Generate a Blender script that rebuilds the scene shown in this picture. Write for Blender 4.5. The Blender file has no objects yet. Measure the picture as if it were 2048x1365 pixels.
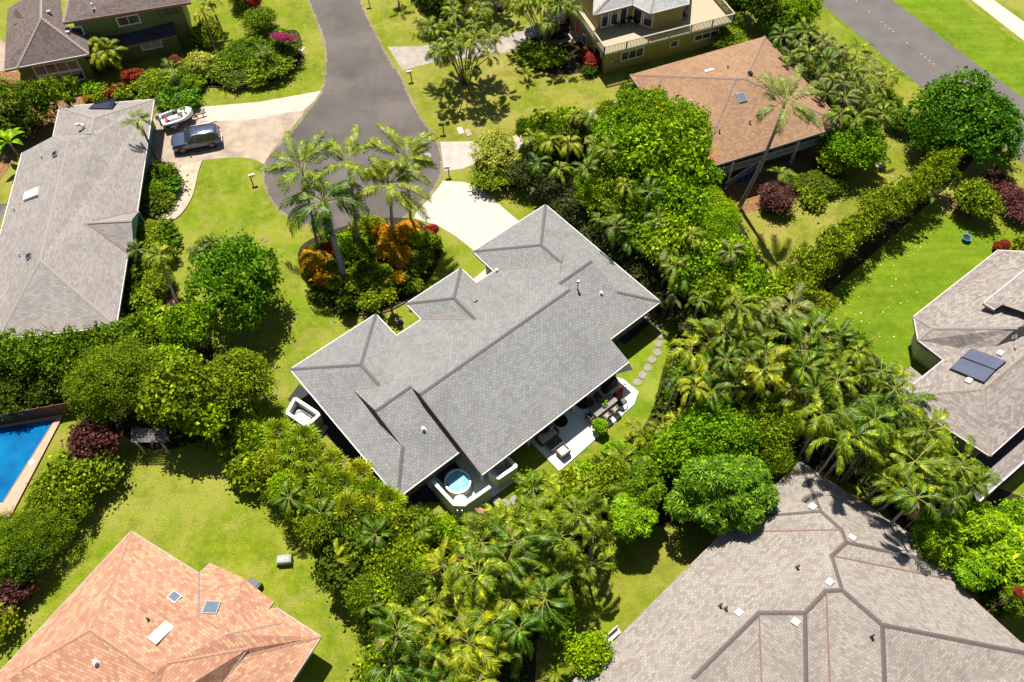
import bpy, math, random
import numpy as np
from mathutils import Vector, Matrix
R = math.radians
random.seed(7); rng = np.random.default_rng(11)
sc = bpy.context.scene
COL = sc.collection
# ---------------------------------------------------------------- camera
CH, TILT, ROLL, FPX = 60.0, R(34.0), R(-0.057), 1717.0
cam_d = bpy.data.cameras.new("camera"); cam = bpy.data.objects.new("camera", cam_d); COL.objects.link(cam)
cam_d.sensor_width = 36.0; cam_d.lens = 36.0 * FPX / 2048.0; cam_d.clip_start = 0.5; cam_d.clip_end = 3000
_c, _s = math.cos(TILT), math.sin(TILT)
FWD = np.array([0, _s, -_c]); _r0 = np.array([1., 0, 0]); _u0 = np.array([0, _c, _s])
RT = _r0 * math.cos(ROLL) + _u0 * math.sin(ROLL); UP = -_r0 * math.sin(ROLL) + _u0 * math.cos(ROLL)
cam.matrix_world = Matrix(((RT[0], UP[0], -FWD[0], 0), (RT[1], UP[1], -FWD[1], 0), (RT[2], UP[2], -FWD[2], CH), (0, 0, 0, 1)))
sc.camera = cam
sc.render.resolution_x, sc.render.resolution_y = 1024, 682
# ---------------------------------------------------------------- light
SUN_AZ, SUN_EL = 107.0, 66.0
wd = bpy.data.worlds.new("World"); sc.world = wd; wd.use_nodes = True
nt = wd.node_tree; bg = nt.nodes["Background"]; sky = nt.nodes.new("ShaderNodeTexSky")
sky.sky_type = 'NISHITA'; sky.sun_disc = False; sky.sun_elevation = R(SUN_EL); sky.sun_rotation = R(90 - SUN_AZ)
nt.links.new(sky.outputs[0], bg.inputs[0]); bg.inputs[1].default_value = 0.05
sd = bpy.data.lights.new("sun", 'SUN'); so = bpy.data.objects.new("sun", sd); COL.objects.link(so)
sd.energy = 5.0; sd.angle = R(0.5); sd.color = (1.0, 0.945, 0.85)
sdir = Vector((math.cos(R(SUN_AZ)) * math.cos(R(SUN_EL)), math.sin(R(SUN_AZ)) * math.cos(R(SUN_EL)), math.sin(R(SUN_EL))))
so.rotation_euler = sdir.to_track_quat('Z', 'Y').to_euler(); so.location = (0, 0, 100)
sc.view_settings.view_transform = 'Standard'; sc.view_settings.look = 'None'; sc.view_settings.gamma = 1
sc.view_settings.exposure = 0.66
sc.render.engine = 'CYCLES'
sc.cycles.max_bounces = 5; sc.cycles.diffuse_bounces = 2; sc.cycles.transmission_bounces = 3; sc.cycles.glossy_bounces = 2
# ---------------------------------------------------------------- geometry helpers
def P(px, py, z=0.0):
    "the place in the world, at height z, seen at this spot of the 2048 px photograph (used while surveying)"
    d = FWD + RT * (px - 1024) / FPX - UP * (py - 682.5) / FPX
    t = (z - CH) / d[2]
    return np.array([d[0] * t, d[1] * t, z])
def XY(px, py, z=0.0): return P(px, py, z)[:2]
def obj(name, me, parent=None, loc=None):
    o = bpy.data.objects.new(name, me); COL.objects.link(o)
    if parent is not None: o.parent = parent
    if loc is not None: o.location = loc
    return o
def tag(o, label=None, cat=None, group=None, kind=None):
    if label: o['label'] = label
    if cat: o['category'] = cat
    if group: o['group'] = group
    if kind: o['kind'] = kind
    return o
def thing(name, label, cat, loc=(0, 0, 0), rz=0.0, group=None):
    o = bpy.data.objects.new(name, None); COL.objects.link(o)
    o.location = loc; o.rotation_euler = (0, 0, rz); o.empty_display_size = .2
    return tag(o, label, cat, group)
class MB:
    "collects shapes; build() links them as ONE mesh object"
    def __init__(s): s.v = []; s.f = []; s.m = []; s.uv = []
    def poly(s, pts, mi=0, uv=None):
        n = len(s.v); s.v += [tuple(map(float, p)) for p in pts]; s.f.append(list(range(n, n + len(pts)))); s.m.append(mi); s.uv.append(uv)
        return s
    def box(s, c, size, rz=0.0, mi=0, taper=1.0):
        hx, hy, hz = size[0] / 2, size[1] / 2, size[2] / 2; ca, sa = math.cos(rz), math.sin(rz)
        q = []
        for dz, k in ((-hz, 1.0), (hz, taper)):
            for dx, dy in ((-hx, -hy), (hx, -hy), (hx, hy), (-hx, hy)):
                q.append((c[0] + (dx * ca - dy * sa) * k, c[1] + (dx * sa + dy * ca) * k, c[2] + dz))
        for f in ((0, 3, 2, 1), (4, 5, 6, 7), (0, 1, 5, 4), (1, 2, 6, 5), (2, 3, 7, 6), (3, 0, 4, 7)): s.poly([q[i] for i in f], mi)
        return s
    def bar(s, a, b, w, h, mi=0):
        "box beam from a to b, w wide, h high, centred"
        a = Vector(a); b = Vector(b); d = (b - a).normalized(); up = Vector((0, 0, 1))
        if abs(d.z) > .99: up = Vector((1, 0, 0))
        x = d.cross(up).normalized() * (w / 2); y = x.cross(d).normalized() * (h / 2)
        q = [a - x - y, a + x - y, a + x + y, a - x + y, b - x - y, b + x - y, b + x + y, b - x + y]
        for f in ((0, 1, 2, 3), (7, 6, 5, 4), (0, 4, 5, 1), (1, 5, 6, 2), (2, 6, 7, 3), (3, 7, 4, 0)): s.poly([q[i] for i in f], mi)
        return s
    def tube(s, pts, rad, n=8, mi=0, cap=True):
        pts = [Vector(p) for p in pts]; rad = rad if hasattr(rad, '__len__') else [rad] * len(pts)
        rings = []
        for i, p in enumerate(pts):
            d = (pts[min(i + 1, len(pts) - 1)] - pts[max(i - 1, 0)]).normalized()
            a = Vector((1, 0, 0)) if abs(d.x) < .8 else Vector((0, 1, 0))
            x = d.cross(a).normalized(); y = d.cross(x)
            rings.append([p + (x * math.cos(t) + y * math.sin(t)) * rad[i] for t in [2 * math.pi * k / n for k in range(n)]])
        for i in range(len(rings) - 1):
            for k in range(n): s.poly([rings[i][k], rings[i + 1][k], rings[i + 1][(k + 1) % n], rings[i][(k + 1) % n]], mi)
        if cap: s.poly(rings[-1], mi); s.poly(rings[0][::-1], mi)
        return s
    def lathe(s, c, prof, n=24, mi=0, cap=True):
        "prof: list of (radius, z)"
        rr = [[(c[0] + r * math.cos(2 * math.pi * k / n), c[1] + r * math.sin(2 * math.pi * k / n), c[2] + z) for k in range(n)] for r, z in prof]
        for i in range(len(rr) - 1):
            for k in range(n): s.poly([rr[i][k], rr[i][(k + 1) % n], rr[i + 1][(k + 1) % n], rr[i + 1][k]], mi)
        if cap: s.poly(rr[0][::-1], mi); s.poly(rr[-1], mi)
        return s
    def prism(s, poly, z0, z1, mi=0, top=True, side_uv=True):
        n = len(poly); d = 0
        area = sum(poly[i][0] * poly[(i + 1) % n][1] - poly[(i + 1) % n][0] * poly[i][1] for i in range(n))
        if area < 0: poly = poly[::-1]
        for i in range(n):
            a, b = poly[i], poly[(i + 1) % n]; L = math.hypot(b[0] - a[0], b[1] - a[1])
            s.poly([(a[0], a[1], z0), (b[0], b[1], z0), (b[0], b[1], z1), (a[0], a[1], z1)], mi, [(d, z0), (d + L, z0), (d + L, z1), (d, z1)]); d += L
        if top: s.poly([(p[0], p[1], z1) for p in poly], mi); s.poly([(p[0], p[1], z0) for p in poly][::-1], mi)
        return s
    def slopes(s, pts, mi=0):
        "a roof facet; uv in metres: x along the courses, y up the slope"
        p = [Vector(q) for q in pts]; n = Vector((0, 0, 0))
        for i in range(len(p)):
            a, b = p[i], p[(i + 1) % len(p)]
            n += Vector(((a.y - b.y) * (a.z + b.z), (a.z - b.z) * (a.x + b.x), (a.x - b.x) * (a.y + b.y)))
        if n.z < 0: p = p[::-1]; n = -n
        n.normalize(); c = Vector((0, 0, 1)).cross(n)
        c = c.normalized() if c.length > 1e-4 else Vector((1, 0, 0)); up = n.cross(c)
        s.poly([tuple(q) for q in p], mi, [(q.dot(c), q.dot(up)) for q in p]); return s
    def build(s, name, mats, parent=None, smooth=False, bevel=0):
        me = bpy.data.meshes.new(name); me.from_pydata(s.v, [], s.f)
        for m in (mats if isinstance(mats, (list, tuple)) else [mats]): me.materials.append(m)
        me.polygons.foreach_set('material_index', s.m)
        if any(u is not None for u in s.uv):
            L = me.uv_layers.new(name='UVMap'); k = 0
            for f, u in zip(s.f, s.uv):
                for j in range(len(f)):
                    L.data[k].uv = u[j] if u is not None else (0, 0); k += 1
        if smooth or bevel:
            import bmesh
            bm = bmesh.new(); bm.from_mesh(me); bmesh.ops.remove_doubles(bm, verts=bm.verts, dist=1e-4)
            bmesh.ops.recalc_face_normals(bm, faces=bm.faces)
            if bevel: bmesh.ops.bevel(bm, geom=[e for e in bm.edges if e.calc_face_angle(0) > .5], offset=bevel, segments=2, affect='EDGES', clamp_overlap=True)
            bm.to_mesh(me); bm.free()
        if smooth:
            me.polygons.foreach_set('use_smooth', [True] * len(me.polygons))
            if smooth == 'auto':
                try: me.set_sharp_from_angle(angle=R(38))
                except Exception: pass
        me.update(); return obj(name, me, parent)
def curve(pts, k=6, closed=True):
    "smooth closed outline through the points"
    n = len(pts); out = []
    for i in range(n if closed else n - 1):
        p = [np.array(pts[(i + j - 1) % n] if closed else pts[min(max(i + j - 1, 0), n - 1)], float) for j in range(4)]
        for t in np.arange(k) / k:
            out.append(tuple(.5 * (2 * p[1] + (p[2] - p[0]) * t + (2 * p[0] - 5 * p[1] + 4 * p[2] - p[3]) * t * t + (3 * p[1] - p[0] - 3 * p[2] + p[3]) * t ** 3)))
    if not closed: out.append(tuple(pts[-1]))
    return out
def sheet(name, pix, z, mat, smooth=True, base=None, **kw):
    "ground sheet at height z (with a skirt down to base when it is a raised slab)"
    q = [tuple(XY(x, y, z)) for x, y in (curve(pix) if smooth else pix)]
    area = sum(q[i][0] * q[(i + 1) % len(q)][1] - q[(i + 1) % len(q)][0] * q[i][1] for i in range(len(q)))
    if area < 0: q = q[::-1]
    m = MB()
    if base is None: m.poly([(x, y, z) for x, y in q])
    else: m.prism(q, base, z)
    o = m.build(name, mat)
    kw.setdefault('kind', 'structure'); tag(o, **kw); return o
def inset(poly, d):
    n = len(poly); area = sum(poly[i][0] * poly[(i + 1) % n][1] - poly[(i + 1) % n][0] * poly[i][1] for i in range(n))
    if area < 0: poly = poly[::-1]
    out = []
    for i in range(n):
        a, b, c = (np.array(poly[(i + j) % n][:2], float) for j in (-1, 0, 1))
        e1 = (b - a) / np.linalg.norm(b - a); e2 = (c - b) / np.linalg.norm(c - b)
        n1 = np.array([-e1[1], e1[0]]); n2 = np.array([-e2[1], e2[0]]); bis = n1 + n2
        out.append(tuple(b + bis * d / max(.35, (bis @ n1))))
    return out
# ---------------------------------------------------------------- materials
MAT = {}
def newmat(name):
    m = bpy.data.materials.new(name); m.use_nodes = True; MAT[name] = m
    return m, m.node_tree.nodes, m.node_tree.links, m.node_tree.nodes["Principled BSDF"]
def c4(c): return (c[0], c[1], c[2], 1)
def plain(name, col, rough=.6, metal=0, var=.12, scale=3.0, bump=0.0, spec=.4, coat=0):
    m, N, L, b = newmat(name)
    g = N.new("ShaderNodeNewGeometry"); n = N.new("ShaderNodeTexNoise"); n.inputs['Scale'].default_value = scale; n.inputs['Detail'].default_value = 5
    L.new(g.outputs['Position'], n.inputs['Vector'])
    r = N.new("ShaderNodeValToRGB"); r.color_ramp.elements[0].position = .3; r.color_ramp.elements[1].position = .7
    r.color_ramp.elements[0].color = c4([x * (1 - var) for x in col]); r.color_ramp.elements[1].color = c4([min(1, x * (1 + var)) for x in col])
    L.new(n.outputs[0], r.inputs[0]); L.new(r.outputs[0], b.inputs['Base Color'])
    b.inputs['Roughness'].default_value = rough; b.inputs['Metallic'].default_value = metal
    b.inputs['Specular IOR Level'].default_value = spec
    if coat: b.inputs['Coat Weight'].default_value = coat
    if bump:
        bp = N.new("ShaderNodeBump"); bp.inputs['Strength'].default_value = bump; bp.inputs['Distance'].default_value = .02
        L.new(n.outputs[0], bp.inputs['Height']); L.new(bp.outputs[0], b.inputs['Normal'])
    return m
def mixn(N, L, fac, a, b):
    x = N.new("ShaderNodeMix"); x.data_type = 'RGBA'
    for s, v in ((x.inputs['Factor'], fac), (x.inputs['A'], a), (x.inputs['B'], b)):
        if isinstance(v, (int, float)): s.default_value = v
        elif isinstance(v, tuple): s.default_value = c4(v)
        else: L.new(v, s)
    return x.outputs['Result']
def noise(N, L, vec, scale, detail=4, lo=.4, hi=.6, rough=.55):
    n = N.new("ShaderNodeTexNoise"); n.inputs['Scale'].default_value = scale; n.inputs['Detail'].default_value = detail; n.inputs['Roughness'].default_value = rough
    L.new(vec, n.inputs['Vector'])
    m = N.new("ShaderNodeMapRange"); m.inputs['From Min'].default_value = lo; m.inputs['From Max'].default_value = hi
    L.new(n.outputs[0], m.inputs['Value']); return m.outputs[0]
def grass(name, a, b, dry, dry_amt, stripe=None, seed=0.0):
    m, N, L, bs = newmat(name)
    g = N.new("ShaderNodeNewGeometry"); mp = N.new("ShaderNodeMapping"); mp.inputs['Location'].default_value = (seed, seed * .7, 0)
    L.new(g.outputs['Position'], mp.inputs['Vector']); v = mp.outputs[0]
    f1 = noise(N, L, v, .22, 5, .38, .62); f2 = noise(N, L, v, 1.5, 6, .35, .65, .7); f3 = noise(N, L, v, 9, 5, .36, .68, .8); f4 = noise(N, L, v, .11, 8, .62 - dry_amt, .82 - dry_amt, .68)
    col = mixn(N, L, f1, a, b)
    col = mixn(N, L, f4, col, dry)
    f5 = noise(N, L, v, .55, 9, .48, .62, .72); d5 = N.new('ShaderNodeMath'); d5.operation = 'MULTIPLY'; d5.inputs[1].default_value = min(.85, .3 + dry_amt * 3.6); L.new(f5, d5.inputs[0]); col = mixn(N, L, d5.outputs[0], col, tuple(x * .92 for x in dry))
    f6 = noise(N, L, v, .3, 8, .50, .62, .7); d6 = N.new('ShaderNodeMath'); d6.operation = 'MULTIPLY'; d6.inputs[1].default_value = .5; L.new(f6, d6.inputs[0]); col = mixn(N, L, d6.outputs[0], col, tuple(x * .55 for x in a))
    dk = N.new("ShaderNodeMath"); dk.operation = 'MULTIPLY'; dk.inputs[1].default_value = .45; L.new(f2, dk.inputs[0])
    col = mixn(N, L, dk.outputs[0], col, tuple(x * 1.45 + .01 for x in b))
    if stripe:
        mp2 = N.new("ShaderNodeMapping"); mp2.inputs['Rotation'].default_value = (0, 0, R(stripe)); mp2.inputs['Scale'].default_value = (.12, 1, 1); L.new(g.outputs['Position'], mp2.inputs['Vector'])
        fs = noise(N, L, mp2.outputs[0], 1.3, 3, .4, .6); d2 = N.new("ShaderNodeMath"); d2.operation = 'MULTIPLY'; d2.inputs[1].default_value = .28; L.new(fs, d2.inputs[0])
        col = mixn(N, L, d2.outputs[0], col, tuple(x * .6 for x in a))
    d3 = N.new("ShaderNodeMath"); d3.operation = 'MULTIPLY'; d3.inputs[1].default_value = .7; L.new(f3, d3.inputs[0])
    col = mixn(N, L, d3.outputs[0], col, tuple(x * .42 for x in a))
    L.new(col, bs.inputs['Base Color']); bs.inputs['Roughness'].default_value = .9; bs.inputs['Specular IOR Level'].default_value = .15
    bp = N.new("ShaderNodeBump"); bp.inputs['Strength'].default_value = .7; bp.inputs['Distance'].default_value = .06
    L.new(f3, bp.inputs['Height']); L.new(bp.outputs[0], bs.inputs['Normal'])
    return m
def shingle(name, cols, joint_shade, bw=.42, rh=.2, patch=.35, bump=.3, streak=.25):
    "asphalt / wood shingles in courses; cols = light, mid, dark of single shingles"
    m, N, L, bs = newmat(name)
    uv = N.new("ShaderNodeUVMap"); br = N.new("ShaderNodeTexBrick"); L.new(uv.outputs[0], br.inputs['Vector'])
    br.inputs['Scale'].default_value = 1; br.inputs['Brick Width'].default_value = bw; br.inputs['Row Height'].default_value = rh
    br.inputs['Mortar Size'].default_value = rh * .11; br.inputs['Mortar Smooth'].default_value = .6; br.offset = .5
    br.inputs['Color1'].default_value = (0, 0, 0, 1); br.inputs['Color2'].default_value = (1, 1, 1, 1); br.inputs['Mortar'].default_value = (.5, .5, .5, 1)
    g = N.new("ShaderNodeNewGeometry")
    rp = N.new("ShaderNodeValToRGB"); e = rp.color_ramp.elements; e[0].position = .1; e[0].color = c4(cols[0]); e[1].position = .95; e[1].color = c4(cols[2])
    x = rp.color_ramp.elements.new(.5); x.color = c4(cols[1]); L.new(br.outputs['Color'], rp.inputs[0])
    f = noise(N, L, g.outputs['Position'], .5, 6, .35, .65, .65)
    fm = N.new("ShaderNodeMath"); fm.operation = 'MULTIPLY'; fm.inputs[1].default_value = patch; L.new(f, fm.inputs[0])
    col = mixn(N, L, fm.outputs[0], rp.outputs[0], cols[1])
    mp = N.new("ShaderNodeMapping"); mp.inputs['Scale'].default_value = (2.2, .18, 1); L.new(uv.outputs[0], mp.inputs['Vector'])
    st = noise(N, L, mp.outputs[0], 1.0, 5, .5, .75, .6); sm = N.new("ShaderNodeMath"); sm.operation = 'MULTIPLY'; sm.inputs[1].default_value = streak; L.new(st, sm.inputs[0])
    col = mixn(N, L, sm.outputs[0], col, tuple(x * .45 for x in cols[2]))
    wz = noise(N, L, g.outputs['Position'], .28, 6, .46, .72, .62); wm = N.new('ShaderNodeMath'); wm.operation = 'MULTIPLY'; wm.inputs[1].default_value = .30; L.new(wz, wm.inputs[0]); col = mixn(N, L, wm.outputs[0], col, tuple(x * .6 for x in cols[2]))
    fine = noise(N, L, g.outputs['Position'], 22, 3, .3, .7, .7); fi = N.new("ShaderNodeMath"); fi.operation = 'MULTIPLY'; fi.inputs[1].default_value = .22; L.new(fine, fi.inputs[0])
    col = mixn(N, L, fi.outputs[0], col, tuple(x * .6 for x in cols[1]))
    mf = N.new("ShaderNodeMath"); mf.operation = 'MULTIPLY'; mf.inputs[1].default_value = .6; L.new(br.outputs['Fac'], mf.inputs[0])
    col = mixn(N, L, mf.outputs[0], col, joint_shade)  # joints plus the shade under each course edge, painted into the colour
    L.new(col, bs.inputs['Base Color']); bs.inputs['Roughness'].default_value = .92; bs.inputs['Specular IOR Level'].default_value = .2
    # each course rises towards its lower edge
    sp = N.new("ShaderNodeSeparateXYZ"); L.new(uv.outputs[0], sp.inputs[0]); dv = N.new("ShaderNodeMath"); dv.operation = 'DIVIDE'; dv.inputs[1].default_value = rh; L.new(sp.outputs[1], dv.inputs[0])
    fr = N.new("ShaderNodeMath"); fr.operation = 'FRACT'; L.new(dv.outputs[0], fr.inputs[0])
    ad = N.new("ShaderNodeMath"); ad.operation = 'MULTIPLY_ADD'; ad.inputs[1].default_value = -1; ad.inputs[2].default_value = 1; L.new(fr.outputs[0], ad.inputs[0])
    bp = N.new("ShaderNodeBump"); bp.inputs['Strength'].default_value = bump; bp.inputs['Distance'].default_value = .03; L.new(ad.outputs[0], bp.inputs['Height']); L.new(bp.outputs[0], bs.inputs['Normal'])
    return m
def boards(name, col, w=.3, dark=.55, rough=.6, horizontal=False):
    m, N, L, bs = newmat(name); uv = N.new("ShaderNodeUVMap"); sp = N.new("ShaderNodeSeparateXYZ"); L.new(uv.outputs[0], sp.inputs[0])
    dv = N.new("ShaderNodeMath"); dv.operation = 'DIVIDE'; dv.inputs[1].default_value = w; L.new(sp.outputs[1 if horizontal else 0], dv.inputs[0])
    fr = N.new("ShaderNodeMath"); fr.operation = 'FRACT'; L.new(dv.outputs[0], fr.inputs[0])
    lt = N.new("ShaderNodeMath"); lt.operation = 'LESS_THAN'; lt.inputs[1].default_value = .14; L.new(fr.outputs[0], lt.inputs[0])
    g = N.new("ShaderNodeNewGeometry"); f = noise(N, L, g.outputs['Position'], 1.2, 5, .3, .7)
    c = mixn(N, L, f, tuple(x * .88 for x in col), tuple(x * 1.1 for x in col)); mm = N.new("ShaderNodeMath"); mm.operation = 'MULTIPLY'; mm.inputs[1].default_value = .8; L.new(lt.outputs[0], mm.inputs[0])
    c = mixn(N, L, mm.outputs[0], c, tuple(x * dark for x in col)); L.new(c, bs.inputs['Base Color']); bs.inputs['Roughness'].default_value = rough
    bp = N.new("ShaderNodeBump"); bp.inputs['Strength'].default_value = .5; bp.inputs['Distance'].default_value = .03; L.new(lt.outputs[0], bp.inputs['Height']); L.new(bp.outputs[0], bs.inputs['Normal'])
    return m
def leafmat(name, a, b, hi, trans=.13, rough=.62, obj_var=.25, clump=2.2, spec=.10):
    "leaves: every leaf its own tone between a, b and hi"
    m, N, L, bs = newmat(name); out = N["Material Output"]
    if a[1] > a[0] * .9: a = (a[0] * .95, a[1] * .8, a[2] * .6); b = (b[0] * 1.02, b[1] * 1.0, b[2] * .6); hi = (min(.85, hi[0] * 1.08), min(.8, hi[1] * 1.05), hi[2] * .7)  # widens the leaf tones: shade and sun contrast put into the colour
    g = N.new("ShaderNodeNewGeometry"); oi = N.new("ShaderNodeObjectInfo")
    rp = N.new("ShaderNodeValToRGB"); e = rp.color_ramp.elements; e[0].position = 0; e[0].color = c4(a); e[1].position = 1; e[1].color = c4(hi); x = e.new(.62); x.color = c4(b)
    n = noise(N, L, g.outputs['Position'], clump, 3, .3, .7)
    mx = N.new("ShaderNodeMath"); mx.operation = 'MULTIPLY_ADD'; mx.inputs[1].default_value = .55; L.new(g.outputs['Random Per Island'], mx.inputs[0])
    m2 = N.new("ShaderNodeMath"); m2.operation = 'MULTIPLY'; m2.inputs[1].default_value = .45; L.new(n, m2.inputs[0]); L.new(m2.outputs[0], mx.inputs[2]); L.new(mx.outputs[0], rp.inputs[0])
    hs = N.new("ShaderNodeHueSaturation"); ma = N.new("ShaderNodeMath"); ma.operation = 'MULTIPLY_ADD'; ma.inputs[1].default_value = obj_var * 1.2; ma.inputs[2].default_value = 1 - obj_var * .6
    L.new(oi.outputs['Random'], ma.inputs[0]); L.new(ma.outputs[0], hs.inputs['Value']); L.new(rp.outputs[0], hs.inputs['Color'])
    m3 = N.new("ShaderNodeMath"); m3.operation = 'MULTIPLY_ADD'; m3.inputs[1].default_value = -.03; m3.inputs[2].default_value = .515; L.new(oi.outputs['Random'], m3.inputs[0]); L.new(m3.outputs[0], hs.inputs['Hue'])
    L.new(hs.outputs[0], bs.inputs['Base Color']); bs.inputs['Roughness'].default_value = rough; bs.inputs['Specular IOR Level'].default_value = spec
    tr = N.new("ShaderNodeBsdfTranslucent"); mul = N.new("ShaderNodeMix"); mul.data_type = 'RGBA'; mul.blend_type = 'MULTIPLY'; mul.inputs['Factor'].default_value = 1
    L.new(hs.outputs[0], mul.inputs['A']); mul.inputs['B'].default_value = (1.5, 1.45, .6, 1); L.new(mul.outputs['Result'], tr.inputs[0])
    ms = N.new("ShaderNodeMixShader"); ms.inputs[0].default_value = trans; L.new(bs.outputs[0], ms.inputs[1]); L.new(tr.outputs[0], ms.inputs[2]); L.new(ms.outputs[0], out.inputs[0])
    return m
# surfaces
G_mix = grass('grass mixed', (.145, .215, .006), (.26, .30, .014), (.42, .35, .10), .13)
G_lush = grass('grass lush', (.12, .225, .004), (.21, .31, .008), (.33, .32, .04), .05, stripe=-33, seed=30)
G_yel = grass('grass yellow', (.155, .235, .006), (.29, .33, .014), (.43, .38, .10), .15, seed=60)
G_dry = grass('grass dry', (.17, .22, .010), (.29, .30, .025), (.43, .34, .12), .16, seed=90)
asphalt = plain('asphalt', (.122, .108, .099), .9, var=.22, scale=.22, bump=0, spec=.2)
asphalt2 = plain('asphalt road', (.150, .137, .130), .9, var=.12, scale=.5, spec=.2)
def _speckle(m, amt, sc_=18):
    N, L = m.node_tree.nodes, m.node_tree.links; b = N["Principled BSDF"]; src = b.inputs['Base Color'].links[0].from_socket; g = N.new("ShaderNodeNewGeometry")
    f = noise(N, L, g.outputs['Position'], sc_, 3, .3, .7, .8); mm = N.new("ShaderNodeMath"); mm.operation = 'MULTIPLY'; mm.inputs[1].default_value = amt; L.new(f, mm.inputs[0])
    L.new(mixn(N, L, mm.outputs[0], src, (.03, .025, .02)), b.inputs['Base Color'])
_speckle(asphalt, .25); _speckle(asphalt2, .3)
conc = plain('concrete old', (.45, .35, .265), .9, var=.24, scale=.55); _speckle(conc, .22, 1.4); _speckle(conc, .25, .5)
conc_new = plain('concrete pale', (.50, .435, .385), .85, var=.06, scale=.5); _speckle(conc_new, .05, 3)
conc_gray = plain('concrete gray', (.36, .32, .27), .9, var=.2, scale=.9); _speckle(conc_gray, .2, 2)
conc_walk = plain('concrete walk', (.52, .47, .38), .9, var=.08, scale=1)
patio_m = plain('patio paint', (.72, .75, .75), .6, var=.04, scale=1)
joint = plain('joint', (.16, .13, .11), .9)
soil = grass('soil', (.035, .030, .012), (.055, .05, .014), (.07, .042, .022), .22); litter = plain('leaf litter', (.22, .115, .05), .95, var=.6, scale=5)
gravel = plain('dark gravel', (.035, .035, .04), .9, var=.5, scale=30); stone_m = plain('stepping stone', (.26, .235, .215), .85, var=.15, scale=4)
curb_m = plain('bed edging', (.12, .085, .06), .9)
white = plain('white paint', (.72, .70, .68), .5, var=.03); offw = plain('off white', (.66, .64, .57), .6, var=.04)
gutter_m = plain('gutter', (.70, .60, .58), .5, var=.05); fascia_m = plain('fascia', (.30, .15, .12), .6)
cap_gray = plain('ridge cap', (.125, .116, .116), .9, var=.22, scale=9); cap_left = plain('ridge cap left', (.30, .27, .25), .9, var=.2, scale=9)
cap_br = plain('ridge cap brown', (.125, .10, .094), .9, var=.22, scale=9); cap_or = plain('ridge cap orange', (.24, .16, .12), .9, var=.15, scale=9); cap_bl = plain('ridge cap clay', (.40, .225, .155), .9, var=.2, scale=9); cap_g = plain('ridge cap pale', (.30, .26, .22), .9, var=.15, scale=9)
copper = plain('copper flashing', (.25, .165, .14), .55, var=.25, scale=6); flash_m = plain('flashing', (.20, .15, .15), .6)
S_main = shingle('shingles slate gray', ((.285, .286, .278), (.255, .256, .249), (.205, .206, .201)), (.05, .05, .052), bw=.34)
S_left = shingle('shingles pale gray', ((.34, .312, .29), (.30, .27, .252), (.24, .214, .20)), (.13, .115, .11), bw=.4, rh=.2)
S_right = shingle('shingles weathered', ((.37, .335, .295), (.29, .255, .232), (.205, .168, .155)), (.16, .135, .13), bw=.38, rh=.17)
S_br = shingle('shingles pink beige', ((.375, .342, .30), (.325, .288, .255), (.235, .20, .178)), (.125, .105, .09), bw=.3, rh=.17, patch=.4)
S_or = shingle('shingles orange brown', ((.375, .235, .145), (.325, .195, .115), (.25, .145, .085)), (.15, .09, .055), bw=.34, rh=.19)
S_bl = shingle('shingles terracotta', ((.56, .37, .22), (.48, .255, .165), (.385, .175, .115)), (.22, .115, .08), bw=.34, rh=.19, patch=.3, bump=.35)
S_green = shingle('shingles brown', ((.21, .165, .15), (.175, .135, .125), (.12, .092, .088)), (.055, .043, .042), bw=.34, rh=.19)
S_dark = shingle('shingles charcoal', ((.06, .058, .062), (.05, .048, .055), (.035, .033, .04)), (.02, .02, .025))
S_pale = shingle('shingles silver', ((.46, .46, .45), (.40, .40, .39), (.32, .32, .32)), (.22, .22, .22))
W_green = boards('wall green boards', (.135, .150, .052), .32); W_olive = boards('wall olive boards', (.33, .27, .075), .32); W_teal = plain('wall teal', (.06, .22, .22), .6)
W_pale = plain('wall cream', (.50, .48, .36), .6); W_screen = boards('screen sage boards', (.62, .68, .42), .28, dark=.75); W_dark = plain('wall dark', (.08, .075, .07), .7); W_sage = plain('wall sage', (.34, .36, .24), .6)
deck_m = boards('deck boards', (.50, .42, .27), .14, dark=.7); deck_red = boards('pool deck boards', (.56, .30, .20), .14, dark=.6, horizontal=False)
glass = plain('window glass', (.03, .04, .05), .08, var=.3, spec=.8); glass_b = plain('skylight glass', (.13, .165, .21), .12, spec=.8); blind = plain('blind', (.30, .30, .28), .7, var=.3, scale=5)
black = plain('black', (.012, .012, .013), .5); rubber = plain('rubber', (.02, .02, .02), .85); chrome = plain('metal', (.5, .5, .52), .3, metal=1); darkmet = plain('dark metal', (.05, .05, .055), .4, metal=.6)
paint_suv = plain('car paint', (.085, .105, .17), .25, metal=.5, var=.03, coat=1); red = plain('red', (.62, .02, .025), .5); redu = plain('red canvas', (.36, .035, .03), .8, var=.3, scale=8); blue = plain('blue', (.015, .05, .55), .5); silver = plain('silver paint', (.45, .47, .5), .35, metal=.5)
boatgray = plain('boat liner', (.30, .34, .36), .6); wood_br = boards('fence boards', (.135, .055, .03), .25, dark=.5); wood_w = plain('weathered wood', (.20, .18, .17), .8, var=.3, scale=8)
wick = plain('wicker', (.075, .055, .045), .7, var=.3, scale=20); cush = plain('cushion', (.50, .45, .37), .85); navy = plain('navy cloth', (.02, .04, .22), .85); wood_t = plain('grey wood table', (.19, .185, .175), .6, var=.25, scale=6); brownwood = plain('brown wood', (.17, .10, .065), .6, var=.25, scale=8)
skin = plain('skin', (.45, .24, .16), .6); hair = plain('hair', (.02, .013, .01), .6); pv = boards('solar cells', (.012, .015, .028), .5, dark=2.5, rough=.3); pv_pale = boards('solar collector', (.10, .115, .17), .12, dark=.8, rough=.18); yellow = plain('road yellow', (.80, .42, .08), .5)
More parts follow.
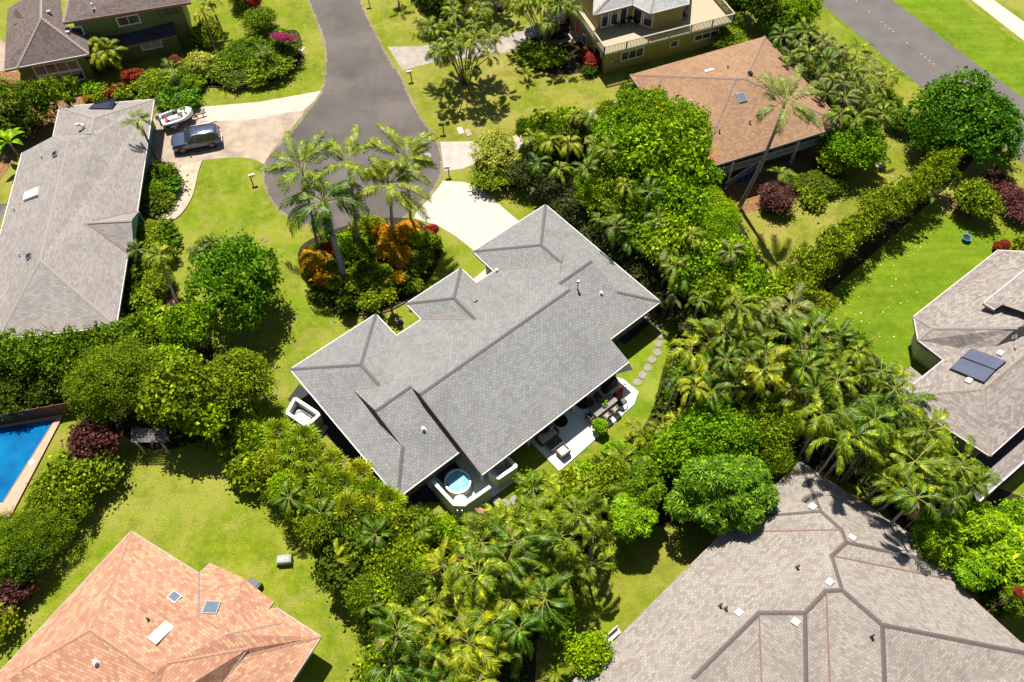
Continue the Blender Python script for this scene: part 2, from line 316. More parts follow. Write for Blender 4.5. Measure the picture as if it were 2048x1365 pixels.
bluepot = plain('blue glaze', (.03, .22, .45), .2); binm = plain('grey plastic', (.22, .26, .24), .5); bind = plain('dark plastic', (.05, .055, .06), .5)
bark = plain('bark', (.13, .095, .065), .9, var=.4, scale=6, bump=.3); palmbark = plain('palm bark', (.27, .235, .19), .9, var=.35, scale=7, bump=.3); royal = plain('royal palm bark', (.30, .29, .26), .8, var=.25, scale=5); shaft = plain('crownshaft', (.13, .22, .04), .5); petal_m = plain('magenta petals', (.58, .03, .34), .6)
# foliage: dark, usual and bright leaf; tones carry painted shade and sun contrast
F_mid = leafmat('leaves mid', (.020, .045, .002), (.125, .215, .004), (.46, .54, .014))
F_round = leafmat('leaves round tree', (.012, .045, .001), (.07, .20, .004), (.28, .44, .012))
F_bright = leafmat('leaves bright', (.03, .09, .001), (.19, .36, .004), (.54, .68, .012))
F_yel = leafmat('leaves yellow green', (.045, .085, .003), (.19, .26, .007), (.48, .55, .025))
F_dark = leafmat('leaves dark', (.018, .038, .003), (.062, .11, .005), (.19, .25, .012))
F_gray = leafmat('leaves gray green', (.03, .045, .02), (.085, .11, .045), (.24, .27, .12), trans=.15)
F_blue = leafmat('leaves mango', (.012, .055, .004), (.085, .22, .012), (.34, .52, .045))
F_cream = leafmat('leaves variegated', (.14, .20, .015), (.46, .50, .10), (.70, .74, .34))
F_purple = leafmat('leaves burgundy', (.04, .012, .012), (.12, .04, .035), (.30, .13, .11))
F_red = leafmat('leaves red', (.05, .08, .008), (.26, .012, .02), (.46, .04, .05))
F_orange = leafmat('leaves croton', (.10, .14, .004), (.60, .27, .010), (.92, .62, .04))
F_flower = leafmat('leaves with yellow bloom', (.05, .13, .003), (.20, .34, .006), (.72, .60, .012))
F_mag = leafmat('leaves bougainvillea', (.05, .11, .01), (.42, .03, .25), (.62, .06, .42))
P_mid = leafmat('fronds mid', (.015, .038, .002), (.13, .21, .005), (.60, .64, .03), rough=.5, clump=1.8, spec=.2)
P_yel = leafmat('fronds yellow', (.03, .055, .002), (.25, .30, .006), (.74, .70, .035), rough=.5, clump=1.8, spec=.2)
P_dark = leafmat('fronds dark', (.010, .032, .002), (.06, .135, .005), (.26, .40, .02), rough=.4, clump=1.8, spec=.2)
P_gray = leafmat('fronds silvery', (.06, .085, .03), (.20, .235, .09), (.50, .50, .28), rough=.4)
P_fan = leafmat('fan fronds', (.04, .08, .003), (.16, .26, .006), (.42, .50, .03), rough=.45, clump=1.8)
P_brown = plain('dead frond', (.30, .17, .07), .9, var=.3); rachis = plain('frond stem', (.24, .25, .04), .7)

def _cracks(m):
    N, L = m.node_tree.nodes, m.node_tree.links; b = N["Principled BSDF"]; src = b.inputs['Base Color'].links[0].from_socket; g = N.new("ShaderNodeNewGeometry")
    mp = N.new("ShaderNodeMapping"); L.new(g.outputs['Position'], mp.inputs[0]); nz = N.new("ShaderNodeTexNoise"); nz.inputs['Scale'].default_value = .9; nz.inputs['Detail'].default_value = 6; L.new(g.outputs['Position'], nz.inputs['Vector'])
    ad = N.new("ShaderNodeMix"); ad.data_type = 'VECTOR'; ad.inputs['Factor'].default_value = .35; L.new(g.outputs['Position'], ad.inputs['A']); L.new(nz.outputs['Color'], ad.inputs['B'])
    vo = N.new("ShaderNodeTexVoronoi"); vo.feature = 'DISTANCE_TO_EDGE'; vo.inputs['Scale'].default_value = .16; L.new(ad.outputs['Result'], vo.inputs['Vector'])
    lt = N.new("ShaderNodeMapRange"); lt.inputs['From Min'].default_value = 0; lt.inputs['From Max'].default_value = .010; lt.inputs['To Min'].default_value = .16; lt.inputs['To Max'].default_value = 0; L.new(vo.outputs['Distance'], lt.inputs['Value'])
    c = mixn(N, L, lt.outputs[0], src, (.055, .05, .05)); f = noise(N, L, g.outputs['Position'], .12, 8, .5, .72, .7); f2 = N.new("ShaderNodeMath"); f2.operation = 'MULTIPLY'; f2.inputs[1].default_value = .55; L.new(f, f2.inputs[0]); c = mixn(N, L, f2.outputs[0], c, (.21, .175, .155))
    f = noise(N, L, g.outputs['Position'], .7, 6, .62, .74, .6); f2 = N.new("ShaderNodeMath"); f2.operation = 'MULTIPLY'; f2.inputs[1].default_value = .35; L.new(f, f2.inputs[0]); c = mixn(N, L, f2.outputs[0], c, (.07, .062, .06)); L.new(c, b.inputs['Base Color'])
_cracks(asphalt)
# ---------------------------------------------------------------- the setting
m = MB(); m.poly([(-900, -500, 0), (900, -500, 0), (900, 1400, 0), (-900, 1400, 0)]); tag(m.build('ground', G_mix), kind='structure')
sheet('lawn_right', [(1480, 470), (1600, 440), (1800, 380), (2100, 480), (2100, 560), (1900, 700), (1800, 820), (1600, 700), (1480, 560)], .004, G_lush)
sheet('lawn_far_right', [(1420, 330), (1700, 200), (1860, 175), (2100, 380), (2100, 480), (1800, 420), (1640, 560), (1560, 600), (1470, 560), (1420, 440)], .008, G_dry)
sheet('verge', [(1560, -60), (2200, -60), (2200, 480), (2000, 300), (1830, 180)], .004, G_lush, smooth=False)
sheet('lawn_verge_dry', [(1880, -40), (2000, -40), (2140, 60), (2140, 150)], .008, G_mix)
sheet('lawn_bottom_left', [(300, 900), (520, 880), (640, 960), (760, 1130), (820, 1420), (-100, 1420), (-100, 1200), (60, 1120), (180, 960)], .004, G_yel)
sheet('lawn_house_side', [(1220, 690), (1330, 600), (1430, 660), (1380, 780), (1280, 840), (1200, 800)], .004, grass('grass side', (.14, .25, .006), (.25, .33, .012), (.42, .38, .10), .10, seed=12))
sheet('lawn_front', [(400, 318), (520, 318), (560, 440), (700, 480), (860, 440), (1000, 560), (880, 660), (700, 700), (560, 800), (520, 700), (400, 620), (350, 470)], .004, grass('grass front', (.145, .23, .006), (.26, .31, .014), (.42, .35, .10), .14, seed=44))
sheet('lawn_upper', [(760, -40), (900, -40), (1200, 60), (1250, 170), (1240, 215), (1050, 260), (880, 290), (800, 150)], .004, G_dry)
# roads
sheet('road', [(540, -330), (575, -180), (600, -60), (617, 0), (632, 40), (646, 80), (651, 115), (650, 150), (641, 185), (626, 208), (605, 235), (580, 268), (552, 295), (530, 320), (527, 350), (532, 380), (547, 407), (570, 430), (600, 447), (650, 460), (705, 466), (755, 458), (800, 440), (832, 415), (858, 392), (876, 366), (884, 340), (883, 308), (872, 280), (852, 250), (832, 220), (818, 190), (803, 155), (785, 130), (768, 100), (750, 65), (735, 35), (722, 0), (700, -60), (665, -180), (610, -330)], .012, asphalt)
_rp = [(540, -330), (575, -180), (600, -60), (617, 0), (632, 40), (646, 80), (651, 115), (650, 150), (641, 185), (626, 208), (605, 235), (580, 268), (552, 295), (530, 320), (527, 350), (532, 380), (547, 407), (570, 430), (600, 447), (650, 460), (705, 466), (755, 458), (800, 440), (832, 415), (858, 392), (876, 366), (884, 340), (883, 308), (872, 280), (852, 250), (832, 220), (818, 190), (803, 155), (785, 130), (768, 100), (750, 65), (735, 35), (722, 0), (700, -60), (665, -180), (610, -330)]
_q = [tuple(XY(x, y)) for x, y in curve(_rp)]; _rr = random.Random(4)
def shoulder(name, q, w0, w1, z, mat):
    m_ = MB(); n_ = len(q)
    for s_ in (q,):
        q2 = []
        for i in range(n_):
            a_, b_ = np.array(q[(i - 1) % n_]), np.array(q[(i + 1) % n_]); d_ = (b_ - a_) / np.linalg.norm(b_ - a_); n2 = np.array([-d_[1], d_[0]]); q2.append((np.array(q[i]) + n2 * _rr.uniform(w0, w1), np.array(q[i]) - n2 * _rr.uniform(w0, w1)))
        for i in range(n_ - 1): m_.poly([(*q2[i][0], z), (*q2[i + 1][0], z), (*q2[i + 1][1], z), (*q2[i][1], z)])
    tag(m_.build(name, mat), kind='structure')
_dirt = grass('roadside dirt', (.20, .19, .05), (.33, .28, .15), (.36, .29, .20), .2)
_fine = [];
for i in range(len(_q) - 1):
    for t_ in (0, .34, .67): _fine.append((_q[i][0] * (1 - t_) + _q[i + 1][0] * t_, _q[i][1] * (1 - t_) + _q[i + 1][1] * t_))
shoulder('road_edge', _fine, .02, .26, .0135, _dirt)
sheet('main_road', [(1180, -370), (1360, -225), (1560, -60), (1633, 0), (1740, 90), (1847, 179), (1950, 253), (2048, 328), (2200, 445), (2600, 740), (2600, 600), (2200, 310), (2048, 197), (1915, 100), (1784, 0), (1705, -60), (1480, -230), (1270, -370)], .012, asphalt2, smooth=False)
sheet('sidewalk', [(1560, -320), (1870, -60), (1943, 0), (2048, 82), (2200, 200), (2600, 510), (2600, 450), (2200, 150), (2048, 44), (1987, 0), (1915, -60), (1600, -320)], .016, conc_walk, smooth=False)
for k, (x, y) in enumerate([(1960, 14), (1982, 30), (2004, 48), (2027, 66)]):
    a, b = P(x, y, .02), P(x + 42, y - 36, .02); m_ = MB().bar(a, b, .03, .004); tag(m_.build('sidewalk_joint', joint), kind='structure')
# driveways and paths
dl = sheet('driveway_left', [(642, 182), (600, 191), (520, 204), (415, 213), (395, 216), (318, 220), (300, 250), (288, 330), (345, 340), (372, 335), (404, 321), (440, 317), (480, 315), (505, 318), (528, 328), (545, 300), (580, 262), (612, 220), (630, 200)], .016, conc, smooth=False)
sheet('driveway_left_new', [(642, 182), (520, 204), (415, 213), (395, 217), (380, 240), (440, 243), (520, 238), (572, 226), (605, 222), (630, 200)], .020, plain('concrete light', (.47, .41, .34), .9, var=.12, scale=.8), smooth=False)
sheet('path_left', [(345, 338), (404, 321), (396, 345), (388, 380), (378, 405), (360, 430), (335, 448), (300, 462), (262, 470), (262, 445), (300, 436), (325, 420), (345, 395), (352, 365)], .024, plain('concrete pink', (.45, .36, .27), .9, var=.2, scale=1.5), smooth=False)
sheet('driveway_main', [(886, 362), (925, 364), (950, 370), (985, 398), (1035, 440), (1100, 490), (1010, 560), (948, 502), (910, 472), (875, 451), (828, 437), (832, 425), (858, 398), (876, 376)], .020, conc_new, smooth=False)
for a, b in (((855, 400), (1000, 500)), ((905, 363), (1020, 455)), ((948, 502), (1040, 440)), ((895, 452), (975, 392))):
    MBj = MB().bar(P(a[0], a[1], .024), P(b[0], b[1], .024), .025, .004); tag(MBj.build('driveway_joint', plain('joint pale', (.38, .32, .27), .9)), kind='structure')
sheet('walk_main', [(975, 535), (945, 560), (1000, 590), (1040, 560)], .016, conc_new, smooth=False)
sheet('apron_right', [(880, 284), (942, 283), (990, 283), (1060, 262), (1130, 240), (1245, 198), (1255, 210), (1150, 250), (1060, 290), (945, 330), (925, 338), (888, 343), (884, 310)], .020, plain('concrete weathered', (.42, .37, .32), .9, var=.14, scale=1.2), smooth=False)
sheet('driveway_olive', [(775, 94), (840, 93), (930, 80), (1060, 60), (1160, 20), (1215, 40), (1240, 120), (1160, 110), (1050, 100), (960, 112), (870, 125), (835, 133), (806, 142)], .020, conc_gray, smooth=False)
sheet('path_top_left', [(-40, 60), (0, 78), (22, 95), (34, 140), (24, 156), (0, 162), (-40, 168)], .016, conc, smooth=False)
sheet('driveway_right_house', [(1990, 1045), (2060, 975), (2120, 1020), (2040, 1080)], .016, conc, smooth=False)
sheet('patio', [(1058, 880), (1118, 942), (1132, 931), (1268, 809), (1277, 784), (1247, 759), (1180, 740), (1010, 850)], .10, patio_m, smooth=False, base=0)
tag(MB().bar(P(1135, 815, .104), P(1185, 862, .104), .025, .006).build('patio_joint', joint), kind='structure')
sheet('hot_tub_patio', [(848, 962), (913, 1038), (932, 1036), (1000, 984), (1036, 957), (985, 890), (930, 880)], .08, plain('patio gray', (.66, .70, .70), .8, var=.08), smooth=False, base=0)
sheet('patio_floor_dark', [(868, 948), (886, 968), (925, 942), (905, 918)], .09, plain('slate floor', (.03, .035, .05), .6), smooth=False)
# beds
def bed(name, pix, mat=soil, z=.028): return sheet(name, pix, z, mat)
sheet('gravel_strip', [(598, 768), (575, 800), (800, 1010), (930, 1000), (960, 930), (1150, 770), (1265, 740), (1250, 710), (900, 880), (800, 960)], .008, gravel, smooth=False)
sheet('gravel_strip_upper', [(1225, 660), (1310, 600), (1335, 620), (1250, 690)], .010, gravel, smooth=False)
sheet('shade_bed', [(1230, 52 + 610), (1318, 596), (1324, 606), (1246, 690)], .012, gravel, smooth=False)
bed('bed_island', [(606, 545), (598, 500), (640, 470), (740, 440), (830, 440), (880, 480), (875, 530), (830, 590), (770, 622), (700, 625), (645, 600)])
bed('bed_upper', [(415, 140), (440, 115), (520, 85), (590, 60), (604, 110), (575, 150), (500, 172), (420, 172), (360, 175), (300, 195), (200, 200), (230, 175), (340, 165)])
bed('bed_left_house', [(300, 330), (352, 335), (356, 370), (345, 410), (310, 432), (265, 425), (285, 350)])
bed('bed_left_lower', [(255, 440), (340, 440), (352, 480), (345, 560), (365, 625), (320, 660), (235, 660), (245, 520)], litter)
bed('bed_left_hedge', [(-60, 660), (240, 665), (400, 650), (430, 720), (460, 800), (500, 850), (440, 870), (330, 900), (260, 880), (150, 800), (-60, 800)])
bed('bed_pool_side', [(150, 905), (225, 885), (205, 965), (120, 1070), (45, 1190), (-60, 1240), (-60, 1090), (60, 1040)])
bed('bed_top_left', [(-60, 160), (170, 170), (200, 210), (110, 240), (80, 300), (30, 320), (-60, 420)], litter)
bed('bed_drive_right', [(960, 335), (1040, 318), (1160, 290), (1290, 270), (1420, 360), (1500, 480), (1560, 600), (1450, 690), (1400, 690), (1310, 590), (1090, 395), (960, 375)])
bed('bed_lanai', [(1400, 350), (1650, 300), (1630, 365), (1560, 410), (1440, 425)], litter)
bed('bed_top_right', [(1560, 90), (1630, 70), (1700, 130), (1750, 200), (1720, 260), (1620, 230)])
bed('bed_hedge_shade', [(1560, 600), (1900, 335), (1925, 345), (1640, 600), (1590, 630)])  # soil under the hedge; its dark lower side stands in for hedge shadow
bed('bed_corner_right', [(1900, 400), (1990, 380), (2100, 430), (2100, 450), (1990, 430), (1930, 440)], litter)
bed('bed_thicket', [(1350, 680), (1480, 600), (1620, 630), (1760, 720), (1830, 830), (1970, 960), (2100, 1030), (2100, 1180), (1830, 1120), (1760, 1000), (1600, 930), (1520, 930), (1400, 1040), (1240, 1050), (1090, 1040), (1100, 970), (1170, 930), (1290, 850)])
bed('bed_bottom', [(520, 860), (610, 880), (740, 980), (880, 1070), (1060, 1060), (1190, 1080), (1160, 1180), (1080, 1260), (1040, 1420), (770, 1420), (750, 1260), (680, 1110), (570, 990), (490, 880)])
bed('bed_olive', [(1050, 100), (1180, 85), (1210, 130), (1120, 150), (1060, 130)], z=.03)
bed('bed_top', [(850, -20), (1000, -20), (1010, 20), (900, 40), (840, 30)])
# ---------------------------------------------------------------- roof parts
def cap_strip(m, a, b, w=.17, up=.05):
    "ridge or hip cap: a folded strip of short overlapping pieces"
    a, b = Vector(a), Vector(b); L = (b - a).length; n = max(1, int(L / .35)); d = (b - a) / n
    s = Vector((d.y, -d.x, 0)).normalized() * w
    for i in range(n):
        p, q = a + d * i, a + d * (i + 1.12); lift = Vector((0, 0, up + .02)); lo = Vector((0, 0, up))
        dn = Vector((0, 0, -.055))
        m.poly([p + s + dn + lo, q + s + dn + lo * .8, q + lo * .8, p + lift]); m.poly([p + lift, q + lo * .8, q - s + dn + lo * .8, p - s + dn + lo])
def gutter(m, a, b, z=None, w=.13, h=.13):
    a, b = Vector(a), Vector(b); d = (b - a).normalized(); o = Vector((d.y, -d.x, 0)) * 0
    m.bar(a + Vector((0, 0, -.07)), b + Vector((0, 0, -.07)), w, h, 0)
def face_roof(parent, V, F, mat, caps=(), valleys=(), gutters=(), capmat=None, valmat=None, gmat=None, soffit=None, capw=.14, name='roof'):
    m = MB()
    for f in F: m.slopes([V[k] for k in f])
    r = m.build(name, mat, parent)
    if caps:
        for a, b in caps: c = MB(); cap_strip(c, V[a], V[b], capw); c.build('ridge_cap', capmat, r)
    if valleys:
        for a, b in valleys: MB().bar(Vector(V[a]) + Vector((0, 0, .02)), Vector(V[b]) + Vector((0, 0, .02)), .09, .03).build('valley_flashing', valmat or copper, r)
    if gutters:
        for a, b in gutters:
            c = MB(); gutter(c, V[a], V[b]); g_ = c.build('gutter', gmat or gutter_m, parent)
            A_, B_ = Vector(V[a]), Vector(V[b]); MB().bar(A_ + Vector((0, 0, -.21)), B_ + Vector((0, 0, -.21)), .06, .16).build('fascia', fascia_m, g_)
    if soffit:
        c = MB()
        for poly, z in soffit:
            q = [(p[0], p[1], z) for p in poly]; c.poly(q)
        c.build('soffit', offw, parent)
    return r
def pipe(parent, p, h=.35, r=.06, mat=None, lean=0.0, name='vent_pipe', cap=True):
    m = MB(); p = Vector(p); top = p + Vector((lean, 0, h)); m.tube([p - Vector((0, 0, .1)), top], r, 10)
    m.tube([p - Vector((0, 0, .02)), p + Vector((0, 0, .04))], [r * 2.4, r * 1.3], 12)
    if cap: m.tube([top, top + Vector((0, 0, .06)), top + Vector((0, 0, .10))], [r * 1.6, r * 1.6, r * .4], 12)
    return m.build(name, mat or offw, parent, smooth='auto')
def plane_frame(a, b, c):
    n = (Vector(b) - Vector(a)).cross(Vector(c) - Vector(a)).normalized(); n = n if n.z > 0 else -n; x = Vector((0, 0, 1)).cross(n).normalized(); return n, x, n.cross(x)
from mathutils.bvhtree import BVHTree
_bvh = {}
def on_plane(px, py, abc):
    if isinstance(abc, bpy.types.Object): return roof_hit(px, py, abc)[0]
    return on_plane0(px, py, abc)
def roof_hit(px, py, roof):
    "where the sight line meets the built roof, and the slope there"
    if roof.name not in _bvh:
        me = roof.data; _bvh[roof.name] = BVHTree.FromPolygons([v.co.copy() for v in me.vertices], [tuple(p.vertices) for p in me.polygons])
    d = Vector(FWD + RT * (px - 1024) / FPX - UP * (py - 682.5) / FPX).normalized(); p, n, i, _ = _bvh[roof.name].ray_cast(Vector((0, 0, CH)), d)
    if p is None: p, n, i, _ = _bvh[roof.name].find_nearest(Vector(P(px, py, 3.6)))
    return p, (n if n.z > 0 else -n)
def on_plane0(px, py, abc):
    "where the sight line of this survey point meets the roof plane"
    a = Vector(abc[0]); n, x, y = plane_frame(*abc); d = Vector(FWD + RT * (px - 1024) / FPX - UP * (py - 682.5) / FPX); o = Vector((0, 0, CH))
    return o + d * ((a - o).dot(n) / d.dot(n))
def skylight(parent, px, py, abc, sx, sy, h=.16, frame=None, pane=None, name='skylight', split=0, legs=0.0):
    if isinstance(abc, bpy.types.Object): p, n = roof_hit(px, py, abc); x = Vector((0, 0, 1)).cross(n).normalized(); y = n.cross(x)
    else: n, x, y = plane_frame(*abc); p = on_plane(px, py, abc)
    p = p + n * legs
    def q(u, v, w): return p + x * u + y * v + n * w
    m = MB(); a, b = sx / 2, sy / 2
    lo = [q(-a, -b, -.03), q(a, -b, -.03), q(a, b, -.03), q(-a, b, -.03)]; hi = [q(-a, -b, h), q(a, -b, h), q(a, b, h), q(-a, b, h)]
    m.poly(hi); m.poly(lo[::-1])
    for i in range(4): m.poly([lo[i], lo[(i + 1) % 4], hi[(i + 1) % 4], hi[i]])
    if legs:
        for u in (-a * .8, a * .8):
            for v in (-b * .8, b * .8): m.bar(q(u, v, -legs), q(u, v, 0), .05, .05)
    o = m.build(name, frame or white, parent)
    if pane:
        m = MB(); t = .88; k = max(1, split + 1)
        for i in range(k):
            u0, u1 = -a * t + 2 * a * t * i / k + (.02 if i else 0), -a * t + 2 * a * t * (i + 1) / k
            g = [q(u0, -b * t, h + .012), q(u1, -b * t, h + .012), q(u1, b * t, h + .012), q(u0, b * t, h + .012)]
            m.poly(g, 0, [(u0, 0), (u1, 0), (u1, sy), (u0, sy)])
        m.build('pane', pane, o)
    return o
def window(parent, p0, p1, s, w, z0, h, n=2, depth=.05, fr=.07, frame=None, pane=None):
    "window on the wall from p0 to p1, s metres along it, standing out to its right-hand side"
    p0, p1 = Vector((p0[0], p0[1], 0)), Vector((p1[0], p1[1], 0)); d = (p1 - p0).normalized(); o = Vector((d.y, -d.x, 0))
    def q(u, z, k): v = p0 + d * (s + u) + o * k; return Vector((v.x, v.y, z))
    m = MB()
    for z in (z0, z0 + h): m.bar(q(-fr, z, depth / 2), q(w + fr, z, depth / 2), depth + .02, fr * 1.6)
    for u in [w * i / n for i in range(n + 1)]: m.bar(q(u, z0, depth / 2), q(u, z0 + h, depth / 2), depth, fr if 0 < u < w else fr * 1.6)
    f = m.build('window', frame or white, parent)
    m = MB()
    for i in range(n): m.poly([q(w * i / n, z0, .015), q(w * (i + 1) / n, z0, .015), q(w * (i + 1) / n, z0 + h, .015), q(w * i / n, z0 + h, .015)])
    m.build('pane', pane or glass, f); return f

# ================================================================ the grey roofed house in the middle
A = R(40.41); E_, G_ = np.array([math.cos(A), math.sin(A)]), np.array([math.sin(A), -math.cos(A)])
def W(u, v, z): p = E_ * u + G_ * v; return (p[0], p[1], z)
def UVof(px, py, z): p = XY(px, py, z); return p @ E_, p @ G_
mh = thing('house', 'large house in the middle with slate grey shingle roof and white patio', 'house', W(23, -30, 0), A)
_inv = mh.matrix_basis.copy()
def attach(root):
    "parts were modelled in world coordinates: keep them there under their thing"
    bpy.context.view_layer.update()
    inv = root.matrix_world.inverted()
    for ch in root.children: ch.matrix_parent_inverse = inv
e = 2.9; k = .335
V = dict(a=W(10, -38.6, e), b=W(18.2, -38.6, e), c=W(18.2, -35.75, e), pk=W(14.1, -34.5, e + 4.1 * k), rk=W(14.1, -32.0, e + 4.1 * k), v1=W(18.2, -35.75, e), v2=W(12.5, -33.35, e + 2.5 * k),
  d=W(20.75, -35.75, e), pl=W(20.75, -37.85, e), pt=W(26.5, -37.85, e), pr=W(26.5, -35.75, e), pp=W(23.6, -35.0, 4.08), pr2=W(23.6, -32.2, 4.08),
  g1=W(28.45, -35.75, e), gl=W(28.45, -38.62, e), gt=W(36.85, -38.62, e), gp=W(32.6, -34.5, e + 4.15 * k), gr=W(32.6, -32.0, e + 4.15 * k), gv=W(34.35, -33.35, e + 2.5 * k),
  E=W(36.85, -24.35, e), he=W(34.35, -27.0, e + 2.5 * k), r2b=W(34.35, -30.2, 4.72), r2a=W(30.72, -30.2, 4.72), e2=W(30.72, -24.35, e), rb=W(30.72, -28.95, 5.17), ra=W(15.72, -28.95, 5.17),
  e3=W(30.72, -21.85, e - .02), S=W(15.72, -21.85, e - .02), s2=W(15.72, -24.35, e), s0=W(10, -24.35, e), h0=W(12.5, -27.0, e + 2.5 * k), r3a=W(12.5, -30.2, 4.72), r3b=W(15.72, -30.2, 4.72))
F = ['a b pk', 'b c rk pk', 'a pk rk v2 h0 s0',                                   # left wing: front, inner, long south-west side
  'pl pt pp', 'pt pr pr2 pp', 'pl pp pr2 d',                                    # porch wing
  'gl gt gp', 'g1 gl gp gr', 'gt E he gv gr gp',                                # garage wing and north-east side
  'c d pr2 pr g1 gr gv r2b r2a rb ra r3b r3a v2 rk',                            # front slope
  'r2a r2b he E e2', 's0 h0 r3a r3b s2', 'ra rb e3 S']
F = [f.split() for f in F]
slate = face_roof(mh, V, F, S_main,
  caps=[('a', 'pk'), ('b', 'pk'), ('pk', 'rk'), ('pl', 'pp'), ('pt', 'pp'), ('pp', 'pr2'), ('gl', 'gp'), ('gt', 'gp'), ('gp', 'gr'), ('ra', 'rb'), ('r2a', 'r2b'), ('r3a', 'r3b'), ('E', 'he'), ('s0', 'h0')],
  valleys=[('c', 'rk'), ('rk', 'v2'), ('d', 'pr2'), ('pr2', 'pr'), ('g1', 'gr'), ('gr', 'gv')],
  gutters=[('a', 'b'), ('b', 'c'), ('c', 'd'), ('d', 'pl'), ('pl', 'pt'), ('pt', 'pr'), ('pr', 'g1'), ('g1', 'gl'), ('gl', 'gt'), ('gt', 'E'), ('E', 'e2'), ('e3', 'S'), ('s2', 's0'), ('s0', 'a')], capmat=cap_gray)
foot = [V[x] for x in 'a b c d pl pt pr g1 gl gt E e2 e3 S s2 s0'.split()]
m = MB(); m.poly([(p[0], p[1], e - .24) for p in foot]); m.build('soffit', offw, mh)
ft = [V[x][:2] for x in 'a b c d pl pt pr g1 gl gt E e2'.split()] + [W(30.72, -25.0, 0)[:2], W(15.72, -25.0, 0)[:2], V['s2'][:2], V['s0'][:2]]
ft = [V[x][:2] for x in 'a b c d pl pt pr g1 gl gt E s0'.split()]
MB().prism(inset(ft, .75), 0, e - .26).build('wall', W_sage, mh)
# gable walls that show between the roof levels
for q_ in ([V['ra'], W(15.73, -30.2, 4.72), V['s2'], W(15.73, -21.9, e - .05)], [V['rb'], V['r2a'], V['e2'], V['e3']], [V['r3a'], V['v2'], V['h0']], [V['r2b'], V['gv'], V['he']]): MB().poly(q_).build('gable', W_dark, mh)
for a, b in ((V['ra'], V['S']), (V['rb'], V['e3']), (V['r3a'], V['h0']), (V['r2b'], V['he'])): MB().bar(Vector(a) - Vector((0, 0, .12)), Vector(b) - Vector((0, 0, .12)), .06, .2).build('rake_board', fascia_m, mh)
for u, v in ((16.2, -22.5), (20.8, -22.5), (25.5, -22.5), (30.2, -22.5)):
    p = W(u, v, 0); MB().box((p[0], p[1], 1.38), (.2, .2, 2.56), A).build('post', white, mh)
fp = (V['c'], V['g1'], V['ra']); se2 = (V['r2a'], V['r2b'], V['E']); sew = (V['r3a'], V['r3b'], V['s0'])
pp_ = on_plane(1155, 578, se2); m = MB(); m.tube([pp_, pp_ + Vector((0, 0, .9))], .07, 10); m.tube([pp_ + Vector((0, 0, .9)), pp_ + Vector((0, 0, 1.05))], [.13, .10], 12); m.build('flue', chrome, mh, smooth='auto')
pipe(mh, on_plane(1202, 588, se2), .18, .08, offw); pipe(mh, on_plane(847, 860, sew), .25, .09, offw); pipe(mh, on_plane(993, 543, fp), .2, .09, offw)
ppl = (V['pt'], V['pr'], V['pp'])
MB().box(tuple(on_plane(949, 602, ppl) + Vector((0, 0, .06))), (.42, .34, .2), A, taper=1).build('roof_vent', darkmet, mh)
attach(mh)
# ================================================================ neighbours: vertices surveyed at their heights
def VP(**kw): return {n: tuple(P(x, y, z)) for n, (x, y, z) in kw.items()}
# ---- pale grey house, left edge
lh = thing('house', 'long pale grey shingled house at the left edge beside the parked boat', 'house', tuple(P(150, 430, 0)))
V = VP(NE=(308, 199, 2.9), NW=(119, 214, 2.9), w2=(106, 273, 2.9), w2b=(106, 273, 3.75), w3=(44, 306, 2.9), w4=(0, 470, 2.9), SE=(232, 653, 2.9), SW=(-4, 678, 2.9), w5=(-60, 683, 2.9), w6=(-22, 540, 2.9),
  r1=(188, 236, 4.45), r1b=(180, 268, 4.45), vv=(200, 267, 4.35), r2=(137, 283, 4.85), r3=(80, 522, 4.85), hw=(-20, 640, 3.2),
  pE=(255, 508, 2.9), pT=(274, 423, 2.9), pa=(171, 446, 4.3), pb=(263, 441, 4.25), p1=(278, 422, 2.95), p2=(268, 509, 2.9))
F = [f.split() for f in ['NW r1 NE', 'NW w2 r1b r1', 'w2b r2 vv', 'r1 r1b vv r2 r3 SE pE pa pT NE', 'w2b w3 w4 w6 w5 SW r3 r2', 'SW SE r3', 'pa pb pT', 'pa pE p2 pb', 'pT pb p1']]
V['w5'] = tuple(P(-75, 690, 2.9)); V['w6'] = tuple(P(-45, 560, 2.95))
F[4] = 'w2b w3 w4 w5 SW r3 r2'.split(); F[3] = 'r1 r1b vv r2 r3 SE pE pa pT NE'.split()
lroof = face_roof(lh, V, F, S_left, caps=[('NW', 'r1'), ('NE', 'r1'), ('r1', 'r1b'), ('w2b', 'r2'), ('vv', 'r2'), ('r2', 'r3'), ('r3', 'SE'), ('r3', 'SW'), ('pa', 'pb')], capmat=cap_left, valleys=[('pT', 'pa'), ('pa', 'pE')], valmat=plain('valley brown', (.22, .10, .09), .7),
  gutters=[('NE', 'NW'), ('NW', 'w2'), ('w3', 'w4'), ('w4', 'w5'), ('SW', 'SE'), ('SE', 'pE'), ('pT', 'NE')])
ft = [V[x][:2] for x in 'NE NW w2 w3 w4 w5 SE'.split()]
m = MB().poly([(p[0], p[1], 2.68) for p in ft]); m.build('soffit', offw, lh); MB().prism(inset(ft, .7), 0, 2.66).build('wall', W_teal, lh)
m = MB(); m.poly([V['pb'], tuple(P(278, 422, 2.9)), tuple(P(268, 509, 2.85))]); m.build('gable', W_teal, lh)
q = [XY(263, 432, 0), XY(292, 428, 0), XY(285, 505, 0), XY(262, 512, 0)]
for x, y in ((283, 425), (275, 508)):
    p = P(x - 6, y, 2.7); MB().box((p[0], p[1], 1.35), (.16, .16, 2.7)).build('post', W_teal, lh)
nwp = wp1 = wp2 = lroof
m = MB(); a, b, c_, d_ = [on_plane(x, y, nwp) + Vector((0, 0, .45 if i in (2, 3) else .12)) for i, (x, y) in enumerate(((178, 219), (226, 219), (236, 205), (190, 207)))]
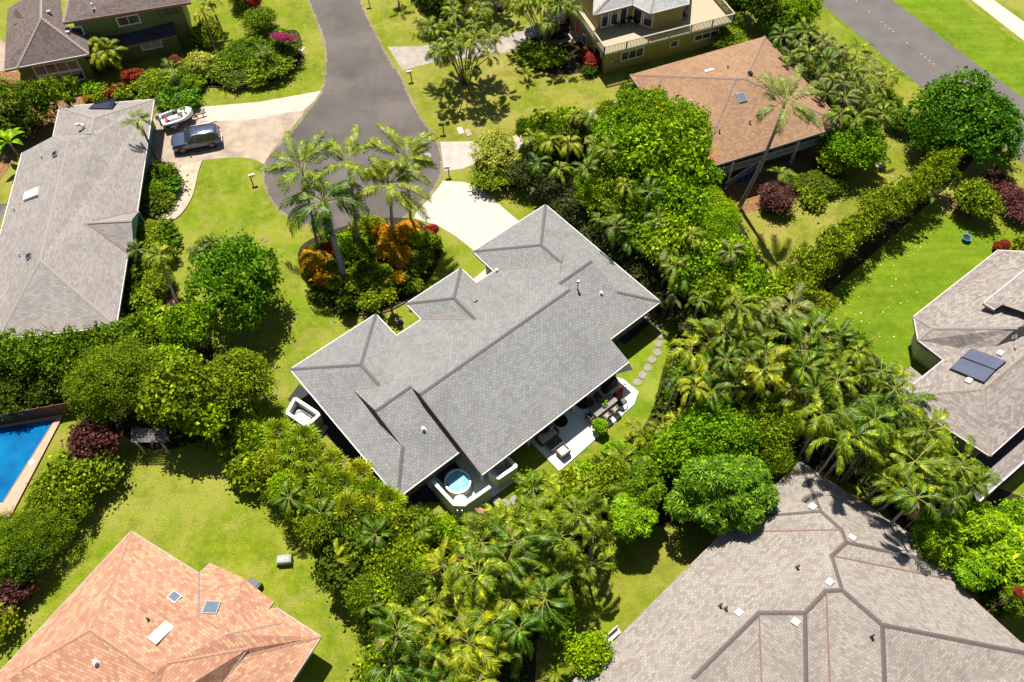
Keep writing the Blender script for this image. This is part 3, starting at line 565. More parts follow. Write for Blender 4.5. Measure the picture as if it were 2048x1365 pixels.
m.poly([a, b, c_, d_], 0, [(0, 0), (2.4, 0), (2.4, 1.4), (0, 1.4)]); m.poly([q_ - Vector((0, 0, .06)) for q_ in (d_, c_, b, a)]); m.bar(a, b, .06, .08, 1); m.bar(d_, c_, .06, .08, 1); m.bar(d_, d_ - Vector((0, 0, .5)), .05, .05, 1); m.bar(c_, c_ - Vector((0, 0, .5)), .05, .05, 1)
m.build('solar_panel', [pv, darkmet], lh)
skylight(lh, 112, 310, wp2, .55, .5, .22, silver, pv, 'solar_vent'); skylight(lh, 65, 390, wp2, .95, 1.5, .22, white, None, 'skylight'); skylight(lh, 60, 514, wp2, .5, .55, .2, silver, pv, 'solar_vent')
m = MB(); p = on_plane(168, 256, wp1); m.tube([p, p + Vector((0, 0, .35)), p + Vector((-.25, -.1, .5)), p + Vector((-.55, -.1, .42))], [.16, .16, .17, .15], 12); m.build('wind_vent', white, lh, smooth='auto')
for x, y in ((84, 316), (29, 421), (40, 512)): pipe(lh, on_plane(x, y, wp2), .25, .05, silver)
attach(lh)
# separate solar array beyond its west eave
sp = thing('solar_array', 'dark blue solar panels on a low lean-to west of the pale grey house', 'solar panel', tuple(P(-8, 455, 0)))
m = MB(); a, b, c_, d_ = P(12, 407, 2.3), P(-30, 410, 2.6), P(-45, 500, 2.6), P(-6, 470, 2.3); m.poly([a, b, c_, d_], 0, [(0, 0), (2, 0), (2, 3), (0, 3)]); m.build('panel', pv, sp)
m = MB()
for q_ in (a, b, c_, d_): MB().bar(q_, (q_[0], q_[1], 0), .08, .08).build('leg', silver, sp); attach(sp)
# ---- orange brown pyramid roof on posts
oh = thing('house', 'raised house with square orange brown pyramid roof and white lanai railing', 'house', tuple(P(1475, 230, 0)))
ez = 4.0
V = VP(a=(1260, 150, ez), b=(1530, 73, ez), c=(1691, 250, ez), d=(1397, 341, ez), p1=(1472, 158, 6.4), p2=(1491, 158, 6.4))
F = [f.split() for f in ['a b p2 p1', 'b c p2', 'c d p1 p2', 'd a p1']]
oroof = face_roof(oh, V, F, S_or, caps=[('a', 'p1'), ('b', 'p2'), ('p1', 'p2'), ('c', 'p2'), ('d', 'p1')], capmat=cap_or, gutters=[('c', 'd'), ('d', 'a')], gmat=plain('gutter slate', (.22, .20, .19), .6))
ft = [V[x][:2] for x in 'a b c d'.split()]; MB().poly([(p[0], p[1], ez - .22) for p in ft]).build('soffit', W_dark, oh)
ctr = sum(np.array(p) for p in ft) / 4
wl = inset(ft, 3.1); wl2 = [tuple(np.array(p)) for p in wl]
MB().prism(wl2, 0, ez - .24).build('wall', W_dark, oh)
fl = inset(ft, .75); MB().prism(fl, 1.28, 1.45).build('lanai_floor', brownwood, oh)
for i in range(4):
    a, b = np.array(fl[i]), np.array(fl[(i + 1) % 4]); n = 4
    for j in range(n):
        p = a + (b - a) * j / n; MB().box((p[0], p[1], ez / 2 - .12), (.22, .22, ez - .24), R(22)).build('post', white, oh)
    m = MB(); L = np.linalg.norm(b - a); nn = int(L / .16)
    for z in (1.6, 2.38): m.bar((*a, z), (*b, z), .09, .07)
    for j in range(nn):
        p = a + (b - a) * (j + .5) / nn; m.bar((*p, 1.58), (*p, 2.36), .05, .05)
    m.build('railing', offw, oh)
# stair with its own railing at the south west corner
s0, s1 = P(1555, 296, 1.4), P(1440, 372, 0)
m = MB()
for j in range(8):
    p = s0 + (s1 - s0) * j / 8; m.box((p[0], p[1], p[2] - .02), (.34, 1.1, .06), R(22))
m.build('stair', brownwood, oh)
m = MB(); d = np.array([math.sin(R(22)), -math.cos(R(22)), 0]) * .6
m.bar(s0 + d + [0, 0, .9], s1 + d + [0, 0, .9], .08, .08)
for j in range(26):
    p = s0 + (s1 - s0) * j / 26 + d; m.bar(p, p + [0, 0, .9], .05, .05)
m.build('stair_railing', offw, oh)
pa = pb = pc = oroof
skylight(oh, 1418, 143, pa, .95, .45, .14, white); skylight(oh, 1482, 197, pb, .85, .95, .2, silver, glass_b); skylight(oh, 1499, 150, oroof, .4, .35, .3, darkmet, None, 'roof_vent')
for x, y, pl, mt in ((1382, 206, pc, offw), (1455, 138, pa, bind), (1438, 265, pc, bind), (1499, 247, pb, bind)): pipe(oh, on_plane(x, y, pl), .28, .06, mt)
# roof flowers fallen in the south west corner
m = MB()
for i in range(420):
    x, y = random.gauss(1412, 14), random.gauss(318, 13)
    ok = y < 338 - (x - 1397) * .31 and x > 1385 and (y < 341 and x > 1260 + (y - 150) * .717 + 3)
    if not ok: continue
    p = roof_hit(x, y, oroof)[0]
    if p is None: continue
    p = p + Vector((0, 0, .03)); s = random.uniform(.03, .07); t = random.random() * 6; c1, s1_ = math.cos(t) * s, math.sin(t) * s
    m.poly([p + Vector((c1, s1_, 0)), p + Vector((-s1_, c1, 0)), p + Vector((-c1, -s1_, .02)), p + Vector((s1_, -c1, 0))])
o_ = m.build('fallen_petals', plain('petals orange', (.60, .17, .06), .7), oh); tag(o_, kind='stuff')
attach(oh)
# ---- olive two storey house, top
vh = thing('house', 'two storey olive house with wraparound roof deck and silver shingled roof', 'house', tuple(P(1330, 40, 0)))
c0, c1 = XY(1207, 148, 0), XY(1421, 92, 0); d1 = (c1 - c0) / np.linalg.norm(c1 - c0); n1 = np.array([-d1[1], d1[0]]); L1 = np.linalg.norm(c1 - c0)
def O(u, v, z): p = c0 + d1 * u + n1 * v; return (p[0], p[1], z)
def Ouv(px, py, z): p = XY(px, py, z) - c0; return p @ d1, p @ n1
zf = 2.85
MB().prism([O(0, 0, 0)[:2], O(L1, 0, 0)[:2], O(L1, 15, 0)[:2], O(0, 15, 0)[:2]], 0, zf - .2).build('wall', W_olive, vh)
ov = .45
dk = MB().prism([O(-ov, -ov, 0)[:2], O(L1 + ov + 1.4, -ov, 0)[:2], O(L1 + ov + 1.4, 15, 0)[:2], O(-ov, 15, 0)[:2]], zf - .18, zf).build('deck', [deck_m], vh)
def rail(a, b, h=1.0, name='railing', mat=None):
    m = MB(); a, b = np.array(a), np.array(b); L = np.linalg.norm(b - a); up = np.array([0, 0, 1.])
    m.bar(a + up * h, b + up * h, .16, .06); m.bar(a + up * .12, b + up * .12, .06, .06); m.bar(a - up * .1, b - up * .1, .07, .26)
    n = int(L / .17)
    for j in range(n): p = a + (b - a) * (j + .5) / n; m.bar(p + up * .1, p + up * h, .055, .055)
    k_ = max(1, round(L / 2.6))
    for j in range(k_ + 1): p = a + (b - a) * j / k_; m.bar(p - up * .2, p + up * h, .13, .13)
    return m.build(name, mat or plain('railing paint', (.36, .33, .22), .6), vh)
rail(O(-ov, -ov, zf), O(L1 + ov + 1.4, -ov, zf)); rail(O(-ov, -ov, zf), O(-ov, 15, zf)); rail(O(L1 + ov + 1.4, -ov, zf), O(L1 + ov + 1.4, 15, zf))
up_px = [(1196, 60), (1262, 37), (1312, 62), (1364, 48), (1368, -40), (1196, -40)]
up_px = [(1201, 62), (1265, 39), (1311, 63), (1365, 49)]
U = [Ouv(x, y, zf) for x, y in ((1195, 61), (1258, 42), (1308, 62), (1360, 46))]
ua, ub, uc, ud = U
UW = [O(ua[0], ua[1], 0)[:2], O(ub[0], ua[1], 0)[:2], O(uc[0], uc[1], 0)[:2], O(ud[0], uc[1], 0)[:2], O(ud[0], 14, 0)[:2], O(ua[0], 14, 0)[:2]]
MB().prism(UW, zf + .003, zf + 2.6).build('upper_wall', W_olive, vh)
for s in (.35, 1.45, 2.5): window(vh, UW[0], UW[1], s, .8, zf + .25, 2.0, 1)
for s in (.25, 1.5): window(vh, UW[1], UW[2], s, 1.0, zf + .25, 2.0, 1)
window(vh, O(0, 0, 0), O(L1, 0, 0), 1.9, 2.6, 1.1, 1.1, 3); window(vh, O(0, 0, 0), O(L1, 0, 0), 7.7, .95, 1.2, .75, 1); window(vh, O(0, 0, 0), O(L1, 0, 0), 10.6, 2.9, 1.2, .75, 3)
window(vh, O(0, 15, 0), O(0, 0, 0), 12.6, 1.4, .9, 1.1, 1); window(vh, O(0, 15, 0), O(0, 0, 0), 9.3, 1.1, .2, 1.9, 1, pane=glass_b); window(vh, O(0, 15, 0), O(0, 0, 0), 7.6, .9, .1, 1.9, 1, pane=red)
for (u, h_) in ((.75, 1.5), (1.35, 1.0)):
    p = O(u, -.08, h_); MB().box(p, (.28, .16, .36), math.atan2(d1[1], d1[0])).build('meter_box', silver, vh)
rf = zf + 2.6
V = dict(a=tuple(P(1186, 30, rf)), b=tuple(P(1265, 9, rf)), c=tuple(P(1301, 27, rf)), d=tuple(P(1379, 7, rf)), p=tuple(P(1262, -50, rf + 1.6)), q=tuple(P(1318, -45, rf + 1.5)), d2=tuple(P(1385, -70, rf)), a2=tuple(P(1190, -70, rf)))
face_roof(vh, V, [f.split() for f in ['a b p', 'b c q p', 'c d q', 'd d2 q', 'a p a2']], S_pale, caps=[('b', 'p'), ('c', 'q'), ('a', 'p'), ('p', 'q')], capmat=cap_g, gutters=[('a', 'b'), ('b', 'c'), ('c', 'd')], gmat=offw)
MB().poly([(p[0], p[1], rf - .22) for p in (V['a'], V['b'], V['c'], V['d'], V['d2'], V['a2'])]).build('soffit', offw, vh)
attach(vh)
def deck_chair(px, py, z, rz, label):
    t = thing('chair', label, 'chair', tuple(P(px, py, z)), rz, 'black chairs on the olive house deck'); m = MB().box((0, 0, .42), (.5, .5, .06)); m.build('seat', black, t)
    MB().box((0, .25, .75), (.5, .06, .6)).build('backrest', black, t)
    for x in (-.2, .2):
        for y in (-.2, .2): MB().tube([(x, y, 0), (x, y, .42)], .03, 6).build('leg', black, t)
for px, py, rz, lb in ((1232, 52, .3, 'black deck chair leftmost in front of the upper windows'), (1245, 51, -.2, 'black deck chair next to the tall chair by the corner window'), (1274, 51, .8, 'black deck chair rightmost below the slanted windows'), (1371, 18, 1.2, 'black deck chair on the right deck nearest the roof edge'), (1369, 38, 2, 'black deck chair on the right deck beside the olive wall')):
    deck_chair(px, py, zf, rz, lb)
tb = thing('table', 'dark round bistro table between black chairs on the roof deck', 'table', tuple(P(1258, 46, zf)))
MB().lathe((0, 0, 0), [(.02, .7), (.45, .7), (.45, .74), (.02, .74)], 20).build('tabletop', black, tb); MB().tube([(0, 0, 0), (0, 0, .7)], .04, 8).build('pedestal', black, tb)
# ---- green house, top left
gh = thing('house', 'two storey dark green board house with brown shingle roofs at top left', 'house', tuple(P(180, 60, 0)))
V = VP(pk=(82, 36, 6.2), L=(34, 135, 3.6), Rr=(178, 108, 3.6), r2=(82, -30, 6.2), R2=(177, 77, 3.7), R3=(127, 48, 4.9), R4=(120, -10, 5.2), L2=(8, 140, 3.3), L3=(15, 18, 3.3), L4=(60, -10, 5.0))
face_roof(gh, V, [f.split() for f in ['L Rr pk', 'pk Rr R2 R3 R4 r2', 'L pk r2 L4 L3 L2']], S_green, caps=[('L', 'pk'), ('Rr', 'pk'), ('pk', 'r2')], capmat=cap_g, gutters=[('L', 'Rr'), ('L', 'L2')], gmat=offw)
V2 = VP(a=(126, 45, 5.6), b=(381, 4, 5.6), c=(381, -60, 7.2), d=(150, -60, 7.2))
face_roof(gh, V2, [list('abcd')], S_green, gutters=[('a', 'b')], gmat=fascia_m, caps=[('a', 'd')], capmat=cap_g)
g0, g1 = XY(194, 165, 0), XY(366, 104, 0)
q1, q2 = XY(184, 106, 3.5), XY(60, 135, 3.5)
fw = [XY(193, 165, 0), XY(64, 188, 0)]
dd = (fw[0] - fw[1]) / np.linalg.norm(fw[0] - fw[1]); nn_ = np.array([-dd[1], dd[0]])
MB().prism([tuple(fw[1]), tuple(fw[0]), tuple(fw[0] + nn_ * 5), tuple(fw[1] + nn_ * 5)], 0, 3.5).build('wall', W_green, gh)
window(gh, fw[1], fw[0], 1.4, 4.3, 2.0, 1.1, 4); window(gh, fw[1], fw[0], 1.4, 4.3, .7, 1.15, 4)
hw = [XY(392, 90, 0), XY(287, 117, 0)]
dw = (XY(392, 90, 0) - XY(140, 140, 0)); dw /= np.linalg.norm(dw); nw_ = np.array([-dw[1], dw[0]]); b0 = XY(392, 92, 0)
uw = float((b0 - XY(146, 48, 5.4)) @ dw)
MB().prism([tuple(b0), tuple(b0 - dw * uw), tuple(b0 - dw * (uw - 1.2) + nw_ * 6), tuple(b0 + nw_ * 6)], 0, 5.45).build('upper_wall', W_green, gh)
window(gh, b0 - dw * 14.5, b0, 3.2, 1.05, 3.9, .95, 1); window(gh, b0 - dw * 14.5, b0, 7.8, 2.2, 4.0, 1.0, 2); window(gh, b0 - dw * 14.5, b0, 12.0, 2.2, 4.3, .75, 2, frame=W_green)
s0_ = XY(366, 104, 0); lean = [tuple(s0_), tuple(s0_ - dw * 8.5), tuple(s0_ - dw * 8.5 + nw_ * 2.6), tuple(s0_ + nw_ * 2.6)]
MB().prism(lean, 0, 2.5).build('lean_to_wall', W_green, gh); window(gh, lean[1], lean[0], 4.6, 2.1, 1.15, 1.0, 2, pane=blind)
V3 = VP(a=(353, 69, 2.6), b=(236, 96, 2.6), c=(150, 92, 2.7), d=(176, 58, 3.6), f=(343, 33, 3.7))
face_roof(gh, V3, [list('abcdf')], S_dark, name='lean_to_roof', gutters=[('a', 'b')], gmat=W_dark)
V4 = VP(a=(25, 33, 4.0), b=(31, 17, 4.7), c=(72, 9, 5.3), d=(54, 44, 4.6), e=(27, 49, 4.0))
face_roof(gh, V4, [list('abcde')], S_green, name='dormer_roof'); m = MB(); a, b = V4['e'], V4['d']; m.poly([a, b, (b[0], b[1], b[2] - .9), (a[0], a[1], a[2] - .5)]); m.build('dormer_wall', W_dark, gh)
pr = (V['pk'], V['Rr'], V['R2'])
for x, y in ((98, 25), (136, 66)): MB().box(tuple(on_plane(x, y, pr) + Vector((0, 0, .08))), (.4, .3, .2), R(15)).build('roof_vent', silver, gh)
pipe(gh, on_plane(187, 17, (V2['a'], V2['b'], V2['c'])), .5, .07, offw); pipe(gh, on_plane(157, 63, pr), .4, .05, silver)
attach(gh)
# ---- weathered shingle house, right edge
rh = thing('house', 'weathered pale shingle house with solar water heater at the right edge', 'house', tuple(P(2000, 720, 0)))
V = VP(a=(1828, 633, 2.9), b=(1996, 501, 2.9), c=(2048, 504, 2.9), c2=(2140, 508, 2.9), d=(1837, 681, 2.9), f=(1888, 720, 2.9), g=(1918, 697, 2.95), p=(1866, 657, 3.9), q=(2034, 656, 5.0), q2=(2140, 600, 5.2),
  h=(1835, 767, 2.7), i=(1800, 796, 2.7), j=(1843, 784, 3.3), k=(1967, 778, 5.2), l=(1980, 912, 2.7), n=(1866, 828, 2.7), o=(2140, 769, 2.7), r=(2140, 636, 5.3), s=(1800, 783, 2.7))
V['i'] = tuple(P(1796, 794, 2.7)); _pb = (V['f'], V['i'], V['k'])
V.update(VP(p=(1866, 657, 3.45), q=(2034, 656, 4.8), q2=(2140, 600, 5.2), vm=(1990, 694, 3.65), k=(1967, 778, 3.9), r=(2140, 636, 4.05)))
rroof = face_roof(rh, V, [f.split() for f in ['a b c c2 q2 q p', 'a p d', 'd p q vm g f', 'f g vm r k i', 'vm q q2 r', 'i k l', 'k r o l']], S_right,
  caps=[('a', 'p'), ('d', 'p'), ('p', 'q'), ('i', 'k'), ('k', 'l'), ('k', 'r')], capmat=plain('ridge cap right', (.27, .23, .20), .9, var=.2, scale=9), gutters=[('b', 'a'), ('a', 'd'), ('d', 'f'), ('f', 'i'), ('i', 'l'), ('l', 'o'), ('b', 'c2')])
ft = [V[x][:2] for x in 'a b c2 o l i f d'.split()]
MB().poly([(p[0], p[1], 2.5) for p in ft]).build('soffit', offw, rh); MB().prism(inset(ft, .7), 0, 2.48).build('wall', W_pale, rh)
VV = VP(a=(1968, 606, 4.6), b=(2100, 500, 4.6), c=(2100, 640, 5.6), d=(2008, 608, 4.95), f=(1990, 619, 4.6))
face_roof(rh, VV, [f.split() for f in ['a b c d', 'a d f']], S_right, name='upper_roof', gutters=[('a', 'b'), ('a', 'f')], capmat=cap_g, caps=[('d', 'c')])
w_ = MB(); a, b, c_ = V['f'], V['i'], V['d']; pt = [P(1893, 720, 0)[:2]]
kp = (V['f'], V['i'], V['k'])
n_, x_, y_ = plane_frame(*kp)
def collector(pts, lift=.22):
    q_ = [roof_hit(x, y, rroof)[0] + Vector((0, 0, lift)) for x, y in pts]; lo = [v - Vector((0, 0, .1)) for v in q_]; m = MB(); m.poly(q_); m.poly(lo[::-1])
    for i in range(4): m.poly([lo[i], lo[(i + 1) % 4], q_[(i + 1) % 4], q_[i]]); m.bar(lo[i], lo[i] - Vector((0, 0, lift)), .05, .05)
    o = m.build('solar_collector', darkmet, rh); c_ = sum(q_, Vector()) / 4; t_ = [c_ + (v - c_) * .96 + Vector((0, 0, .012)) for v in q_]; w_ = (t_[1] - t_[0]).length; h_ = (t_[3] - t_[0]).length
    MB().poly(t_, 0, [(0, 0), (0, w_), (h_, w_), (h_, 0)]).build('pane', pv_pale, o)
collector([(1898, 740), (1920, 719), (1988, 744), (1966, 768)]); collector([(1921, 717), (1942, 700), (2010, 726), (1989, 743)])
for x, y in ((2026, 672), (2000, 708), (1937, 763)): skylight(rh, x, y, rroof, .5, .4, .16, white, None, 'roof_vent')
pipe(rh, on_plane(2028, 698, rroof), .25, .05, silver)
q = [P(*c, z)for c, z in (((1822, 735), 2.3), ((1849, 757), 2.3), ((1812, 790), 2.3), ((1790, 760), 2.3))]
m = MB(); m.slopes([P(1821, 733, 2.3), P(1849, 756, 2.3), P(1820, 790, 2.9), P(1786, 765, 2.6)]); m.build('low_roof', S_right, rh)
m = MB(); m.slopes([P(1955, 1006, 2.3), P(2140, 842, 2.3), P(2140, 800, 2.75), P(1942, 972, 2.75)]); m.build('carport_roof', S_right, rh)
c = MB(); c.bar(P(1955, 1006, 2.25), P(2140, 842, 2.25), .14, .14); c.build('gutter', gutter_m, rh)
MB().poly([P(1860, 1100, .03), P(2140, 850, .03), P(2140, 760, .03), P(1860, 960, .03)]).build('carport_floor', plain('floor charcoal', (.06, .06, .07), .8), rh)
attach(rh)
# ---- large pink beige house, bottom right
bh = thing('house', 'sprawling pink beige shingled house with many ridges in the bottom right corner', 'house', tuple(P(1700, 1230, 0)))
V = VP(l=(1080, 1432, 2.9), w=(1145, 1365, 2.9), wl=(1440, 1070, 2.9), t=(1600, 925, 2.9), nt=(1903, 1160, 2.9), nt2=(1927, 1137, 2.9), br=(2048, 1290, 2.9), br2=(2110, 1350, 2.9),
  p2=(1643, 1024, 3.95), p3=(1497, 1036, 2.9), p3b=(1460, 1064, 2.9), p4=(1683, 1060, 4.45), p5=(1692, 1085, 4.6), p7=(1663, 1112, 4.75), p9=(1684, 1180, 5.35), p10=(1652, 1182, 5.35), p11=(1610, 1226, 5.25), p12=(1518, 1226, 4.8), p13=(1387, 1356, 4.8),
  p13b=(1280, 1372, 3.0), p14=(1765, 1250, 5.3), p15=(2120, 1320, 2.9), x1=(1525, 1420, 4.0), x2=(1613, 1420, 4.2), x3=(1662, 1420, 4.0), x4=(1771, 1420, 4.2), x0=(1330, 1420, 4.8), x5=(2090, 1420, 2.9), x00=(1100, 1440, 2.9))
broof = face_roof(bh, V, [f.split() for f in ['wl t p2 p3', 'p3 p2 p4 p3b', 'p3b p4 p5 p7 p9 p10 p11 p12 p13 x0 x00 w wl', 't nt2 p5 p4 p2', 'p5 nt2 nt p7', 'p7 nt br br2 p15 p14 p9', 'p13 p12 x1 x0', 'p12 p11 x2 x1', 'p11 p10 x3 x2', 'p10 p9 p14 x4 x3', 'p14 p15 x5 x4']], S_br,
  caps=[('p3', 'p2'), ('t', 'p2'), ('p2', 'p4'), ('p4', 'p5'), ('p5', 'p7'), ('p5', 'nt2'), ('p7', 'p9'), ('p9', 'p10'), ('p10', 'p11'), ('p11', 'p12'), ('p12', 'p13'), ('p11', 'x2'), ('p14', 'p9'), ('p14', 'x4'), ('p14', 'p15'), ('p13', 'p13b')], capmat=cap_br,
  valleys=[('p3b', 'p4'), ('p7', 'nt'), ('p12', 'x1'), ('p10', 'x3')], valmat=plain('valley rust', (.20, .115, .085), .7), gutters=[('w', 't'), ('t', 'nt2'), ('nt2', 'nt'), ('nt', 'br2')], gmat=plain('gutter plum', (.30, .20, .19), .5), capw=.15)
ft = [V[x][:2] for x in 'w t nt2 nt br br2 x5 x1'.split()]
MB().poly([(p[0], p[1], 2.66) for p in ft]).build('soffit', offw, bh); MB().prism(inset(ft, .8), 0, 2.64).build('wall', W_pale, bh)
mp_ = (V['p3b'], V['w'], V['p12'])
for x, y, s in ((1625, 1015, 'n'), (1703, 1077, 'n'), (1659, 1166, 'm'), (1478, 1227, 'm'), (1591, 1244, 's')):
    skylight(bh, x, y, broof, .46, .42, .14, white, None, 'roof_vent')
for x, y, pl in ((1594, 1136, mp_), (1440, 1213, mp_), (1451, 1219, mp_), (1743, 1274, (V['p9'], V['p14'], V['x4']))): pipe(bh, on_plane(x, y, broof), .35, .06, bind)
attach(bh)
# ---- terracotta shingle house, bottom left
th_ = thing('house', 'house with mottled terracotta shingle roof and skylights in the bottom left', 'house', tuple(P(300, 1250, 0)))
V = VP(t=(262, 1063, 2.9), n1=(398, 1148, 2.9), c2=(422, 1127, 2.9), c3=(484, 1155, 2.9), c4=(547, 1203, 2.9), c5=(534, 1219, 2.9), c6=(552, 1216, 2.9), c7=(641, 1274, 2.9), c8=(545, 1420, 2.9), L=(-80, 1430, 2.9),
  j1=(476, 1184, 3.5), j2=(428, 1250, 4.3), v3=(453, 1270, 4.3), v4=(564, 1247, 3.1), vn=(397, 1234, 4.2), h=(44, 1340, 4.1), r3=(180, 1261, 4.95), r4=(306, 1345, 4.95), w1=(300, 1420, 4.3), h2=(20, 1420, 3.2),
  g1=(495, 1298, 3.9), g2=(336, 1327, 4.6), g3=(310, 1365, 4.5), s1=(500, 1420, 3.0), s2=(445, 1365, 3.0), k1=(485, 1313, 3.6), k2=(440, 1420, 2.95), m1=(232, 1150, 4.0))
troof = face_roof(th_, V, [f.split() for f in ['t m1 r3 h L', 't n1 vn j2 v3 v4 c6 c7 k1 g1 g2 r4 r3 m1', 'n1 c2 c3 j1 j2 vn', 'c3 c4 c5 v4 v3 j2 j1', 'c5 c6 v4', 'h r3 r4 w1 h2', 'L h h2', 'g2 g1 s2 w1 r4', 'k1 c7 c8 s1 s2']], S_bl,
  caps=[('r3', 'r4'), ('h', 'r3'), ('g2', 'g1'), ('c7', 'k1'), ('t', 'm1'), ('m1', 'r3')], capmat=cap_bl, capw=.10, valleys=[('n1', 'vn'), ('v3', 'v4')], valmat=plain('valley steel', (.22, .17, .17), .5),
  gutters=[('L', 't'), ('t', 'n1'), ('n1', 'c2'), ('c4', 'c5'), ('c6', 'c7'), ('c7', 'c8'), ('g1', 's2')], gmat=plain('gutter taupe', (.34, .27, .25), .5))
ft = [V[x][:2] for x in 't n1 c7 c8 L'.split()]
MB().poly([(V[x][0], V[x][1], 2.66) for x in 't n1 c2 c3 c4 c5 c6 c7 c8 L'.split()]).build('soffit', offw, th_); MB().prism(inset(ft, .7), 0, 2.64).build('wall', W_pale, th_)
nep = (V['t'], V['n1'], V['r3'])
nep = troof
skylight(th_, 349, 1195, nep, .72, .62, .12, silver, glass_b); skylight(th_, 423, 1217, nep, .98, .95, .14, silver, glass_b); skylight(th_, 322, 1267, nep, .75, 1.45, .14, white)
pipe(th_, on_plane(297, 1240, nep), .25, .05, bind); pipe(th_, on_plane(194, 1326, troof), .3, .09, white)
attach(th_)
# ---------------------------------------------------------------- foliage meshes
def qmesh(name, verts, mats, midx=None, nsides=4):
    "verts: (faces, nsides, 3)"
    nf = len(verts); me = bpy.data.meshes.new(name)
    me.vertices.add(nf * nsides); me.vertices.foreach_set('co', np.asarray(verts, np.float32).ravel())
    me.loops.add(nf * nsides); me.loops.foreach_set('vertex_index', np.arange(nf * nsides, dtype=np.int32))
    me.polygons.add(nf); me.polygons.foreach_set('loop_start', np.arange(nf, dtype=np.int32) * nsides); me.polygons.foreach_set('loop_total', np.full(nf, nsides, np.int32))
    for m in mats: me.materials.append(m)
    if midx is not None: me.polygons.foreach_set('material_index', np.asarray(midx, np.int32))
    me.update(calc_edges=True); return me
def unit(a): return a / np.maximum(np.linalg.norm(a, axis=-1, keepdims=True), 1e-9)
def leaves(pos, nrm, size, r, asp=.5, jit=.55):
    "diamond leaves at pos, facing roughly nrm"
    n = len(pos); nn = unit(nrm + r.normal(0, jit, (n, 3))); t = unit(np.cross(nn, r.normal(0, 1, (n, 3)))); b = np.cross(nn, t)
    s = (size * r.uniform(.6, 1.3, n))[:, None]
    tip = -.18 * s * np.array([0, 0, 1.])
    return np.stack([pos - t * s * .5, pos + b * s * asp * .5 - tip * .3, pos + t * s * .5 + tip, pos - b * s * asp * .5 - tip * .3], 1)
def tufts(pos, nrm, size, r, k=7, asp=.24):
    "rosettes of k narrow leaves"
    n = len(pos); nn = unit(nrm * .8 + np.array([0, 0, .5]) + r.normal(0, .25, (n, 3))); t = unit(np.cross(nn, r.normal(0, 1, (n, 3)))); b = np.cross(nn, t); out = []
    for j in range(k):
        a = 2 * math.pi * j / k + r.uniform(-.25, .25, n); d = t * np.cos(a)[:, None] + b * np.sin(a)[:, None]; w = np.cross(nn, d)
        s = (size * r.uniform(.75, 1.2, n))[:, None]; d2 = unit(d + nn * r.uniform(-.1, .5, n)[:, None])
        out.append(np.stack([pos, pos + d2 * s * .55 + w * s * asp * .5, pos + d2 * s - nn * s * .18, pos + d2 * s * .55 - w * s * asp * .5], 1))
    return np.concatenate(out)
def crown_pts(lobes, n, r, flat=1.0, spray=None):
    "points on the outside of overlapping lobes (cx,cy,cz,r)"
    L = np.array(lobes); w = L[:, 3] ** 2; idx = r.choice(len(L), n * 2, p=w / w.sum()); d = unit(r.normal(0, 1, (n * 2, 3))); d[:, 2] = np.where(d[:, 2] < -.35, -d[:, 2], d[:, 2]); d = unit(d)
    rr = L[idx, 3] * (1 - np.abs(r.normal(0, .13, n * 2))); p = L[idx, :3] + d * rr[:, None] * np.array([1, 1, flat])
    if spray:   # leaves sit in sprays, with gaps between them
        m_ = max(8, int(n * 2 / spray[0])); j = r.integers(0, m_, n * 2); p = p[j] + r.normal(0, spray[1], (n * 2, 3)) * np.array([1, 1, .55]); d = unit(d[j] + r.normal(0, .35, (n * 2, 3)))
    keep = np.ones(n * 2, bool)
    for c in L:
        q = (p - c[:3]) / np.array([1, 1, flat]); keep &= (np.linalg.norm(q, axis=1) > c[3] * .70)
    return p[keep][:n], d[keep][:n]
def lobes_for(rx, ry, rz, k, r, lr=.42):
    out = [(0, 0, 0, min(rx, ry, rz) * .58)]
    for i in range(k):
        a = i * 2.399 + r.uniform(-.3, .3); t = (i + .5) / k; el = math.asin(min(1, -.25 + 1.22 * t)); R_ = math.cos(el); q = (1 - lr) * r.uniform(.82, 1.02)
        out.append((rx * q * R_ * math.cos(a), ry * q * R_ * math.sin(a), rz * q * math.sin(el), lr * (rx * ry * rz) ** (1 / 3) * r.uniform(.75, 1.15)))
    return out
CR = {}
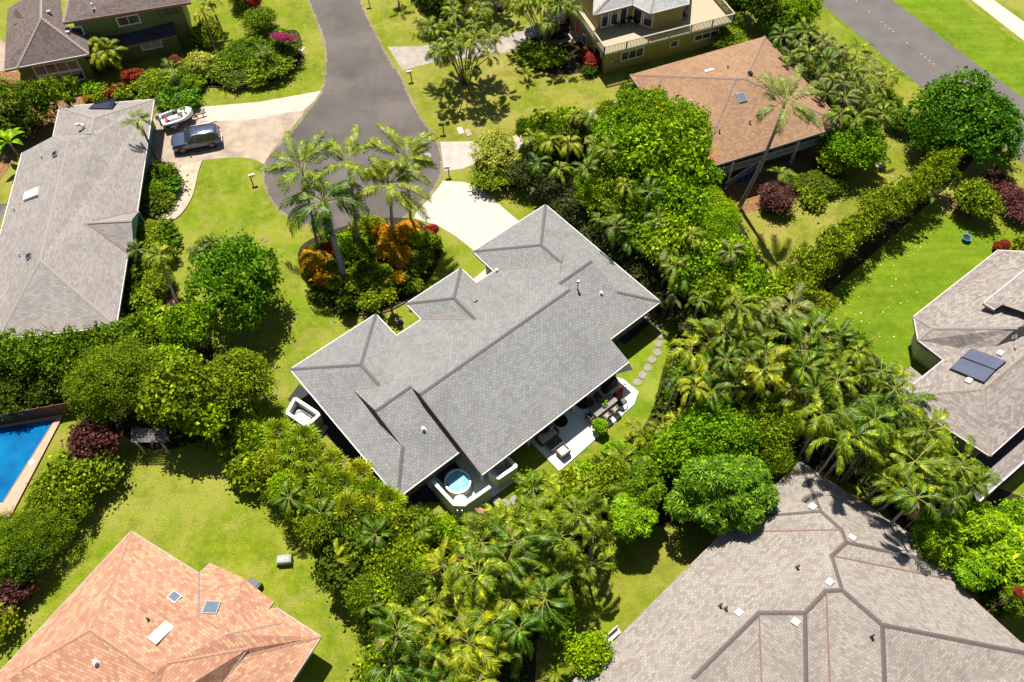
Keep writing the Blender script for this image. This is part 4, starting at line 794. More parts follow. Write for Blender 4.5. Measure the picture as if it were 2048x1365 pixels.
def crown_mesh(style, size_class, var, mat):
    "unit crown (radius 1 for the class); style leaf / big / tuft / fine"
    key = (style, size_class, var, mat.name)
    if key in CR: return CR[key]
    r = np.random.default_rng(abs(hash((style, size_class, var))) % 9999 if False else (len(style) * 97 + size_class * 31 + var * 7 + 5))
    R0 = {0: .9, 1: 1.8, 2: 3.4}[size_class]; k = {0: 7, 1: 16, 2: 34}[size_class]; N_ = {0: 1100, 1: 3600, 2: 10500}[size_class]
    lr = {0: .5, 1: .40, 2: .31}[size_class]
    lb = lobes_for(1, 1, .8, k, r, lr); lb = [lb[0]] + [(x * r.uniform(.68, 1.2), y * r.uniform(.68, 1.2), z * r.uniform(.7, 1.3), q * r.uniform(.55, 1.3)) for x, y, z, q in lb[1:]]
    ls = {'leaf': .25, 'big': .40, 'fine': .16, 'tuft': .34, 'mango': .38}[style] / R0
    if style in ('tuft', 'mango'):
        p, d = crown_pts(lb, int(N_ / 5.0), r); q = tufts(p, d, ls, r, 8 if style == 'tuft' else 7, .30 if style == 'tuft' else .26)
    else:
        n = int(N_ * {'leaf': 1, 'big': .5, 'fine': 1.7}[style]); p, d = crown_pts(lb, n, r, spray=(24, (.24 if style != 'big' else .3) / R0)); q = leaves(p, d * .7 + np.array([0, 0, .35]), ls, r, .55, .8)
    # inner leaves, larger, so that the crown is not see-through
    pi = unit(r.normal(0, 1, (int(N_ * .16), 3))) * (r.uniform(.15, .66, int(N_ * .16))[:, None]) * np.array([1, 1, .75])
    q2 = leaves(pi, unit(pi + .01), ls * 2.6, r, .8)
    me = qmesh('crown', np.concatenate([q, q2]), [mat]); CR[key] = me; return me
def limb_mesh(h, spread, r, n=5, rad=.12):
    m = MB(); top = Vector((r.uniform(-.1, .1), r.uniform(-.1, .1), h * .45)); m.tube([(0, 0, -.1), top * .5 + Vector((.05, 0, 0)), top], [rad * 1.3, rad, rad * .8], 8)
    for i in range(n):
        a = i * 2 * math.pi / n + r.uniform(-.3, .3); e_ = Vector((math.cos(a) * spread * .6, math.sin(a) * spread * .6, h * r.uniform(.72, .92))); mid = (top + e_) / 2 + Vector((math.cos(a) * spread * .1, math.sin(a) * spread * .1, -h * .04))
        m.tube([top, mid, e_], [rad * .7, rad * .45, rad * .2], 6)
    return m
ntree = 0
def bush(px, py, rpx, h, mat, style='leaf', label='', cat='shrub', name='shrub', asp=1.0, rot=None, trunk=None, group=None, zc=None, scale_z=None):
    "a rounded plant whose crown centre is surveyed at px,py; rpx its half width on the photo; h its height"
    global ntree; ntree += 1
    h = h * 1.3 if h > 3.3 else (h * 1.15 if h > 2.4 else h)
    g = P(px, py, h * .6); w = np.linalg.norm(P(px + rpx, py, h * .6) - g) * 1.12; asp = asp if asp != 1.0 else .82 + (ntree * .618 % 1) * .36
    rz = min(h * .5, w * .85) if scale_z is None else scale_z; c = P(px, py, h - rz); trunk = (h > 2.2) if trunk is None else trunk
    rz = max(rz, .3); t = thing(name, label, cat, (c[0], c[1], 0), 0, group)
    cls = 0 if w < 1.3 else (1 if w < 2.5 else 2)
    o = obj('crown', crown_mesh(style, cls, ntree % 3, mat), t); o.location = (0, 0, h - rz); o.scale = (w, w * asp, rz / .85); o.rotation_euler = (0, 0, ntree * 1.7 if rot is None else rot)
    if trunk: limb_mesh(h - rz * .4, w * .8, np.random.default_rng(ntree), rad=.06 + w * .035).build('trunk', bark, t, smooth=True)
    else:
        m = MB()
        for i in range(4): a = i * 1.57; m.tube([(0, 0, 0), (math.cos(a) * w * .3, math.sin(a) * w * .3, h * .5)], [.035, .015], 5)
        m.build('stem', bark, t)
    return t
def hedge(pix, wpx, h, mat, label, name='hedge', style='leaf', n=None, cat='hedge', mat2=None, wz=None, ls=.2):
    "a clipped or loose hedge along surveyed centre points"
    r = np.random.default_rng(len(label) * 13 + int(pix[0][0])); pts = [P(x, y, h * .65) for x, y in pix]; wv = wpx if isinstance(wpx, (list, tuple)) else [wpx] * len(pix)
    ww = [np.linalg.norm(P(x + w, y, h * .65) - P(x, y, h * .65)) / 2 for (x, y), w in zip(pix, wv)]; c = np.mean(pts, 0); lobes = []; stems = MB()
    for i in range(len(pts) - 1):
        L = np.linalg.norm(pts[i + 1] - pts[i]); k = max(1, int(L / (ww[i] * .55)))
        for j in range(k):
            t = j / k; w = ww[i] * (1 - t) + ww[i + 1] * t; q = pts[i] * (1 - t) + pts[i + 1] * t - c
            for s in range(3):
                rr = w * r.uniform(.42, .68); lobes.append((q[0] + r.normal(0, w * .36), q[1] + r.normal(0, w * .36), h - rr * r.uniform(1.0, 1.5), rr))
            lobes.append((q[0] + r.normal(0, w * .2), q[1] + r.normal(0, w * .2), h * .42, w * .72))
            stems.tube([(q[0], q[1], 0), (q[0] + r.uniform(-.2, .2), q[1] + r.uniform(-.2, .2), h * .6)], [.06, .03], 5)
    area = sum(4 * math.pi * l[3] ** 2 * .55 for l in lobes); N_ = n or min(28000, int(area * 32 * (.2 / ls) ** 1.3)); p, d = crown_pts(lobes, N_, r, spray=(22, .21))
    if style == 'tuft': q = tufts(p[:len(p) // 4], d[:len(p) // 4], .28, r, 7, .3)
    else: q = leaves(p, d * .7 + np.array([0, 0, .35]), ls * 1.15, r, .55, .8)
    pi = np.array([l[:3] for l in lobes])[r.integers(0, len(lobes), N_ // 8)] + r.normal(0, .35, (N_ // 8, 3)); pi[:, 2] = np.clip(pi[:, 2], .2, h - .3)
    q = np.concatenate([q, leaves(pi, unit(r.normal(0, 1, pi.shape)), .5, r, .8)])
    t = thing(name, label, cat, (c[0], c[1], 0)); obj('foliage', qmesh('foliage', q, [mat]), t); stems.build('stems', bark, t); return t
# ---------------------------------------------------------------- palms
def frond(L, el0, el1, nl, ll, droop, r, wind=(0, 0, 0), fold=.25, wl=.085, curl=0.0, stem=.28, fwd=.75):
    "one feather frond along +x: quads of leaflets, then stem quads"
    n = 14; t = np.linspace(0, 1, n + 1); p = np.zeros((n + 1, 3)); T = np.zeros((n + 1, 3)); az = 0
    for i in range(n + 1):
        el = el0 + (el1 - el0) * t[i] ** 1.25; az = curl * t[i]
        d = np.array([math.cos(el) * math.cos(az), math.cos(el) * math.sin(az), math.sin(el)]) + np.array(wind) * t[i] * 1.2; T[i] = d / np.linalg.norm(d)
        if i: p[i] = p[i - 1] + T[i - 1] * L / n
    S = unit(np.cross(T, [0, 0, 1.0])); N_ = np.cross(S, T); Q = []
    for side in (-1, 1):
        for j in range(nl):
            u = stem + (1 - stem) * (j + .5) / nl; x = u * n; i = min(int(x), n - 1); f = x - i; q = p[i] * (1 - f) + p[i + 1] * f; d = T[i]; s = S[i] * side; up = N_[i]
            ln = ll * (.45 + .55 * math.sin(math.pi * min(1, .12 + .83 * (u - stem) / (1 - stem)))) * r.uniform(.85, 1.1); k = fwd + .9 * u
            a = unit(s + d * k * .8 + up * fold * (1 - u * .3) + r.normal(0, .07, 3)); b = unit(a + np.array([0, 0, -droop * r.uniform(.7, 1.4)]) + np.array(wind) * .8)
            w = d * wl * .5; m1 = q + a * ln * .5; e_ = m1 + b * ln * .5
            Q.append([q - w, q + w, m1 + w * .9, m1 - w * .9]); Q.append([m1 - w * .9, m1 + w * .9, e_ + w * .15, e_ - w * .15])
    M = [0] * len(Q)
    for i in range(0, n, 2):
        w0, w1 = .011 * (1 - .7 * t[i]), .011 * (1 - .7 * t[min(i + 2, n)]); lift = N_[i] * .012; j = min(i + 2, n)
        Q.append([p[i] - S[i] * w0 + lift, p[i] + S[i] * w0 + lift, p[j] + S[j] * w1 + lift, p[j] - S[j] * w1 + lift]); M.append(1)
    return np.array(Q), M
def rotz(q, a):
    c, s = math.cos(a), math.sin(a); return q @ np.array([[c, s, 0], [-s, c, 0], [0, 0, 1.]])
PC = {}
def palm_crown(style, var, mat, wind=None):
    key = (style, var, mat.name, wind)
    if key in PC: return PC[key]
    r = np.random.default_rng(var * 17 + len(style) * 5 + 3); Q, M = [], []
    spec = dict(areca=(12, 1.0, 16, .25, .9, 1.2, -1.1, .18), coco=(15, 1.0, 28, .23, .9, 1.25, -.75, .0), royal=(18, 1.0, 34, .29, .95, 1.15, -1.25, .0), young=(9, 1.0, 18, .30, .35, 1.15, -.35, .3), fan=(15, 1, 0, 0, 0, 0, 0, 0), banana=(9, 1, 0, 0, 0, 0, 0, 0))[style]
    nf, L, nl, ll, droop, e0, e1, fold = spec; bend_ = (0, 0, 0)
    if style == 'areca': nf = int(nf * r.uniform(.75, 1.3)); ll *= r.uniform(.8, 1.25); e0 += r.uniform(-.15, .1); e1 += r.uniform(-.3, .35); bend_ = (r.uniform(-.28, .28), r.uniform(-.28, .28), 0); gap = r.uniform(0, 6.28)
    for i in range(nf):
        t = i / nf; a = i * 2.399 + r.uniform(-.45, .45); ls = r.uniform(.6, 1.2)
        if style == 'areca' and math.cos(a - gap) > .8 and r.uniform() < .6: continue
        if style == 'fan':
            el = 1.1 - 1.3 * t + r.uniform(-.1, .1); pe = .55 * ls; d = np.array([math.cos(el), 0, math.sin(el)]); c = d * pe; k = 17; q = []
            nn = np.array([-math.sin(el), 0, math.cos(el)]); sd_ = np.array([0, 1., 0])
            for j in range(k):
                b = (j / (k - 1) - .5) * 4.6; v = d * math.cos(b) + sd_ * math.sin(b) + nn * (.12 * (-1) ** j); v2 = v + np.array([0, 0, -.45]); w = unit(np.cross(v, nn)) * .035; R1 = .52 * (1 - .22 * abs(b) / 2.3)
                m1 = c + v * R1 * .6; e_ = m1 + v2 * R1 * .42; q += [[c - w * .2, c + w * .2, m1 + w, m1 - w], [m1 - w, m1 + w, e_ + w * .1, e_ - w * .1]]
            mm = [0] * len(q); q.append([sd_ * .012, -sd_ * .012, c - sd_ * .012, c + sd_ * .012]); mm.append(1); q = np.array(q)
        elif style == 'banana':
            el0, el1 = 1.25 - .5 * t, -.2 - .4 * t; q = []; p = np.zeros(3); n = 8
            for j in range(n):
                u = (j + .5) / n; el = el0 + (el1 - el0) * u; d = np.array([math.cos(el), 0, math.sin(el)]); p2 = p + d / n; wa, wb = [.15 * math.sin(math.pi * min(1, max(.02, (x - .12) / .9))) if x > .12 else .01 for x in (j / n, (j + 1) / n)]
                for s in (-1, 1): q.append([p, p + np.array([0, s * wa, wa * .35]), p2 + np.array([0, s * wb, wb * .35]), p2])
                p = p2
            q = np.array(q); mm = [0] * len(q)
        else:
            wv = (0, 0, 0)
            wd_ = ((wind or (0, 0, 0))[0] + bend_[0], (wind or (0, 0, 0))[1] + bend_[1], (wind or (0, 0, 0))[2]); ca, sa = math.cos(-a), math.sin(-a); wv = (wd_[0] * ca - wd_[1] * sa, wd_[0] * sa + wd_[1] * ca, wd_[2])
            ee0 = e0 - t * (1.25 if style != 'young' else .5) + r.uniform(-.12, .12); ee1 = e1 - t * .4 + r.uniform(-.25, .25)
            q, mm = frond(L * ls, ee0, ee1 if style != 'royal' else ee1 + .2, nl, ll, droop, r, wv, fold, wl=1.15 * (1 - .25) / nl * (.74 if style != 'royal' else .8), curl=r.uniform(-.9, .9) if style != 'royal' else r.uniform(-.3, .3))
            if (style in ('areca', 'coco') and i == nf - 1 and var % 3 == 1): mm = [2] * len(mm)
        Q.append(rotz(q.reshape(-1, 3), a).reshape(q.shape)); M += mm
    me = qmesh('crown', np.concatenate(Q), [mat, rachis, P_brown], M); PC[key] = me; return me
npalm = 0
def palm(px, py, h, L, mat=None, style='areca', base=None, label='', cat='palm', name='palm', group=None, wind=None, tr=.10, tmat=None, nuts=False, var=None, bend=0.0, crownshaft=False, rot=None, tilt=.12):
    "px,py: the crown's heart as surveyed; h its height; L frond length; base: foot of a leaning trunk"
    global npalm; npalm += 1; mat = mat or P_mid; top = P(px, py, h)
    b = P(base[0], base[1], 0) if base else np.array([top[0] + random.uniform(-.3, .3), top[1] + random.uniform(-.3, .3), 0])
    t = thing(name, label, cat, tuple(b), 0, group); v = (top - b)
    me = palm_crown(style, (npalm % 4) if var is None else var, mat, wind)
    o = obj('crown', me, t); o.location = tuple(v); o.scale = (L, L, L); o.rotation_euler = (random.uniform(-tilt, tilt), random.uniform(-tilt, tilt), (npalm * 2.1 if wind is None else 0) if rot is None else rot)
    n = 8; pts = []; side = Vector((v[0], v[1], 0))
    for i in range(n + 1):
        u = i / n; f = u ** (1 + bend); pts.append(Vector((v[0] * (u if bend == 0 else (1 - (1 - u) ** (1 + bend))), v[1] * (u if bend == 0 else (1 - (1 - u) ** (1 + bend))), h * u)))
    if h > .5:
        m = MB(); m.tube(pts, [tr * (1.5 - .6 * (i / n)) if i else tr * 2.0 for i in range(n + 1)], 9); m.build('trunk', tmat or palmbark, t, smooth=True)
    if crownshaft: MB().tube([pts[-1] - (pts[-1] - pts[-2]).normalized() * 1.1, pts[-1]], [tr * 1.15, tr * .6], 9).build('crownshaft', shaft, t, smooth=True)
    return t
def clump(px, py, spread, hts, L, mat, label, name='palm_clump', cat='palm', style='areca', nst=6, seed=1, tr=.055, lean=1.0, group=None, tmat=None):
    "several stems rising from one foot; px,py is the foot"
    r = random.Random(seed); b = P(px, py, 0); t = thing(name, label, cat, tuple(b), 0, group)
    for i in range(nst):
        a = i * 2.399 + r.uniform(-.3, .3); d = spread * math.sqrt((i + .6) / nst) * lean; h = r.uniform(*hts); x, y = math.cos(a) * d, math.sin(a) * d
        st = MB().tube([(x * .12, y * .12, 0), (x * .4, y * .4, h * .5), (x, y, h)], [tr * 1.3, tr, tr * .8], 6).build('trunk', tmat or palmbark, t, smooth=True)
        o = obj('crown', palm_crown(style, i % 4, mat), t); o.location = (x, y, h); s = L * r.uniform(.85, 1.12); o.scale = (s, s, s); o.rotation_euler = (y / spread * -.25 + r.uniform(-.1, .1), x / spread * .25, r.uniform(0, 6.28))
    return t
def inpoly(x, y, poly):
    c = False; n = len(poly)
    for i in range(n):
        x1, y1 = poly[i]; x2, y2 = poly[(i + 1) % n]
        if (y1 > y) != (y2 > y) and x < (x2 - x1) * (y - y1) / (y2 - y1) + x1: c = not c
    return c
def scatter(poly, dist, seed, tries=2500):
    r = random.Random(seed); xs = [p[0] for p in poly]; ys = [p[1] for p in poly]; out = []
    for _ in range(tries):
        x, y = r.uniform(min(xs), max(xs)), r.uniform(min(ys), max(ys))
        if inpoly(x, y, poly) and all((x - a) ** 2 + (y - b) ** 2 > dist * dist for a, b in out): out.append((x, y))
    return out
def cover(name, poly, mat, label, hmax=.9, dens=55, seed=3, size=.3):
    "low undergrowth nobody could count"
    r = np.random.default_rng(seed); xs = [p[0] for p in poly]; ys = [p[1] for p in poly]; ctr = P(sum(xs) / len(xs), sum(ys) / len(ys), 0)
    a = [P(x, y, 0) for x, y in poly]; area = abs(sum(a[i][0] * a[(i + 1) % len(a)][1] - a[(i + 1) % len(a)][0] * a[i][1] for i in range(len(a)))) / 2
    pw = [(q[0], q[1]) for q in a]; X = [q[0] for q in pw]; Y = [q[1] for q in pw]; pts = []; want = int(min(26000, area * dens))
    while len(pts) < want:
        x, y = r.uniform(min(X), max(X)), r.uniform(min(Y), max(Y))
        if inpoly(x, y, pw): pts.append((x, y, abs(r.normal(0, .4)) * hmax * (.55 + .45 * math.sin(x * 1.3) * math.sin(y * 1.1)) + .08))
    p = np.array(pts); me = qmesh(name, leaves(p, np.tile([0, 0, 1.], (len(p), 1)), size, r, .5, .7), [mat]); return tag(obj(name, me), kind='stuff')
# ================================================================ trees and plants, surveyed one by one
ORD2 = ['leftmost', 'second from the left', 'third from the left', 'fourth from the left', 'fifth from the left', 'sixth from the left', 'seventh from the left', 'eighth from the left', 'ninth from the left', 'tenth from the left', 'eleventh from the left', 'twelfth from the left', 'thirteenth from the left', 'fourteenth from the left', 'fifteenth from the left', 'sixteenth from the left', 'seventeenth from the left', 'eighteenth from the left', 'nineteenth from the left', 'twentieth from the left'] + ['number %d from the left' % k for k in range(21, 90)]
# --- left side
bush(479, 572, 96, 5.6, F_round, 'leaf', 'dense round dark green tree on the lawn left of the orange croton bed', 'tree', 'round_tree', asp=.95)
clump(430, 540, .9, (1.6, 2.6), 1.5, P_dark, 'small dark palm clump behind the dense round tree', seed=4)
palm(428, 488, 2.6, 1.5, P_dark, 'areca', label='short dark palm with drooping fronds on lawn above the dense round tree')
hedge([(-60, 712), (30, 706), (120, 715), (200, 700), (280, 672), (340, 660)], [90, 90, 80, 75, 70, 70], 4.6, F_mid, 'long leafy hedge below the pale grey house')
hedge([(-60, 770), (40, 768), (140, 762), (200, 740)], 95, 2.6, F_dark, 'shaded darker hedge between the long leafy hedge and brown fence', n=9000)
bush(375, 660, 58, 4.2, F_bright, 'leaf', 'bright lime tree crown at the right end of the long leafy hedge', 'tree', 'leafy_tree')
bush(255, 665, 30, 3.0, F_mid, 'leaf', 'small leafy shrub under the lower eave corner of the pale grey house')
bush(236, 765, 82, 5.6, F_yel, 'fine', 'large feathery yellow green tree above the burgundy shrub', 'tree', 'feathery_tree')
bush(196, 820, 40, 3.6, F_mid, 'fine', 'mid green tree crown right of the brown fence end', 'tree', 'leafy_tree')
bush(358, 785, 66, 5.4, F_mid, 'big', 'large broad leaved breadfruit tree above the pergola', 'tree', 'breadfruit_tree')
bush(410, 836, 42, 3.8, F_bright, 'big', 'smaller broad leaved tree right of the pergola', 'tree', 'breadfruit_tree')
bush(480, 755, 62, 4.6, F_yel, 'leaf', 'loose yellow green tree below the shadow of the dense round tree', 'tree', 'leafy_tree')
bush(330, 735, 45, 3.6, F_bright, 'leaf', 'light green leafy crown between hedge and breadfruit tree', 'tree', 'leafy_tree')
palm(262, 712, 4.2, 1.8, P_yel, label='palm with yellow fronds poking from the hedge above the feathery tree')
palm(305, 720, 4.0, 1.7, P_yel, label='second yellow fronded palm right of the feathery tree top')
palm(425, 785, 4.4, 1.6, P_yel, label='lone palm between breadfruit tree and loose yellow green tree')
bush(194, 888, 50, 3.2, F_purple, 'leaf', 'burgundy leaved shrub left of the pergola', asp=.9)
bush(163, 945, 56, 3.0, F_yel, 'leaf', 'yellow green rounded shrub below the burgundy shrub')
bush(118, 1000, 62, 3.0, F_mid, 'leaf', 'mid green shrub beside the pool deck edge')
bush(75, 1068, 64, 3.0, F_mid, 'fine', 'dense green shrub below the pool corner')
bush(20, 1100, 66, 3.0, F_mid, 'fine', 'dense green shrub at left edge below the pool')
bush(58, 1130, 40, 2.6, F_dark, 'leaf', 'dark shrub at the lawn edge above the small burgundy shrub')
bush(20, 1190, 32, 2.0, F_purple, 'leaf', 'small burgundy shrub at the left edge')
bush(2, 1240, 34, 1.8, F_yel, 'leaf', 'pale green shrub at the far lower left edge')
for i, (x, y) in enumerate([(505, 850), (470, 880), (520, 900), (500, 945), (545, 930), (575, 900)]):
    bush(x, y, [34, 30, 36, 36, 38, 34][i], [2.6, 2.0, 2.4, 2.4, 3.0, 2.4][i], [F_bright, F_yel, F_mid, F_mid, F_yel, F_bright][i], ['leaf', 'big'][i % 2], ['leafy shrub nearest the red ti plant', 'small yellow green shrub at left end of the lower tree belt', 'green shrub between two lighter shrubs in the lower tree belt', 'green shrub at the lawn edge under the fan palms', 'yellowish shrub with orange tips beside the lawn', 'bright shrub just left of the outdoor shower shadow'][i])
# --- upper left: hedge, banana, green house garden
hedge([(-50, 215), (20, 205), (90, 190), (160, 172)], [100, 100, 85, 50], 5.0, F_mid, 'tall leafy hedge in front of the green house windows')
hedge([(-50, 250), (20, 250), (80, 235)], 60, 3.0, F_dark, 'dark lower hedge left of the pale grey house roof')
palm(20, 288, 2.4, 2.1, F_bright, 'banana', label='banana plant with big torn leaves left of the grey roof', cat='banana plant', name='banana_plant')
palm(2, 262, 2.0, 1.8, F_mid, 'banana', label='smaller banana plant at the far left edge', cat='banana plant', name='banana_plant')
clump(225, 140, 1.1, (1.6, 3.4), 2.2, P_yel, 'large bushy palm against the green house corner', seed=9, nst=7)
palm(408, 28, 4.6, 1.9, P_yel, 'areca', base=(437, 124), label='slim leaning palm at the right end of the green house', bend=.25, tr=.08)
bush(415, 70, 28, 2.6, F_yel, 'leaf', 'yellow green shrub behind the slim leaning palm')
palm(420, 5, 3.6, 1.6, P_mid, 'areca', label='small palm at top edge beside the green house')
bush(402, 130, 26, 2.2, F_cream, 'leaf', 'round pale lime shrub left of the garden bed')
bush(400, 82, 22, 2.0, F_dark, 'leaf', 'dark shrub at the foot of the green house wall')
bush(450, 130, 40, 1.7, F_mid, 'leaf', 'dark green shrub in the curved bed right of the pale lime shrub')
bush(490, 105, 42, 2.4, F_mid, 'leaf', 'bushy shrub in the middle of the curved bed')
bush(540, 130, 44, 2.0, F_mid, 'big', 'broad green shrub at the right end of the curved bed')
bush(470, 152, 36, 1.2, F_dark, 'leaf', 'low dark ground shrub along the curved bed edging')
bush(515, 155, 30, 1.1, F_yel, 'leaf', 'low yellow green shrub near the lower edge of the curved bed')
bush(572, 95, 30, 2.4, F_mid, 'leaf', 'green shrub under the magenta bougainvillea')
bush(566, 76, 26, 2.9, F_mag, 'fine', 'magenta flowering bougainvillea beside the street', asp=.45, rot=-.2, scale_z=.45)
bush(520, 45, 36, 2.2, F_mid, 'fine', 'neat green shrub above the bougainvillea bed')
bush(505, 0, 22, 2.2, F_red, 'leaf', 'red flowering shrub at the top edge', asp=.8)
bush(480, -5, 26, 2.4, F_dark, 'leaf', 'dark shrub at the top edge beside the red flowers')
palm(525, 108, 2.6, 1.5, P_dark, 'areca', label='small dark palm inside the curved bed')
palm(345, 142, 3.0, 1.9, P_dark, 'areca', base=(362, 190), label='short palm with dark drooping fronds above the boat', tr=.07)
bush(356, 198, 40, 1.6, F_round, 'leaf', 'dark glossy shrub beside the boat bow')
bush(335, 200, 26, 1.4, F_gray, 'leaf', 'small grey green shrub at the roof corner by the boat')
for i, (x, y, r_, mt) in enumerate([(265, 156, 19, F_red), (238, 178, 12, F_red), (221, 190, 12, F_red), (350, 122, 10, F_red), (177, 196, 9, F_orange)]):
    bush(x, y, r_, [1.6, 1.2, 1.2, 1.8, 1.0][i], mt, 'tuft', ['large clump of red ti leaves in front of the green house', 'red ti plant left of a yellow leaved plant', 'small red ti plant just above the solar panel roof edge', 'small red flowers beside the short drooping palm', 'low orange ti plant by the tall hedge end'][i], 'ti plant', 'ti_plant', trunk=False)
for i, (x, y, r_, mt) in enumerate([(245, 190, 16, F_yel), (295, 165, 30, F_mid), (325, 160, 26, F_yel), (205, 188, 18, F_yel), (180, 180, 16, F_bright), (300, 185, 20, F_mid), (385, 165, 24, F_mid), (370, 135, 22, F_yel)]):
    bush(x, y, r_, 1.3, mt, ['big', 'leaf'][i % 2], ['yellow leaved plant between red ti plants', 'green shrub right of the large red ti clump', 'yellowish shrub left of the short drooping palm', 'yellow leaved plant above the grey roof edge', 'bright plant at the right end of the tall hedge', 'low green plant above the grey roof corner', 'green shrub on the left tip of the curved bed', 'yellow shrub behind the short drooping palm'][i])
# bed along the pale grey house
for i, (x, y, r_, h, mt) in enumerate([(325, 348, 28, 1.8, F_mid), (335, 372, 24, 1.4, F_round), (312, 385, 28, 1.6, F_mid), (300, 410, 24, 1.2, F_dark), (325, 405, 18, 1.0, F_yel)]):
    bush(x, y, r_, h, mt, 'leaf', ['leafy shrub at the foot of the palm by the driveway', 'glossy shrub in the bed beside the curved pink path', 'shrub in the middle of the bed by the teal wall', 'low dark shrub at the lower tip of the bed by the teal wall', 'small yellow green plant on the pink path edge'][i])
palm(278, 243, 5.4, 1.7, P_mid, 'coco', base=(322, 338), label='slender palm leaning over the pale grey roof beside the boat', bend=.12, tr=.09, tmat=bark)
for i, (x, y, r_, h, mt) in enumerate([(300, 465, 32, 1.6, F_yel), (330, 468, 24, 1.3, F_mid), (285, 500, 30, 1.8, F_mid), (275, 545, 30, 2.0, F_mid), (320, 560, 30, 1.8, F_yel), (290, 600, 34, 1.8, F_mid), (330, 510, 20, 1.6, F_mid), (265, 590, 22, 1.6, F_dark), (325, 632, 22, 1.4, F_cream), (300, 640, 24, 1.8, F_bright)]):
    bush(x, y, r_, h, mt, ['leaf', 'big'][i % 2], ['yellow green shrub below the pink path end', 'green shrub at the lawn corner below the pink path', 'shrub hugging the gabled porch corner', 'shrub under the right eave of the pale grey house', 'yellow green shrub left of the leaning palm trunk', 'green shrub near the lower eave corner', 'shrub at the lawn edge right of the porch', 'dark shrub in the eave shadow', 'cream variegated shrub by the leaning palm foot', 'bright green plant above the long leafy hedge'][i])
palm(318, 512, 4.6, 1.9, P_mid, 'areca', base=(360, 624), label='palm leaning left over the bed between grey house and round tree', bend=.1, tr=.09)
palm(275, 500, 3.0, 1.4, P_dark, 'areca', label='small palm next to the porch gable of the grey house')
# --- island bed with tall palms
WL = (-.10, .34, .12); WR = (.42, .20, .03)
palm(648, 405, 8.4, 3.9, P_dark, 'royal', base=(694, 577), label='royal palm with thick pale trunk and full dark crown in the island bed', tr=.20, tmat=royal, bend=.1, crownshaft=True, var=0, wind=(-.05, .05, .0), name='royal_palm')
palm(606, 345, 8.8, 3.9, P_mid, 'coco', base=(640, 520), label='tall coconut palm leftmost over the street with windblown fronds', tr=.10, bend=.1, wind=WL, var=1, name='coconut_palm')
palm(698, 330, 9.2, 3.7, P_mid, 'coco', base=(718, 505), label='coconut palm between the leftmost and the central one over the street', tr=.10, wind=WL, var=2, name='coconut_palm')
palm(779, 372, 8.4, 4.1, P_yel, 'coco', base=(787, 492), label='central coconut palm with yellow fronds streaming right', tr=.12, wind=WR, var=3, name='coconut_palm')
palm(812, 318, 9.6, 3.6, P_mid, 'coco', base=(823, 462), label='coconut palm farthest up the street with upright fronds', tr=.10, wind=(.1, .38, .12), var=0, name='coconut_palm')
for i, (x, y, r_, h, mt, st) in enumerate([(632, 528, 34, 2.0, F_orange, 'tuft'), (665, 560, 26, 1.8, F_orange, 'leaf'), (775, 478, 32, 2.4, F_orange, 'leaf'), (815, 470, 30, 2.2, F_orange, 'tuft'), (800, 520, 24, 2.0, F_orange, 'tuft'), (740, 500, 34, 2.0, F_mid, 'leaf'), (700, 500, 34, 1.8, F_bright, 'big'), (725, 555, 38, 1.8, F_mid, 'leaf'), (765, 570, 34, 1.6, F_mid, 'big'), (690, 605, 24, 1.0, F_dark, 'leaf'), (850, 490, 26, 1.8, F_yel, 'big'), (835, 530, 26, 1.5, F_mid, 'leaf'), (860, 465, 14, 1.6, F_red, 'tuft'), (645, 580, 22, 1.0, F_dark, 'leaf'), (800, 570, 24, 1.3, F_dark, 'leaf'), (655, 500, 16, 1.6, F_red, 'tuft'), (745, 600, 22, .9, F_dark, 'leaf'), (735, 455, 28, 2.0, F_yel, 'leaf')]):
    bush(x, y, r_, h, mt, st, ['fiery orange croton at the left end of the island bed', 'orange croton at the foot of the royal palm', 'big golden orange croton behind the central coconut palm trunk', 'orange croton right of the central coconut palm', 'rusty orange croton in the right half of the island bed', 'green shrub between golden croton and royal palm', 'bright broad leaved plant above the royal palm foot', 'green shrub in the middle of the island bed', 'broad leaved green shrub at the lower right of the island bed', 'low dark plant at the lower edge of the island bed', 'yellow green broad leaved plant at the right end of the island bed', 'green shrub above the palm shadow on the lawn', 'red ti plant at the upper right of the island bed', 'low dark plant at the lower left edge of the island bed', 'dark shrub at the lower right edge of the island bed', 'red ti plant beside the fiery orange croton', 'low dark ground plant facing the house porch', 'yellow shrub by the street in the island bed'][i], 'shrub', 'croton' if mt is F_orange else ('ti_plant' if mt is F_red else 'shrub'))
bedp = [(612, 535), (608, 505), (645, 478), (740, 450), (800, 442), (850, 455), (882, 485), (872, 530), (830, 575), (760, 605), (700, 608), (655, 585)]
for i, (x, y) in enumerate(sorted(scatter(bedp, 34, 91))[:20]):
    k_ = (i * 7 + int(x)) % 8; mt = [F_orange, F_mid, F_mid, F_yel, F_orange, F_dark, F_yel, F_bright][k_]
    if y > 560: mt = [F_mid, F_dark, F_yel, F_purple][i % 4]
    tone = {F_orange.name: 'orange', F_mid.name: 'green', F_red.name: 'red', F_yel.name: 'yellow green', F_dark.name: 'dark', F_purple.name: 'burgundy', F_bright.name: 'bright green'}[mt.name]
    bush(x, y, random.uniform(11, 20), random.uniform(1.2, 2.5), mt, ['tuft', 'leaf', 'big'][i % 3], 'small %s plant in the island bed, %s' % (tone, ORD2[i]), group='small plants in the island bed')
palm(845, 525, 1.0, 1.3, P_dark, 'young', label='low cycad with stiff fronds on the right of the island bed', cat='cycad', name='cycad')
palm(750, 575, 1.2, 1.2, P_mid, 'young', label='low fern palm in the shaded part of the island bed')
